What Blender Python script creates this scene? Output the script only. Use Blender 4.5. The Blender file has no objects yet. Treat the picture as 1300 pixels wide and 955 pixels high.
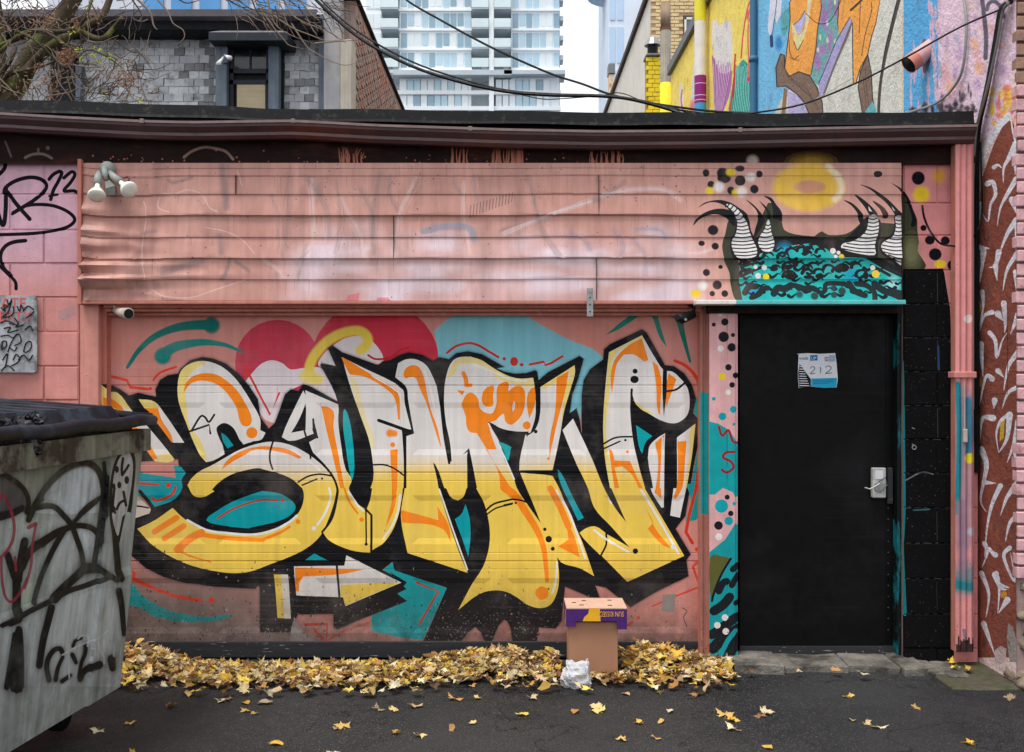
import bpy, bmesh, math, random
import numpy as np
from mathutils import Vector, Matrix
from mathutils.geometry import delaunay_2d_cdt

random.seed(7)
rng = np.random.default_rng(11)
SC = bpy.context.scene
COL = SC.collection

# ------------------------------------------------------------------ camera
D0 = 6.0            # metres from the lens to the garage front (plane y = 0)
S0 = 215.0          # photo pixels per metre on that plane
HY = 470.0          # photo row of the horizon
EYE = (842.0 - HY) / S0
cam_d = bpy.data.cameras.new('camera')
cam = bpy.data.objects.new('camera', cam_d)
COL.objects.link(cam)
cam.location = (0, -D0, EYE)
cam.rotation_euler = (math.radians(90), 0, 0)
cam_d.sensor_fit = 'HORIZONTAL'
cam_d.sensor_width = 36.0
cam_d.lens = 36.0 * D0 * S0 / 1300.0
cam_d.shift_y = -(477.5 - HY) / 1300.0
cam_d.clip_start = 0.05
cam_d.clip_end = 2000
SC.camera = cam

# ------------------------------------------------------------------ overcast daylight
SUN_EL, SUN_AZ = math.radians(68), math.radians(224)     # high and behind the camera
world = bpy.data.worlds.new('World')
SC.world = world
world.use_nodes = True
wn = world.node_tree
wn.nodes.clear()
w_out = wn.nodes.new('ShaderNodeOutputWorld')
w_bg = wn.nodes.new('ShaderNodeBackground')
w_sky = wn.nodes.new('ShaderNodeTexSky')
w_sky.sky_type = 'NISHITA'
w_sky.sun_disc = False
w_sky.sun_elevation = SUN_EL
w_sky.sun_rotation = SUN_AZ
w_sky.dust_density = 4.0
w_hs = wn.nodes.new('ShaderNodeHueSaturation')
w_hs.inputs['Saturation'].default_value = 0.10
w_mix = wn.nodes.new('ShaderNodeMixRGB')
w_mix.inputs[0].default_value = 0.85
w_mix.inputs[2].default_value = (6.6, 6.8, 7.1, 1)       # even cloud sheet
wn.links.new(w_sky.outputs[0], w_hs.inputs['Color'])
wn.links.new(w_hs.outputs[0], w_mix.inputs[1])
wn.links.new(w_mix.outputs[0], w_bg.inputs[0])
w_bg.inputs[1].default_value = 0.1
wn.links.new(w_bg.outputs[0], w_out.inputs[0])

sun_d = bpy.data.lights.new('sun', 'SUN')
sun_d.energy = 1.5
sun_d.angle = math.radians(22)
sun_d.color = (1.0, 0.97, 0.93)
sun = bpy.data.objects.new('sun', sun_d)
COL.objects.link(sun)
sun.location = (0, -10, 20)
# light comes from above and behind the camera, a little from the left
sdir = Vector((0.42, 0.44, -1.5)).normalized()
sun.rotation_euler = sdir.to_track_quat('-Z', 'Y').to_euler()

SC.view_settings.view_transform = 'Standard'
SC.view_settings.look = 'None'
SC.view_settings.exposure = 0.92
SC.view_settings.gamma = 1.0
SC.view_settings.use_curve_mapping = False
SC.render.engine = 'CYCLES'
SC.cycles.max_bounces = 6

# ------------------------------------------------------------------ helpers
def lin(c):
    return tuple(((x / 255.0) / 12.92 if x / 255.0 <= 0.04045 else ((x / 255.0 + 0.055) / 1.055) ** 2.4) for x in c)

def P(px, py, d):
    """World point seen at photo pixel (px, py) at distance d."""
    k = d / (S0 * D0)
    return Vector(((px - 650) * k, d - D0, EYE + (HY - py) * k))

def noise2(x, y, seed=0):
    """Smooth value noise in 0..1."""
    x = np.asarray(x, float); y = np.asarray(y, float)
    xi = np.floor(x).astype(np.int64); yi = np.floor(y).astype(np.int64)
    fx = x - xi; fy = y - yi
    fx = fx * fx * (3 - 2 * fx); fy = fy * fy * (3 - 2 * fy)
    def h(a, b):
        n = (a * 374761393 + b * 668265263 + seed * 974711) & 0x7fffffff
        n = ((n ^ (n >> 13)) * 1274126177) & 0x7fffffff
        return ((n ^ (n >> 16)) & 0xffff) / 65535.0
    return (h(xi, yi) * (1 - fx) + h(xi + 1, yi) * fx) * (1 - fy) + (h(xi, yi + 1) * (1 - fx) + h(xi + 1, yi + 1) * fx) * fy

def fbm(x, y, seed=0, o=4):
    s = 0; a = 0.5; t = 0
    x = np.asarray(x, float); y = np.asarray(y, float)
    for k in range(o):
        s = s + a * noise2(x * 2 ** k, y * 2 ** k, seed + k * 17); t += a; a *= 0.5
    return s / t

def smooth(a, b, x):
    t = np.clip((np.asarray(x, float) - a) / (b - a), 0, 1)
    return t * t * (3 - 2 * t)

# ------------------------------------------------------------------ materials
def mat(name, col=None, rough=0.75, var=0.18, scale=6.0, bump=0.15, bscale=90.0, bdist=0.004, streak=0.0,
        metal=0.0, attr=None, spec=0.2, chips=None, dirt=None, rand=None, stretch=(1, 1, 1), mottle=None, speck=None, trans=0.0, cracks=None, scratch=None):
    m = bpy.data.materials.new(name)
    m.use_nodes = True
    nt = m.node_tree
    N, L = nt.nodes, nt.links
    bs = N['Principled BSDF']
    bs.inputs['Roughness'].default_value = rough
    bs.inputs['Metallic'].default_value = metal
    bs.inputs['Specular IOR Level'].default_value = spec
    geo = N.new('ShaderNodeNewGeometry')
    if rand is not None:
        tc = N.new('ShaderNodeTexCoord'); pos = tc.outputs['Object']
    else:
        pos = geo.outputs['Position']
    mp = N.new('ShaderNodeMapping'); mp.inputs['Scale'].default_value = stretch
    L.new(pos, mp.inputs['Vector'])
    def noise(s, detail=5, rough_=0.6, vec=None):
        n = N.new('ShaderNodeTexNoise')
        n.inputs['Scale'].default_value = s; n.inputs['Detail'].default_value = detail
        n.inputs['Roughness'].default_value = rough_
        L.new(vec or mp.outputs[0], n.inputs['Vector'])
        return n.outputs[0]
    def rng_(v, a, b, lo, hi, clamp=True):
        r = N.new('ShaderNodeMapRange'); r.clamp = clamp
        r.inputs[1].default_value = a; r.inputs[2].default_value = b
        r.inputs[3].default_value = lo; r.inputs[4].default_value = hi
        L.new(v, r.inputs[0])
        return r.outputs[0]
    def mixc(f, a, b, mode='MIX'):
        x = N.new('ShaderNodeMixRGB'); x.blend_type = mode
        for i, v in ((0, f), (1, a), (2, b)):
            if hasattr(v, 'is_linked') or hasattr(v, 'links'):
                L.new(v, x.inputs[i])
            elif isinstance(v, (int, float)):
                x.inputs[i].default_value = v
            else:
                x.inputs[i].default_value = (*v[:3], 1)
        return x.outputs[0]
    def math_(op, a, b):
        x = N.new('ShaderNodeMath'); x.operation = op
        for i, v in ((0, a), (1, b)):
            if isinstance(v, (int, float)): x.inputs[i].default_value = v
            else: L.new(v, x.inputs[i])
        return x.outputs[0]
    if attr:
        at = N.new('ShaderNodeAttribute'); at.attribute_name = attr
        c = at.outputs['Color']
    elif rand is not None:
        oi = N.new('ShaderNodeObjectInfo')
        cr = N.new('ShaderNodeValToRGB')
        while len(cr.color_ramp.elements) < len(rand): cr.color_ramp.elements.new(0.5)
        for i, cc in enumerate(rand):
            cr.color_ramp.elements[i].position = i / (len(rand) - 1)
            cr.color_ramp.elements[i].color = (*lin(cc), 1)
        L.new(oi.outputs['Random'], cr.inputs[0])
        c = cr.outputs[0]
    else:
        rg = N.new('ShaderNodeRGB'); rg.outputs[0].default_value = (*lin(col), 1)
        c = rg.outputs[0]
    if mottle:      # (colour, scale, lo, hi)
        c = mixc(rng_(noise(mottle[1], 6, 0.65), mottle[2], mottle[3], 0, mottle[4] if len(mottle) > 4 else 1), c, lin(mottle[0]))
    if var:
        c = mixc(1.0, c, rng_(noise(scale, 6, 0.65), 0.25, 0.75, 1 - var, 1 + var, False), 'MULTIPLY')
    if streak:
        ms = N.new('ShaderNodeMapping'); ms.inputs['Scale'].default_value = (26, 26, 0.9)
        L.new(pos, ms.inputs['Vector'])
        c = mixc(1.0, c, rng_(noise(1.0, 5, 0.6, ms.outputs[0]), 0.35, 0.75, 1.0, 1 - streak), 'MULTIPLY')
    if chips or dirt:
        sx = N.new('ShaderNodeSeparateXYZ'); L.new(geo.outputs['Position'], sx.inputs[0])
    if dirt:        # (colour, z_full, z_none, amount): splash dirt thrown up from the ground
        h = rng_(sx.outputs[2], dirt[1], dirt[2], 1.0, 0.0)
        n = rng_(noise(9.0, 6, 0.7), 0.3, 0.7, 0.3, 1.25, False)
        f = math_('MULTIPLY', math_('MULTIPLY', h, n), dirt[3])
        cl = N.new('ShaderNodeClamp'); L.new(f, cl.inputs[0])
        c = mixc(cl.outputs[0], c, lin(dirt[0]))
    if chips:       # (colour, z_full, z_none, base, extra): flaked paint, denser low down
        h = rng_(sx.outputs[2], chips[1], chips[2], chips[3] + chips[4], chips[3])
        f = math_('GREATER_THAN', math_('ADD', noise(85.0, 3, 0.6), h), 1.0)
        c = mixc(f, c, lin(chips[0]))
    if scratch:     # (colour, amount): fine horizontal rub marks and dust
        mh = N.new('ShaderNodeMapping'); mh.inputs['Scale'].default_value = (1.2, 1.2, 70)
        L.new(pos, mh.inputs['Vector'])
        f = math_('MULTIPLY', rng_(noise(1.0, 4, 0.7, mh.outputs[0]), 0.52, 0.75, 0, scratch[1]), rng_(noise(1.7, 4, 0.6), 0.4, 0.65, 0, 1))
        c = mixc(f, c, lin(scratch[0]))
    if cracks:      # (colour, scale)
        wv = N.new('ShaderNodeVectorMath'); wv.operation = 'ADD'
        nz = N.new('ShaderNodeTexNoise'); nz.inputs['Scale'].default_value = 3.0; nz.inputs['Detail'].default_value = 5
        L.new(pos, nz.inputs['Vector']); L.new(pos, wv.inputs[0]); L.new(nz.outputs['Color'], wv.inputs[1])
        vo = N.new('ShaderNodeTexVoronoi'); vo.feature = 'DISTANCE_TO_EDGE'; vo.inputs['Scale'].default_value = cracks[1]
        L.new(wv.outputs[0], vo.inputs['Vector'])
        f = math_('MULTIPLY', rng_(vo.outputs['Distance'], 0.004, 0.016, 1, 0), rng_(noise(0.8, 3, 0.5), 0.42, 0.55, 0, 1))
        c = mixc(f, c, lin(cracks[0]))
    if speck:       # (colour, scale, threshold)
        f = rng_(noise(speck[1], 2, 0.5), speck[2], speck[2] + 0.03, 0, 1)
        c = mixc(f, c, lin(speck[0]))
    L.new(c, bs.inputs['Base Color'])
    if var:
        L.new(rng_(noise(scale * 3, 4, 0.6), 0.3, 0.7, max(0.02, rough - 0.12), min(1, rough + 0.12), False), bs.inputs['Roughness'])
    if trans:
        tr = N.new('ShaderNodeBsdfTranslucent'); L.new(c, tr.inputs[0])
        ad = N.new('ShaderNodeMixShader'); ad.inputs[0].default_value = trans
        L.new(bs.outputs[0], ad.inputs[1]); L.new(tr.outputs[0], ad.inputs[2])
        L.new(ad.outputs[0], N['Material Output'].inputs[0])
    if bump:
        b = N.new('ShaderNodeBump'); b.inputs['Strength'].default_value = bump
        b.inputs['Distance'].default_value = bdist
        L.new(noise(bscale, 5, 0.65), b.inputs['Height'])
        L.new(b.outputs[0], bs.inputs['Normal'])
    return m

# ------------------------------------------------------------------ objects
def props(o, label=None, cat=None, group=None, kind=None):
    if label: o['label'] = label
    if cat: o['category'] = cat
    if group: o['group'] = group
    if kind: o['kind'] = kind
    return o

def thing(name, loc, label, cat, group=None):
    o = bpy.data.objects.new(name, None)
    o.location = loc
    o.empty_display_size = 0.2
    COL.objects.link(o)
    return props(o, label, cat, group)

def root_loc(o):
    """Where an Empty stands; meshes under it sit at the world origin."""
    return Vector(o.location) if o.type == 'EMPTY' else Vector((0, 0, 0))

def link(name, me, m, parent=None):
    """Mesh data is in world coordinates; a child keeps its place under its parent."""
    o = bpy.data.objects.new(name, me)
    COL.objects.link(o)
    if m is not None and not me.materials:
        me.materials.append(m)
    if parent is not None:
        o.parent = parent
        o.matrix_parent_inverse = Matrix.Translation(-root_loc(parent))
    return o

class MB:
    def __init__(s):
        s.v = []; s.f = []; s.c = []; s.cur = None
    def _f(s, f):
        s.f.append(f); s.c.append(s.cur)
    def box(s, x0, x1, y0, y1, z0, z1, b=0.0):
        """Axis-aligned box, edges optionally chamfered by b."""
        if b <= 0:
            i = len(s.v)
            s.v += [(x, y, z) for z in (z0, z1) for y in (y0, y1) for x in (x0, x1)]
            for f in ((0, 2, 3, 1), (4, 5, 7, 6), (0, 1, 5, 4), (2, 6, 7, 3), (0, 4, 6, 2), (1, 3, 7, 5)):
                s._f(tuple(i + k for k in f))
            return s
        bm = bmesh.new()
        bmesh.ops.create_cube(bm, size=1.0)
        for v in bm.verts:
            v.co = Vector(((x0 + x1) / 2 + v.co.x * (x1 - x0), (y0 + y1) / 2 + v.co.y * (y1 - y0), (z0 + z1) / 2 + v.co.z * (z1 - z0)))
        bmesh.ops.bevel(bm, geom=bm.edges[:], offset=b, segments=1, affect='EDGES', profile=0.5)
        s.bm(bm)
        return s
    def bm(s, bm):
        i = len(s.v)
        bm.verts.index_update()
        s.v += [tuple(v.co) for v in bm.verts]
        for f in bm.faces: s._f(tuple(i + v.index for v in f.verts))
        bm.free()
    def quad(s, a, b, c, d):
        i = len(s.v); s.v += [tuple(a), tuple(b), tuple(c), tuple(d)]; s._f((i, i + 1, i + 2, i + 3)); return s
    def tri(s, a, b, c):
        i = len(s.v); s.v += [tuple(a), tuple(b), tuple(c)]; s._f((i, i + 1, i + 2)); return s
    def poly(s, pts, dvec):
        """Prism: a planar outline extruded along dvec."""
        i = len(s.v); n = len(pts); dv = Vector(dvec)
        s.v += [tuple(p) for p in pts] + [tuple(Vector(p) + dv) for p in pts]
        s._f(tuple(range(i, i + n))); s._f(tuple(range(i + 2 * n - 1, i + n - 1, -1)))
        for k in range(n):
            s._f((i + k, i + n + k, i + n + (k + 1) % n, i + (k + 1) % n))
        return s
    def tube(s, pts, r, n=8, caps=True):
        """Tube through points; r a number or a list of radii."""
        pts = [Vector(p) for p in pts]
        rr = r if isinstance(r, (list, tuple)) else [r] * len(pts)
        base = len(s.v); up = Vector((0, 0, 1))
        prev = None
        for k, p in enumerate(pts):
            t = (pts[min(k + 1, len(pts) - 1)] - pts[max(k - 1, 0)])
            if t.length < 1e-9: t = Vector((0, 0, 1))
            t.normalize()
            if prev is None:
                a = t.cross(up if abs(t.z) < 0.9 else Vector((1, 0, 0))).normalized()
            else:
                a = (prev - t * prev.dot(t))
                a = a.normalized() if a.length > 1e-6 else t.cross(up).normalized()
            prev = a
            b = t.cross(a)
            for j in range(n):
                an = 2 * math.pi * j / n
                s.v.append(tuple(p + (a * math.cos(an) + b * math.sin(an)) * rr[k]))
        for k in range(len(pts) - 1):
            for j in range(n):
                q = base + k * n
                s._f((q + j, q + (j + 1) % n, q + n + (j + 1) % n, q + n + j))
        if caps:
            s._f(tuple(base + j for j in range(n - 1, -1, -1)))
            s._f(tuple(base + (len(pts) - 1) * n + j for j in range(n)))
        return s
    def sweep(s, profile, x0, x1, axis='x', nseg=1, fn=None):
        """Open profile of (y, z) pairs carried along x (fn(x) -> (dy, dz))."""
        base = len(s.v); n = len(profile)
        for k in range(nseg + 1):
            x = x0 + (x1 - x0) * k / nseg
            dy, dz = fn(x) if fn else (0, 0)
            for (y, z) in profile: s.v.append((x, y + dy, z + dz))
        for k in range(nseg):
            for j in range(n - 1):
                q = base + k * n
                s._f((q + j, q + n + j, q + n + j + 1, q + j + 1))
        return s
    def mesh(s, name, smooth_=False):
        me = bpy.data.meshes.new(name)
        me.from_pydata(s.v, [], s.f)
        if any(c is not None for c in s.c):
            at = me.color_attributes.new('paint', 'FLOAT_COLOR', 'CORNER')
            buf = []
            for f, c in zip(s.f, s.c):
                buf += [*(c or (1, 1, 1)), 1.0] * len(f)
            at.data.foreach_set('color', buf)
        if smooth_:
            me.polygons.foreach_set('use_smooth', [True] * len(me.polygons))
        me.update()
        return me
    def build(s, name, m, parent=None, smooth_=False):
        return link(name, s.mesh(name, smooth_), m, parent)

def recalc(o):
    bm = bmesh.new(); bm.from_mesh(o.data)
    bmesh.ops.recalc_face_normals(bm, faces=bm.faces[:])
    bm.to_mesh(o.data); bm.free()
    return o

# ------------------------------------------------------------------ painted surfaces
def spline(pts, n=6, closed=False):
    """Catmull-Rom through points."""
    p = np.asarray(pts, float)
    if len(p) < 3: return p
    out = []
    m = len(p)
    rngk = range(m) if closed else range(m - 1)
    for k in rngk:
        if closed:
            a, b, c, d = p[(k - 1) % m], p[k], p[(k + 1) % m], p[(k + 2) % m]
        else:
            a, b, c, d = p[max(k - 1, 0)], p[k], p[k + 1], p[min(k + 2, m - 1)]
        for j in range(n):
            t = j / n
            out.append(0.5 * ((2 * b) + (c - a) * t + (2 * a - 5 * b + 4 * c - d) * t * t + (3 * b - a - 3 * c + d) * t ** 3))
    if not closed: out.append(p[-1])
    return np.array(out)

def rounded(pts, n=4, lim=50):
    """Closed outline smoothed where it bends gently, corners kept sharp."""
    p = np.asarray(pts, float)
    p = p[np.linalg.norm(p - np.roll(p, 1, 0), axis=1) > 0.15]
    a = p - np.roll(p, 1, 0); b = np.roll(p, -1, 0) - p
    la, lb = np.linalg.norm(a, axis=1), np.linalg.norm(b, axis=1)
    cosv = (a * b).sum(1) / (la * lb)
    t = a / la[:, None] + b / lb[:, None]
    t /= np.maximum(np.linalg.norm(t, axis=1), 1e-6)[:, None]
    corner = cosv < math.cos(math.radians(lim))
    out = []
    m = len(p)
    for k in range(m):
        j = (k + 1) % m; L_ = lb[k]
        if corner[k] and corner[j]:
            out.append(p[k]); continue
        m0 = b[k] if corner[k] else t[k] * L_
        m1 = b[k] if corner[j] else t[j] * L_
        nn = n if L_ > 4 else 2
        for q in range(nn):
            s = q / nn
            out.append((2 * s ** 3 - 3 * s * s + 1) * p[k] + (s ** 3 - 2 * s * s + s) * m0 + (-2 * s ** 3 + 3 * s * s) * p[j] + (s ** 3 - s * s) * m1)
    return np.array(out)

class Paint:
    auto = False
    """A stack of sprayed or brushed shapes, traced in photo pixels and carried onto a real surface by uv()."""
    def __init__(s, uv):
        s.uv = uv; s.layers = []; s.org = (0, 0); s.k = 1.0
    def tile(s, x0, y0, k):
        s.org = (x0, y0); s.k = k; return s
    def _px(s, pts):
        return np.asarray(pts, float) / s.k + np.array(s.org)
    def raw(s, px_pts, col, a=1.0):
        px_pts = np.asarray(px_pts, float)
        if s.auto and len(px_pts) < 90: px_pts = rounded(px_pts)
        s.put(px_pts, col, a)
    def put(s, px_pts, col, a=1.0):
        s.layers.append((np.array([s.uv(x, y) for x, y in px_pts]), col if callable(col) else lin(col), a))
    def poly(s, pts, col, a=1.0, sm=0):
        p = s._px(pts)
        s.raw(spline(p, sm, True) if sm else p, col, a)
    def line(s, pts, w, col, a=1.0, sm=5, w2=None, soft=0):
        """Stroke of width w (tapering to w2), rounded ends."""
        p = s._px(pts)
        if sm and len(p) > 2: p = spline(p, sm)
        w = w / s.k; w2 = w if w2 is None else w2 / s.k
        steps = [(1.0, a)] if not soft else [(1.0 + soft, a * 0.3), (1.0 + soft * 0.5, a * 0.4), (1.0, a * 0.7), (1.0 - soft * 0.4, a)]
        for f, aa in steps:
            n = len(p)
            hw = np.linspace(w, w2, n)[:, None] * 0.5 * f
            t = np.gradient(p, axis=0)
            ln = np.linalg.norm(t, axis=1, keepdims=True); ln[ln == 0] = 1
            t = t / ln
            nn = np.stack([-t[:, 1], t[:, 0]], 1)
            cap0 = []; cap1 = []
            for q in range(1, 4):
                an = math.pi * q / 4
                cap1.append(p[-1] + hw[-1] * (nn[-1] * math.cos(an) + t[-1] * math.sin(an)))
                cap0.append(p[0] + hw[0] * (-nn[0] * math.cos(an) - t[0] * math.sin(an)))
            s.put(np.vstack([p + nn * hw, cap1, (p - nn * hw)[::-1], cap0]), col, aa)
    def dot(s, c, r, col, a=1.0, r2=None, soft=0, n=14):
        c = s._px([c])[0]; r = r / s.k; r2 = r if r2 is None else r2 / s.k
        steps = [(1.0, a)] if not soft else [(1.0 + soft, a * 0.3), (1.0 + soft * 0.5, a * 0.4), (1.0, a * 0.6), (1.0 - soft * 0.5, a)]
        th = np.linspace(0, 2 * math.pi, n, endpoint=False)
        for f, aa in steps:
            s.put(np.stack([c[0] + r * f * np.cos(th), c[1] + r2 * f * np.sin(th)], 1), col, aa)

def inside(poly, x, y):
    """Non-zero winding test."""
    w = np.zeros(len(x), int)
    x0, y0 = poly[:, 0], poly[:, 1]
    x1, y1 = np.roll(x0, -1), np.roll(y0, -1)
    for a, b, c, d in zip(x0, y0, x1, y1):
        cr = (c - a) * (y - b) - (x - a) * (d - b)
        w += ((b <= y) & (d > y) & (cr > 0)).astype(int) - ((b > y) & (d <= y) & (cr < 0)).astype(int)
    return w != 0

def surface(rect, base, layers, lines, to3d, region=None, partof=None):
    """Triangulate rect = (u0,u1,v0,v1) along every relief line and paint edge; returns {part: mesh}."""
    u0, u1, v0, v1 = rect
    V = []; E = []
    def chain(p, closed):
        i = len(V); V.extend([Vector((float(a), float(b))) for a, b in p])
        n = len(p)
        E.extend([(i + k, i + (k + 1) % n) for k in range(n if closed else n - 1)])
    chain([(u0, v0), (u1, v0), (u1, v1), (u0, v1)], True)
    for l in lines: chain(l, False)
    for p, c, a in layers:
        if p[:, 0].max() < u0 or p[:, 0].min() > u1 or p[:, 1].max() < v0 or p[:, 1].min() > v1: continue
        chain(p, True)
    ov, oe, of, *_ = delaunay_2d_cdt(V, E, [], 0, 1e-5)
    ov = np.array([(v.x, v.y) for v in ov]); of = np.array([f for f in of if len(f) == 3])
    cen = ov[of].mean(1)
    keep = (cen[:, 0] > u0) & (cen[:, 0] < u1) & (cen[:, 1] > v0) & (cen[:, 1] < v1)
    if region is not None: keep &= region(cen[:, 0], cen[:, 1])
    of = of[keep]; cen = cen[keep]
    cor = ov[of]                                          # T,3,2
    colr = np.empty((len(of), 3, 3))
    if callable(base):
        colr[:] = base(cor[..., 0].ravel(), cor[..., 1].ravel()).reshape(len(of), 3, 3)
    else:
        colr[:] = lin(base)
    for p, c, a in layers:
        m = (cen[:, 0] > p[:, 0].min()) & (cen[:, 0] < p[:, 0].max()) & (cen[:, 1] > p[:, 1].min()) & (cen[:, 1] < p[:, 1].max())
        idx = np.nonzero(m)[0]
        if not len(idx): continue
        idx = idx[inside(p, cen[idx, 0], cen[idx, 1])]
        if not len(idx): continue
        if callable(c):
            cc = c(cor[idx][..., 0].ravel(), cor[idx][..., 1].ravel()).reshape(len(idx), 3, 3)
        else:
            cc = np.array(c)
        colr[idx] = colr[idx] * (1 - a) + cc * a
    part = partof(cen[:, 0], cen[:, 1]) if partof else np.zeros(len(of), int)
    p3 = np.array(to3d(ov[:, 0], ov[:, 1])).T
    out = {}
    for k in np.unique(part):
        sel = np.nonzero(part == k)[0]
        tri = of[sel]
        uq, inv = np.unique(tri, return_inverse=True)
        inv = inv.reshape(tri.shape)
        pv = p3[uq]
        # orient outwards (towards -y / first corner test done by the caller's to3d)
        me = bpy.data.meshes.new('painted')
        me.from_pydata(pv.tolist(), [], inv.tolist())
        at = me.color_attributes.new('paint', 'FLOAT_COLOR', 'CORNER')
        cb = np.ones((len(sel) * 3, 4)); cb[:, :3] = colr[sel].reshape(-1, 3)
        at.data.foreach_set('color', cb.ravel())
        me.update()
        out[int(k)] = me
    return out

def front_uv(d):
    k = d / (S0 * D0)
    return lambda px, py: ((px - 650) * k, EYE + (HY - py) * k)

def fx(px, d): return (px - 650) * d / (S0 * D0)
def fz(py, d): return EYE + (HY - py) * d / (S0 * D0)

def text_mesh(body, size, align='LEFT'):
    c = bpy.data.curves.new('lettering', 'FONT')
    c.body = body; c.size = size; c.align_x = align; c.resolution_u = 2
    o = bpy.data.objects.new('lettering', c)
    COL.objects.link(o)
    bpy.context.view_layer.update()
    me = bpy.data.meshes.new_from_object(o.evaluated_get(bpy.context.evaluated_depsgraph_get()))
    bpy.data.objects.remove(o); bpy.data.curves.remove(c)
    return me

def place_text(body, size, M4, m, parent, name='lettering', align='LEFT', sx=1.0):
    me = text_mesh(body, size, align)
    me.transform(M4 @ Matrix.Diagonal((sx, 1, 1, 1)))
    me.materials.clear(); me.materials.append(m)
    return link(name, me, None, parent)

# ------------------------------------------------------------------ tile-to-photo coordinates used when tracing
def tl(x0, y0, k):
    return lambda pts: [(x0 + x / k, y0 + y / k) for x, y in pts]
A = tl(0, 380, 3.939); B = tl(320, 380, 3.939); C = tl(640, 380, 3.939); G = tl(970, 380, 3.939)
D = tl(0, 620, 3.673); E = tl(320, 620, 3.673); F = tl(640, 620, 3.673)
Y = tl(560, 450, 7.956)

# paint colours
K = (17, 17, 22); TEAL = (2, 158, 168); ORG = (255, 140, 28); YEL = (246, 208, 88); WHT = (232, 225, 220)
RED = (222, 62, 38); PALE = (243, 218, 130); PINK = (212, 138, 122)

DD = 6.12
duv = front_uv(DD)
gp = Paint(duv); gp.auto = True
yel_l, wht_l = np.array(lin(YEL)), np.array(lin(WHT))
def fillc(u, v):
    """Letter fill: off-white above fading to yellow below, as sprayed."""
    py = HY - (v - EYE) * S0 * D0 / DD
    px = u * S0 * D0 / DD + 650
    edge = 600 + 22 * (noise2(px / 60, np.zeros_like(px), 3) - 0.5)
    t = smooth(edge - 22, edge + 14, py)[:, None]
    return wht_l * (1 - t) + yel_l * t

# -- background blobs, clouds and strokes
gp.dot((352, 460), 54, (205, 62, 84), r2=54, n=28)
gp.dot((476, 462), 82, (206, 50, 72), r2=80, n=36)
gp.raw(B([(0, 370), (50, 320), (100, 305), (150, 320), (190, 350), (250, 345), (300, 340), (345, 345), (400, 420), (432, 512), (255, 425), (190, 460), (110, 620), (60, 600), (0, 470), (-40, 420)]), (228, 214, 216))
gp.raw(spline(B([(330, 330), (360, 270), (420, 220), (480, 190), (560, 185), (620, 230), (655, 290), (640, 320), (560, 330), (450, 300), (400, 350)]), 4, True), (226, 214, 212))
gp.line(B([(300, 395), (285, 350), (310, 285), (370, 215), (450, 170), (530, 158), (572, 185), (575, 225), (540, 255)]), 11, (240, 208, 80), 0.95, soft=0.35)
gp.line(B([(265, 385), (330, 400)]), 13, (240, 214, 110), 0.8, soft=0.4)
gp.raw([(556, 448), (551, 420), (566, 407), (585, 396), (610, 388), (636, 386), (656, 392), (678, 407), (720, 430), (764, 452), (770, 470), (752, 490), (738, 520), (738, 560), (700, 560), (640, 480), (556, 470)], (128, 192, 204))
gp.line(A([(637, 340), (690, 258), (770, 188), (870, 145), (960, 130), (1060, 127)]), 4, (4, 118, 108), w2=13, soft=0.2)
gp.dot(A([(1058, 130)])[0], 10, (4, 112, 104), soft=0.2)
gp.line(A([(802, 285), (870, 240), (960, 220), (1040, 216), (1130, 230), (1210, 265)]), 14, (8, 132, 124), w2=2.5, soft=0.2)
gp.dot(A([(812, 285)])[0], 10, (8, 132, 124), soft=0.2)
gp.raw(C([(508, 178), (590, 110), (680, 48), (720, 30), (752, 32), (770, 90), (790, 160), (816, 242), (778, 190), (742, 92), (722, 66), (690, 76), (620, 122), (560, 157)]), (10, 128, 108))
gp.line(C([(845, 62), (872, 90), (885, 140), (905, 220), (930, 312)]), 11, (8, 116, 98), w2=3, soft=0.15)
gp.dot(C([(845, 60)])[0], 7, (10, 118, 100), soft=0.2)
for pts, w in ((A([(550, 385), (635, 405), (650, 440), (738, 450)]), 3.6), (A([(767, 405), (800, 368), (880, 338)]), 2.8)):
    gp.line(pts, w, RED, sm=0 if len(pts) == 4 else 5)
gp.dot(A([(752, 447)])[0], 2.2, RED)
gp.line(A([(1230, 345)]) + B([(90, 580), (135, 470)]), 2.8, RED, sm=0)
gp.line(B([(580, 280), (620, 300), (690, 290), (740, 255), (785, 242)]), 2.6, (200, 30, 40))
gp.line(B([(975, 268), (1020, 235), (1080, 220), (1130, 230), (1190, 265), (1232, 290)]), 3, (204, 36, 36))
gp.dot(Y([(638, 45)])[0], 2.3, (200, 44, 34)); gp.dot(Y([(738, 72)])[0], 5, (204, 44, 32), r2=5.8); gp.dot(Y([(814, 105)])[0], 2.4, (200, 44, 34))
gp.line(Y([(895, 103), (1040, 75), (1052, 110), (1110, 90), (1225, 20)]), 3, (204, 44, 32), sm=0)
gp.line(C([(855, 308), (910, 335), (960, 390), (985, 470), (985, 508)]), 4.2, RED)

# -- left shards and teal
gp.raw(A([(655, 875), (680, 815), (710, 870), (880, 895), (868, 832), (905, 832), (932, 870), (910, 920), (915, 960), (855, 1010), (800, 1030), (655, 960)]), TEAL)
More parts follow.
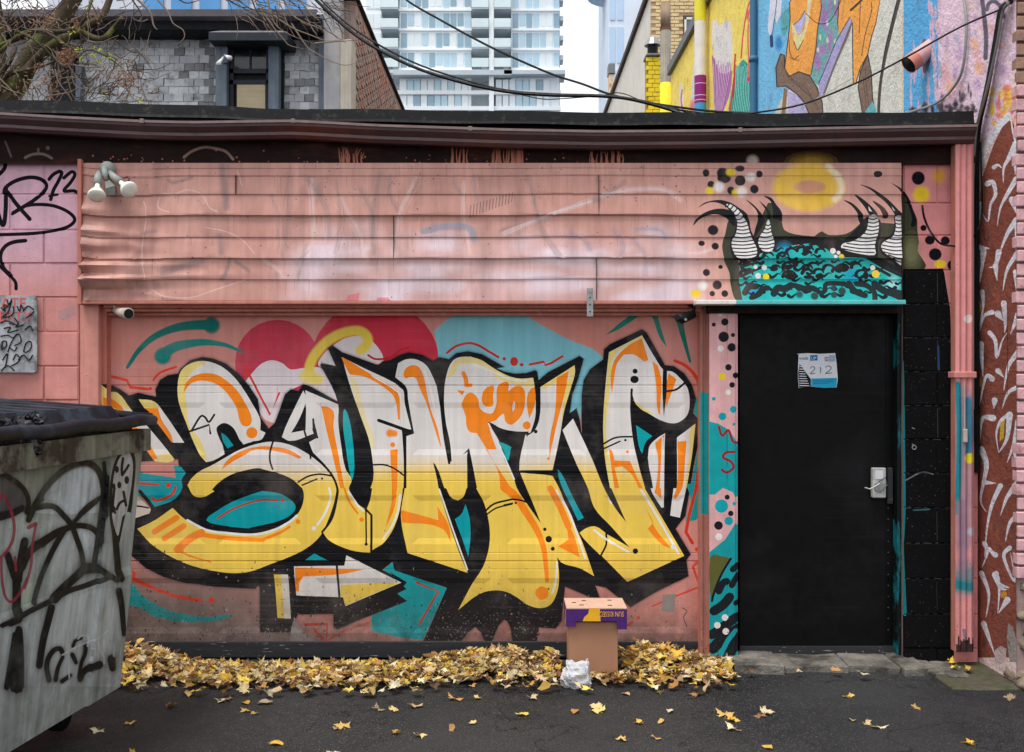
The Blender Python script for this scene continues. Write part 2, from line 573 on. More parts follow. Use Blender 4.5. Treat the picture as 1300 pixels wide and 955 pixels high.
# -- black mass
BLK = (A([(455, 372), (510, 420), (545, 425), (600, 450), (645, 482), (690, 468), (780, 488), (778, 450), (800, 405), (840, 380), (890, 372),
          (905, 345), (950, 305), (1010, 289), (1070, 298), (1130, 323), (1190, 370), (1240, 425), (1290, 500)])
       + B([(40, 590), (82, 648), (112, 620), (165, 475), (195, 450), (232, 460), (256, 424), (300, 440), (430, 514), (400, 420), (340, 332), (346, 320), (418, 334), (378, 245), (400, 230), (450, 265), (632, 330),
            (650, 312), (692, 304), (735, 280), (785, 265), (850, 278), (905, 308), (935, 290), (985, 300), (1020, 270), (1080, 260), (1150, 275), (1220, 315), (1262, 340)])
       + Y([(560, 140), (640, 175), (740, 195), (860, 190), (950, 160), (970, 175), (985, 262)])
       + C([(220, 365), (378, 284), (398, 298), (370, 400), (340, 480), (328, 570), (362, 545), (380, 610), (388, 672), (388, 480), (398, 405), (430, 350), (495, 302), (500, 250), (530, 225), (690, 150), (712, 165), (755, 240), (805, 330),
            (850, 335), (900, 370), (940, 430), (960, 500), (945, 570), (972, 600), (975, 640), (968, 720), (945, 850), (930, 945)])
       + F([(845, 130), (800, 190), (870, 308), (850, 335), (860, 410), (700, 490), (590, 556), (475, 464), (425, 453), (446, 512), (400, 508), (285, 460), (276, 530), (268, 620), (240, 655), (162, 650), (152, 712), (40, 712), (30, 655)])
       + E([(1205, 650), (1190, 620), (1175, 613), (1150, 640), (1118, 712), (1085, 712), (1068, 672), (1040, 648), (1005, 675), (975, 712), (800, 712), (908, 465), (664, 384), (655, 343), (608, 380), (722, 440), (676, 490), (722, 528), (560, 590), (398, 658), (380, 652), (378, 588), (214, 588), (185, 640), (180, 672), (36, 672), (34, 462), (0, 440)])
       + D([(1212, 440), (1190, 470), (1100, 466), (1000, 458), (860, 442), (760, 412), (680, 372), (600, 302), (560, 270), (600, 150), (700, 110), (700, 90), (640, 10)])
       + A([(870, 930), (905, 890), (890, 800), (700, 812), (600, 700), (450, 440)]))
for w_, a_ in ((7, .10), (4, .16), (2, .3)): gp.line(BLK + [BLK[0]], w_, K, a_, sm=0)
gp.raw(BLK, K)
gp.raw(A([(655, 885), (690, 835), (712, 872), (880, 893), (870, 838), (905, 838), (930, 868), (908, 905), (912, 940)]) + D([(815, 50), (720, 88), (660, 10), (610, -40)]), TEAL)
gp.line(A([(665, 885), (690, 920), (790, 928)]), 3, RED, sm=0); gp.dot(A([(842, 930)])[0], 3.3, RED)
gp.line(D([(710, 45), (730, 60), (800, 30), (818, -5)]), 3.2, RED)
gp.raw(D([(560, 90), (635, 30), (702, 100), (695, 118), (600, 145), (560, 140)]), (222, 205, 190))
gp.line(D([(600, 80), (650, 85), (690, 92)]), 2, K)
# shards
gp.raw(A([(500, 425), (540, 462), (585, 466), (660, 560), (730, 630), (872, 800), (860, 812), (775, 812), (690, 700), (600, 560), (530, 535), (505, 480)]), PALE)
gp.raw(A([(525, 490), (570, 505), (640, 570), (700, 650), (730, 700), (790, 800), (765, 800), (690, 700), (600, 560), (535, 530)]), ORG)
gp.raw(A([(610, 540), (660, 560), (730, 630), (872, 800), (800, 808), (735, 705), (680, 640)]), WHT)
gp.raw(A([(800, 775), (850, 775), (872, 800), (860, 812), (775, 812)]), PALE)
gp.raw(A([(693, 500), (772, 512), (812, 560), (920, 718), (865, 718), (800, 640), (740, 560)]), WHT)
gp.raw(A([(693, 500), (772, 512), (795, 545), (720, 545)]), PALE)
gp.raw(A([(720, 545), (788, 545), (805, 600), (862, 705), (858, 718), (800, 640), (740, 560)]), ORG)

# -- S
S_up = A([(892, 400), (905, 360), (940, 327), (1000, 309), (1060, 316), (1120, 345), (1180, 400), (1230, 470), (1265, 530), (1300, 602)]) + B([(40, 655), (66, 668), (45, 702), (0, 712)]) + A([(1245, 720), (1210, 733), (1140, 765), (1068, 806), (1030, 815), (1000, 780), (960, 700), (930, 620), (900, 540), (888, 470)])
gp.raw(S_up, fillc)
gp.raw(A([(890, 440), (905, 360), (940, 327), (1000, 309), (1032, 316), (965, 360), (932, 420), (932, 520), (948, 640), (990, 690), (1030, 780), (1030, 815), (1000, 780), (930, 620), (895, 520)]), PALE)
gp.raw(spline(A([(920, 465), (930, 420), (965, 385), (1020, 370), (1080, 376), (1130, 405), (1180, 450), (1215, 500), (1250, 570), (1257, 612), (1240, 635), (1210, 630), (1195, 600), (1180, 540), (1150, 490), (1110, 445), (1060, 415), (1000, 408), (950, 425)]), 3, True), ORG)
gp.dot(A([(1258, 668)])[0], 7.2, ORG)
gp.line(A([(945, 662), (1046, 628), (1052, 672)]), 2.6, K, sm=0)
gp.line(A([(958, 655), (1000, 588), (1025, 590), (1045, 614), (1072, 577)]), 2.6, K)
gp.raw(spline(A([(1083, 645), (1110, 621), (1140, 625), (1170, 650), (1195, 700), (1212, 735), (1130, 768), (1112, 730), (1092, 685)]), 3, True), K)
gp.raw(A([(1105, 668), (1125, 680), (1166, 732), (1136, 747), (1115, 712)]), TEAL)
gp.line(A([(1125, 768), (1210, 735), (1248, 722)]), 2.8, K); gp.dot(A([(1265, 720)])[0], 1.6, K)
S_lo = A([(937, 930), (960, 893), (1000, 860), (1060, 830), (1130, 790), (1200, 752), (1300, 720)]) + B([(100, 713), (180, 726), (260, 762), (330, 812), (380, 862), (405, 902), (422, 945)]) \
    + E([(390, 30), (375, 90), (345, 170), (310, 232), (250, 282), (170, 322), (90, 352), (0, 386)]) + D([(1100, 396), (1000, 386), (880, 356), (780, 310), (700, 256), (638, 190), (720, 150), (803, 92), (860, 145), (950, 190), (1050, 206), (1175, 212)]) \
    + E([(80, 196), (160, 162), (218, 112), (241, 50), (234, 0)]) + B([(245, 940), (200, 900), (130, 870), (50, 849)]) + A([(1300, 845), (1230, 855), (1150, 880), (1090, 920), (1060, 952)]) + D([(1000, 14), (945, 42), (905, 36)])
gp.raw(S_lo, fillc)
gp.raw(A([(1108, 852), (1130, 812), (1200, 762), (1300, 736)]) + B([(100, 738), (180, 752), (250, 790), (235, 798), (180, 775), (100, 758), (0, 756)]) + A([(1230, 775), (1160, 815)]), ORG)
gp.line(B([(250, 790), (300, 822), (345, 862)]), 1.8, (245, 235, 225))
gp.raw(spline(D([(962, 150), (1020, 100), (1100, 56), (1212, 16)]) + E([(60, 14), (130, 25), (180, 55), (202, 92), (170, 132), (100, 160), (0, 182)]) + D([(1150, 187), (1050, 176)]), 3, True), TEAL)
gp.line(D([(1015, 140), (1080, 100), (1150, 72), (1212, 58)]) + E([(60, 54), (115, 58)]), 2.4, (196, 62, 44)); gp.dot(E([(142, 57)])[0], 2.3, RED)
gp.line(D([(872, 150), (960, 194), (1060, 210), (1175, 217)]) + E([(90, 200), (170, 160), (208, 128)]), 3, (238, 236, 236))
gp.line(D([(930, 215), (1050, 232), (1212, 242)]) + E([(60, 236), (130, 207), (175, 180)]), 6, ORG, w2=3)
for a_, b_, w_ in (((822, 138), (718, 204), 7.5), ((856, 176), (765, 235), 7.5)):
    gp.line(D([a_, b_]), w_, ORG)
gp.line(D([(940, 208), (885, 235), (828, 286)]), 10, ORG); gp.line(D([(828, 290), (900, 320), (985, 346)]), 3.4, ORG, w2=1.5)
gp.dot(E([(213, 156)])[0], 3.2, ORG); gp.dot(E([(288, 187)])[0], 2.8, (240, 236, 232))
gp.line(E([(360, 0), (366, 45), (342, 112), (305, 170)]), 3, (240, 235, 228))
gp.line(B([(105, 708), (90, 760), (90, 810), (103, 850)]), 2.4, K)
gp.line(B([(230, 915), (280, 886), (340, 875), (405, 885)]), 2.2, K); gp.line(B([(250, 930), (325, 899)]), 1.9, K); gp.dot(B([(350, 897)])[0], 1.4, K)

# -- U
gp.raw(B([(256, 456), (276, 506), (196, 668), (300, 648), (308, 672), (186, 709), (148, 690), (166, 640)]), WHT)
gp.raw(B([(266, 455), (430, 526), (440, 640), (500, 640), (450, 290), (560, 345), (700, 412), (752, 446), (763, 520), (797, 652), (748, 645), (760, 800), (757, 945)])
       + E([(703, 0), (696, 60), (678, 140), (648, 208), (610, 258), (560, 290), (550, 302), (470, 291), (400, 266), (350, 236), (328, 203), (367, 140), (393, 60), (402, 0)])
       + B([(432, 945), (412, 890), (366, 832), (310, 775), (285, 715), (330, 690), (308, 600), (300, 660), (268, 655), (270, 510)]), fillc)
gp.raw(B([(268, 520), (240, 590), (195, 668), (266, 655)]), K)
gp.line(B([(306, 600), (308, 655), (326, 692)]), 2.6, K, sm=0)
gp.line(B([(262, 660), (285, 740), (293, 795)]), 2.4, K)
gp.line(B([(285, 755), (360, 830), (405, 890), (426, 945)]) + E([(396, 40), (372, 140), (326, 205)]), 2.8, K)
gp.raw(B([(345, 535), (380, 540), (406, 562), (406, 640), (432, 780), (462, 945), (442, 945), (402, 780), (370, 650)]), ORG)
gp.raw(B([(430, 520), (345, 332), (400, 350), (445, 430), (450, 290), (480, 400), (530, 550), (580, 690), (602, 800), (606, 900), (592, 945)]) + E([(560, 0), (550, 55), (532, 102), (480, 62), (452, 0)]) + B([(498, 905), (468, 850), (446, 740), (430, 610)]), K)
gp.raw(spline(B([(456, 560), (470, 558), (490, 620), (504, 720), (512, 830), (503, 897), (492, 885), (470, 755), (455, 645)]), 3, True), (0, 172, 178))
gp.raw(B([(484, 385), (520, 400), (560, 560), (610, 740), (598, 760), (580, 690), (530, 550)]), (240, 222, 170))
gp.raw(B([(445, 290), (470, 300), (560, 355), (680, 425), (726, 460), (740, 602), (730, 602), (710, 490), (660, 442), (560, 387), (490, 377), (468, 340)]), ORG)
gp.line(B([(600, 382), (700, 442), (742, 475), (748, 612)]), 1.6, (240, 236, 232), sm=0)
gp.line(B([(632, 606), (808, 668)]), 4.2, K); gp.line(B([(768, 446), (778, 540), (806, 664)]), 3.6, K, sm=0); gp.line(B([(755, 650), (764, 800), (763, 945)]) + E([(704, 50), (690, 130)]), 3, K)
gp.line(B([(640, 335), (745, 435), (770, 446)]), 4.2, K)
gp.dot(B([(705, 700)])[0], 8, (236, 230, 226), soft=0.3); gp.dot(B([(690, 670)])[0], 4.5, ORG, soft=0.4); gp.dot(B([(712, 672)])[0], 3.6, ORG, soft=0.4); gp.dot(B([(703, 728)])[0], 3.2, ORG)
gp.raw(B([(690, 755), (728, 750), (726, 945), (700, 945)]), ORG)
gp.raw(E([(652, -2), (676, -2), (664, 92), (618, 192), (630, 150), (650, 60)]), ORG)
gp.line(E([(690, 30), (680, 110), (650, 180), (612, 235)]), 2.6, (240, 236, 230))
gp.line(E([(430, 0), (452, 62), (492, 118)]), 2.6, ORG); gp.dot(E([(510, 147)])[0], 3, ORG)
gp.line(E([(450, 15), (490, 78), (518, 106)]), 2.6, (240, 236, 230))
gp.line(E([(530, 100), (532, 255)]), 2, K); gp.dot(E([(532, 261)])[0], 2, K); gp.line(E([(528, 98), (556, 126), (556, 298)]), 3, K, sm=0)
gp.line(B([(608, 828), (660, 828), (710, 846), (757, 880)]), 2.1, K)

# -- M
gp.raw(B([(716, 390), (730, 320), (770, 301), (820, 301), (870, 330), (900, 380), (930, 460), (942, 560), (955, 680), (980, 820), (1082, 760), (1092, 945)])
       + E([(1012, 0), (1050, 60), (1010, 396), (725, 302), (694, 130), (712, 0)]) + B([(772, 945), (772, 685), (810, 672), (780, 500), (772, 442)]), fillc)
gp.raw(B([(1000, 312), (1030, 292), (1100, 287)]) + Y([(300, 25), (400, 55), (500, 120), (600, 180), (700, 225), (800, 245), (930, 236), (945, 330), (955, 480), (950, 640), (905, 790), (860, 800)])
       + C([(112, 690), (76, 856), (242, 884), (275, 945)]) + F([(300, 110), (360, 240), (420, 410), (350, 372), (265, 345), (248, 320), (256, 420), (246, 490), (215, 545), (170, 560), (110, 545), (60, 510), (0, 480)])
       + E([(1110, 478), (1050, 500), (960, 570), (1030, 440), (1080, 360), (1107, 260), (1107, 180), (1082, 70), (1045, 0)]) + B([(1125, 945), (1095, 790), (1085, 745), (1000, 830), (990, 720), (966, 600), (960, 480), (970, 390)]), fillc)
gp.line(B([(935, 440), (950, 540), (962, 640), (975, 730), (986, 820)]), 5.5, K, w2=3)
gp.raw(B([(905, 312), (990, 305), (966, 400), (958, 500), (968, 610), (988, 740), (986, 825), (965, 700), (945, 560), (930, 440)]), K)
gp.raw(B([(905, 816), (918, 830), (962, 945)]) + E([(905, 0), (930, 45), (960, 58), (985, 40), (1000, 0)]) + B([(1076, 945), (1076, 850), (1078, 760), (1085, 746), (1095, 790), (1125, 945)]) + E([(1045, 0), (1082, 70), (1107, 180), (1107, 260), (1080, 360), (1030, 440), (1008, 400), (955, 270), (870, 0)]) + B([(925, 900)]), K)
gp.raw(E([(995, 75), (1014, 140), (1018, 230), (1008, 320), (985, 250), (945, 145), (975, 122)]), TEAL)
gp.line(E([(873, 5), (935, 190), (1004, 380)]), 2, (238, 232, 222))
gp.raw(spline(B([(757, 375), (770, 345), (800, 330), (830, 336), (850, 365), (866, 420), (890, 540), (925, 640), (945, 742), (910, 640), (872, 520), (840, 450), (820, 397), (790, 390), (768, 396)]), 3, True), ORG)
gp.line(B([(862, 360), (890, 440), (910, 540)]), 2.6, (244, 240, 236))
# pale yellow under the hump, orange YOU! and its splash
gp.raw(Y([(95, 130), (150, 60), (250, 28), (400, 55), (500, 120), (600, 180), (700, 225), (800, 245), (930, 238), (945, 330), (850, 330), (700, 290), (560, 240), (480, 150), (300, 90), (180, 100), (110, 230), (70, 230)]), PALE, 0.85)
gp.line(Y([(330, 100), (520, 175), (700, 250), (860, 270)]), 2.4, (240, 234, 226))
gp.line(Y([(225, 190), (250, 250), (255, 310)]), 5.4, ORG); gp.line(Y([(250, 315), (300, 312)]), 4.6, ORG)
gp.raw(Y([(160, 358), (238, 370), (215, 415), (195, 400)]), ORG)
gp.raw(spline(Y([(215, 480), (250, 410), (300, 385), (350, 415), (380, 470), (385, 530), (430, 580), (500, 600), (540, 560), (560, 480), (560, 380), (580, 310), (650, 275), (685, 300), (680, 370), (740, 325), (800, 320), (845, 370), (850, 480), (830, 580), (780, 660), (710, 712), (650, 680), (630, 600), (560, 660), (520, 680), (480, 700), (490, 760), (440, 790), (300, 790), (255, 720), (250, 640), (225, 560), (205, 510)]), 3, True), ORG)
gp.raw(spline(Y([(412, 480), (420, 390), (460, 335), (515, 318), (535, 340), (525, 430), (530, 500), (500, 530), (450, 525)]), 3, True), ORG)
gp.raw(Y([(735, 470), (748, 500), (738, 560), (722, 580), (720, 520)]), WHT)
gp.raw(Y([(870, 420), (910, 345), (945, 330), (955, 440), (940, 530), (890, 650), (870, 540)]), ORG); gp.dot(Y([(865, 718)])[0], 5.2, ORG)
gp.raw(Y([(350, 780), (480, 690), (500, 790), (560, 960), (450, 960)]) + C([(36, 945), (-18, 945)]) + B([(1230, 860)]), ORG)
gp.line(F([(0, -5), (55, 40), (100, 110), (150, 190), (182, 270), (194, 350), (200, 432)]), 11, ORG, w2=5)
gp.dot(F([(177, 490)])[0], 8.6, ORG); gp.line(F([(247, 345), (242, 430), (225, 490)]), 2.6, (240, 232, 215))
gp.raw(E([(693, 100), (868, 150), (864, 85), (918, 178), (926, 252), (890, 192), (700, 160)]), ORG)
# the hole in the M with its teal
gp.raw(Y([(470, 685), (500, 690), (600, 745), (750, 778), (885, 780), (880, 805), (850, 815)]) + C([(76, 855), (82, 872), (112, 945)]) + F([(130, 60), (172, 165), (108, 75), (60, 0)]) + C([(45, 885), (0, 800)]) + B([(1240, 720)]), K)
gp.raw(Y([(565, 875), (690, 925), (715, 945)]) + C([(34, 745), (22, 808), (0, 792)]) + B([(1262, 770)]), (0, 172, 178))
gp.line(Y([(480, 700), (540, 830), (600, 950)]) + C([(50, 900)]), 2, (240, 236, 232))
for x, y, r in ((190, 192, 2.2), (208, 238, 4.2), (227, 282, 2.5)): gp.dot(F([(x, y)])[0], r, K)
gp.line(F([(-10, 62), (40, 52), (90, 60), (125, 75)]), 2.2, K); gp.line(F([(0, 78), (40, 70)]), 1.8, K); gp.dot(F([(54, 69)])[0], 1.5, K)
gp.line(E([(1087, 108), (1130, 72), (1212, 52)]), 2.4, K); gp.line(E([(1095, 122), (1140, 92), (1212, 74)]), 2, K)
# right arm of the M
gp.raw(C([(182, 440), (352, 330), (355, 362), (335, 440), (300, 560), (280, 680), (242, 855), (76, 855), (112, 690), (150, 660), (176, 600)]), fillc)
gp.raw(C([(180, 440), (352, 330), (354, 362), (200, 450)]), PALE); gp.raw(C([(355, 362), (335, 440), (300, 560), (282, 670), (296, 520), (330, 380)]), PALE)
gp.raw(C([(262, 395), (322, 360), (310, 440), (265, 620), (232, 770), (226, 805), (228, 700), (255, 560)]), ORG); gp.dot(C([(222, 797)])[0], 1.8, ORG)
gp.line(C([(163, 430), (166, 540), (158, 625)]), 3.4, K, w2=2); gp.dot(C([(158, 662)])[0], 2.4, K)
gp.line(C([(72, 863), (150, 868), (246, 876)]), 2.8, K)
gp.line(F([(215, 0), (262, 90), (300, 180)]), 8, ORG); gp.raw(F([(290, 150), (330, 230), (352, 322), (252, 272), (300, 240)]), ORG); gp.line(F([(245, 10), (310, 130), (378, 325)]), 2.6, (240, 236, 230))
# -- teal sliver and black between M and N
gp.raw(C([(268, 850), (285, 870), (330, 960)]) + F([(335, 70), (372, 138), (345, 152), (312, 82)]) + C([(275, 900)]), TEAL)

# -- N
gp.raw(C([(525, 265), (690, 180), (760, 300), (800, 355), (840, 362), (880, 395), (915, 440), (928, 510), (915, 580), (870, 617), (830, 620), (790, 608), (720, 575), (660, 520), (645, 490), (640, 455), (632, 460), (631, 560), (645, 700), (670, 820), (705, 945)])
       + F([(655, 0), (750, 160), (840, 315), (575, 437), (450, 310), (475, 212), (585, 275), (500, 180), (420, 90), (391, 0)])
       + C([(360, 820), (292, 655), (345, 597), (440, 800), (500, 945)]) + F([(520, 95), (570, 160), (535, 80), (500, 0)]) + C([(530, 945), (505, 800), (495, 650), (500, 520), (510, 400)]), fillc)
gp.raw(F([(352, 208), (385, 185), (425, 178), (478, 212), (470, 260), (448, 312), (372, 236)]), YEL)
gp.raw(C([(512, 400), (525, 265), (560, 250), (540, 320), (528, 460), (510, 640), (525, 800), (560, 945), (530, 945), (505, 800), (495, 650), (500, 520)]), PALE)
gp.raw(C([(525, 268), (690, 182), (702, 205), (610, 235), (560, 270), (545, 300)]), PALE)
gp.raw(C([(538, 475), (533, 380), (550, 310), (620, 232), (690, 196), (722, 305), (700, 312), (650, 277), (600, 277), (565, 322), (550, 400)]), ORG)
gp.raw(C([(742, 310), (770, 335), (781, 582), (770, 562), (760, 430)]), ORG)
gp.raw(C([(822, 370), (862, 400), (840, 460), (810, 542), (810, 440)]), ORG)
gp.raw(C([(795, 335), (815, 345), (812, 470), (800, 588), (792, 480)]), K)
gp.line(C([(812, 460), (860, 452), (902, 420)]), 2.6, K)
gp.dot(C([(655, 360)])[0], 3.2, K); gp.dot(C([(652, 401)])[0], 5.4, K, r2=4.8)
gp.line(C([(638, 452), (642, 500), (690, 556), (780, 612)]), 3, K)
gp.raw(C([(645, 500), (700, 545), (760, 580), (700, 560), (660, 525)]), PALE)
gp.line(C([(500, 722), (560, 692), (640, 688)]), 2.2, K); gp.line(C([(502, 746), (580, 711)]), 2, K); gp.dot(C([(607, 705)])[0], 1.6, K); gp.dot(C([(617, 763)])[0], 1.9, ORG)
gp.raw(C([(524, 745), (540, 760), (552, 806), (630, 810), (660, 880), (692, 945), (672, 945), (640, 880), (590, 836), (552, 842), (576, 945), (552, 945), (536, 842)]), ORG)
gp.line(F([(640, 10), (720, 140), (812, 302)]), 3, (240, 236, 230))
gp.raw(F([(658, 88), (692, 150), (700, 178), (778, 280), (738, 264), (670, 190), (694, 166)]), ORG)
gp.dot(F([(612, 293)])[0], 3.5, K); gp.dot(F([(790, 272)])[0], 3.5, (240, 236, 230))
gp.line(F([(476, 212), (476, 262), (452, 312)]), 2.4, K); gp.line(F([(420, 195), (480, 240), (580, 297)]), 2.6, (240, 236, 226))
gp.line(F([(485, 45), (500, 70)]), 2, (240, 236, 230))
# right bars of the N
gp.raw(C([(725, 742), (760, 700), (806, 670), (802, 780), (800, 945)]) + F([(745, 90), (735, 92), (690, 20), (683, 0)]) + C([(745, 945)]), WHT)
gp.raw(C([(755, 720), (803, 676), (788, 800), (784, 945)]) + F([(735, 50), (700, 20)]) + C([(757, 945), (770, 800)]), ORG)
gp.raw(C([(790, 690), (797, 690), (786, 945), (778, 945)]), WHT)
gp.raw(C([(865, 692), (957, 622), (950, 690), (938, 790), (910, 945)]) + F([(820, 138), (775, 128), (790, 0)]) + C([(865, 945)]), WHT)
gp.raw(C([(935, 640), (957, 622), (950, 690), (938, 790), (912, 945), (900, 945), (925, 780)]), PALE)
gp.raw(C([(868, 712), (912, 708), (905, 800), (890, 945)]) + F([(800, 52), (788, 42)]) + C([(862, 945)]), ORG)
gp.raw(C([(660, 630), (742, 685), (712, 710), (690, 772), (676, 740)]), (0, 172, 178))
# right strip
gp.raw(C([(962, 488), (985, 495), (1025, 560), (1030, 960), (930, 960), (970, 720), (977, 640), (972, 600), (946, 570)]), (20, 152, 154))
gp.raw(F([(850, -20), (960, -20), (952, 118), (920, 125), (890, 150), (845, 152), (870, 60)]), (20, 152, 154))
gp.raw(C([(962, 600), (975, 600), (977, 640), (970, 720), (945, 850), (935, 930), (950, 790), (965, 700)]), K)
gp.line(F([(905, -80), (895, 0), (862, 130), (848, 205), (878, 255)]), 4, (206, 56, 28), sm=0); gp.dot(F([(900, 285)])[0], 2.9, RED)
gp.line(F([(905, 345), (880, 365), (912, 458), (800, 505), (690, 552)]), 4, (220, 70, 50), w2=2, sm=0)
gp.dot(F([(627, 605)])[0], 2.2, RED); gp.line(F([(578, 640), (598, 625)]), 3, RED)
gp.poly([(842, 756), (858, 754), (856, 778), (840, 776)], (150, 140, 135))
gp.line([(866, 772), (872, 776), (868, 784), (872, 796)], 1, (70, 40, 40))

# -- arrow, teal flag, small bar, bottom-left
gp.raw(E([(195, 364), (430, 361), (440, 313), (696, 440), (434, 551), (424, 510), (205, 500)]), WHT)
gp.raw(E([(412, 452), (692, 440), (434, 549), (424, 508), (412, 508)]), YEL); gp.raw(E([(205, 485), (400, 490), (402, 508), (207, 500)]), PALE)
gp.raw(E([(200, 370), (525, 378), (420, 400), (240, 412), (222, 440), (217, 485), (203, 480)]), ORG)
gp.line(E([(395, 358), (407, 514)]), 2.8, K)
gp.raw(E([(245, 337), (290, 304), (357, 339)]), TEAL)
gp.raw(E([(102, 402), (168, 402), (180, 609), (118, 606)]), YEL); gp.raw(E([(134, 402), (168, 402), (180, 609), (150, 608)]), (226, 218, 205))
gp.raw(E([(610, 380), (655, 345), (664, 383), (908, 466), (798, 705), (720, 700), (560, 668), (555, 592), (722, 527), (676, 490), (722, 440)]), (10, 160, 165))
gp.raw(E([(720, 436), (640, 390), (720, 470), (676, 492), (724, 526), (560, 592), (420, 640), (690, 445)]), K)
gp.raw(E([(430, 552), (690, 448), (715, 470), (668, 492), (716, 522), (420, 640)]), K)
gp.raw(E([(196, 364), (430, 361), (440, 313), (696, 440), (434, 551), (424, 510), (205, 500)]), WHT)
gp.raw(E([(412, 452), (692, 440), (434, 549), (424, 508), (412, 508)]), YEL); gp.raw(E([(200, 370), (525, 378), (420, 400), (240, 412), (222, 440), (217, 485), (203, 480)]), ORG); gp.line(E([(395, 358), (407, 514)]), 2.8, K)
gp.line(E([(765, 440), (868, 482), (780, 635)]), 2.8, (200, 62, 44), sm=0)
gp.line(E([(250, 635), (350, 635), (345, 712), (290, 660)]), 4, (190, 52, 44), 0.8, sm=0)
gp.raw(E([(195, 600), (250, 680), (300, 712), (180, 712), (180, 670)]), (150, 140, 136))
gp.line(E([(350, 712), (420, 670), (540, 630)]), 3, (190, 70, 60), 0.7)
gp.line(D([(590, 400), (640, 432), (720, 470), (820, 505), (940, 525)]), 5, RED, w2=4); gp.dot(D([(985, 522)])[0], 3.6, RED); gp.dot(D([(610, 405)])[0], 6, RED, soft=0.3)
gp.raw(spline(D([(560, 448), (620, 450), (650, 490), (720, 540), (820, 580), (950, 600), (1080, 590), (1000, 620), (850, 625), (720, 600), (640, 555), (560, 540)]), 3, True), (20, 150, 152))

# -- splashed dirt, flakes and runs low on the door
rq = random.Random(31)
for i in range(520):
    y_ = 812 - abs(rq.gauss(0, 48)); x_ = 150 + abs(rq.gauss(0, 210)) if rq.random() < .75 else rq.uniform(150, 885)
    if x_ > 885 or y_ < 640: continue
    gp.dot((x_, y_), rq.uniform(.4, 1.5), rq.choice([(44, 36, 35), (60, 50, 48), (34, 28, 28), (168, 156, 150), (150, 120, 112)]), rq.uniform(.5, .9), r2=rq.uniform(.4, 2.2), n=5)
for i in range(60):
    x_ = rq.uniform(140, 885); y_ = rq.choice([468, 489.5, 511, 578, 600, 629, 691, 712.5, 734]) + 1
    gp.line([(x_, y_), (x_ + rq.uniform(-.8, .8), y_ + rq.uniform(5, 30))], rq.uniform(.5, 1.1), (70, 52, 48), rq.uniform(.12, .35), w2=.3)

# ------------------------------------------------------------------ door relief: four sections, six raised panels in each
COLS = [(155, 261), (277, 383), (400, 506), (523, 624), (643, 744), (766, 870)]
ROWS = [(402, 468), (511, 578), (629, 691), (734, 804)]
JOINTS = [489.5, 600, 712.5]
GRV = [479, 499.5, 590, 610.5, 702, 723]
panels = []
lines = []
for (y0, y1) in ROWS:
    for (x0, x1) in COLS:
        o = [duv(x0, y0), duv(x1, y0), duv(x1, y1), duv(x0, y1)]
        i = [duv(x0 + 8, y0 + 7), duv(x1 - 8, y0 + 7), duv(x1 - 8, y1 - 7.5), duv(x0 + 8, y1 - 7.5)]
        panels.append((o, i))
        lines += [o + [o[0]], i + [i[0]]] + [[o[k], i[k]] for k in range(4)]
DX0, DX1 = fx(134, DD), fx(892, DD)
DZ0, DZ1 = 0.035, fz(372, DD)
def hl(py, dy): return [(DX0, fz(py + dy, DD)), (DX1, fz(py + dy, DD))]
for j in JOINTS: lines += [hl(j, k) for k in (-1.3, -0.45, 0.45, 1.3)]
for j in GRV: lines += [hl(j, k) for k in (-0.8, 0, 0.8)]
for q in range(30): lines.append([(DX0, DZ0 + (DZ1 - DZ0) * q / 30), (DX1, DZ0 + (DZ1 - DZ0) * q / 30)])
prof_z, prof_d = [], []
for j in sorted(JOINTS + GRV):
    if j in JOINTS:
        prof_z += [fz(j - 1.3, DD), fz(j - .45, DD), fz(j + .45, DD), fz(j + 1.3, DD)]; prof_d += [0, .008, .008, 0]
    else:
        prof_z += [fz(j - .8, DD), fz(j, DD), fz(j + .8, DD)]; prof_d += [0, .003, 0]
prof_z, prof_d = np.array(prof_z)[::-1], np.array(prof_d)[::-1]
BEV = 7.2 * DD / (S0 * D0)
def door_depth(u, v):
    y = np.interp(v, prof_z, prof_d, left=0, right=0)
    for o, i in panels:
        a = np.minimum(np.minimum(u - o[0][0], o[1][0] - u), np.minimum(o[0][1] - v, v - o[2][1]))
        t = np.minimum(np.minimum((u - o[0][0]) / (i[0][0] - o[0][0]), (o[1][0] - u) / (o[1][0] - i[1][0])), np.minimum((o[0][1] - v) / (o[0][1] - i[0][1]), (v - o[2][1]) / (i[2][1] - o[2][1])))
        y = y + np.where(a > -1e-6, np.clip(t, 0, 1) * 0.0065, 0)
    return y
def door_base(u, v):
    n = fbm(u * 2.2, v * 1.6, 4)[:, None]
    c = np.array(lin((208, 128, 110))) * (1 - n) + np.array(lin((216, 152, 146))) * n
    py = HY - (v - EYE) * S0 * D0 / DD
    px = u * S0 * D0 / DD + 650
    t = np.clip(smooth(680, 770, py) * smooth(470, 250, px) + .5 * smooth(775, 812, py), 0, 1)[:, None]       # old grey primer showing low on the left
    return c * (1 - t) + np.array(lin((136, 114, 108))) * t
def door_part(u, v):
    k = np.zeros(len(u), int)
    for j in JOINTS: k += (v < fz(j, DD)).astype(int)
    for n, (o, i) in enumerate(panels):
        m = (u > o[0][0]) & (u < o[1][0]) & (v < o[0][1]) & (v > o[2][1])
        k = np.where(m, 10 + n, k)
    return k
door_to3d = lambda u, v: (u, (DD - D0) + door_depth(u, v), v)
door_meshes = surface((DX0, DX1, DZ0, DZ1), door_base, gp.layers, lines, door_to3d, None, door_part)

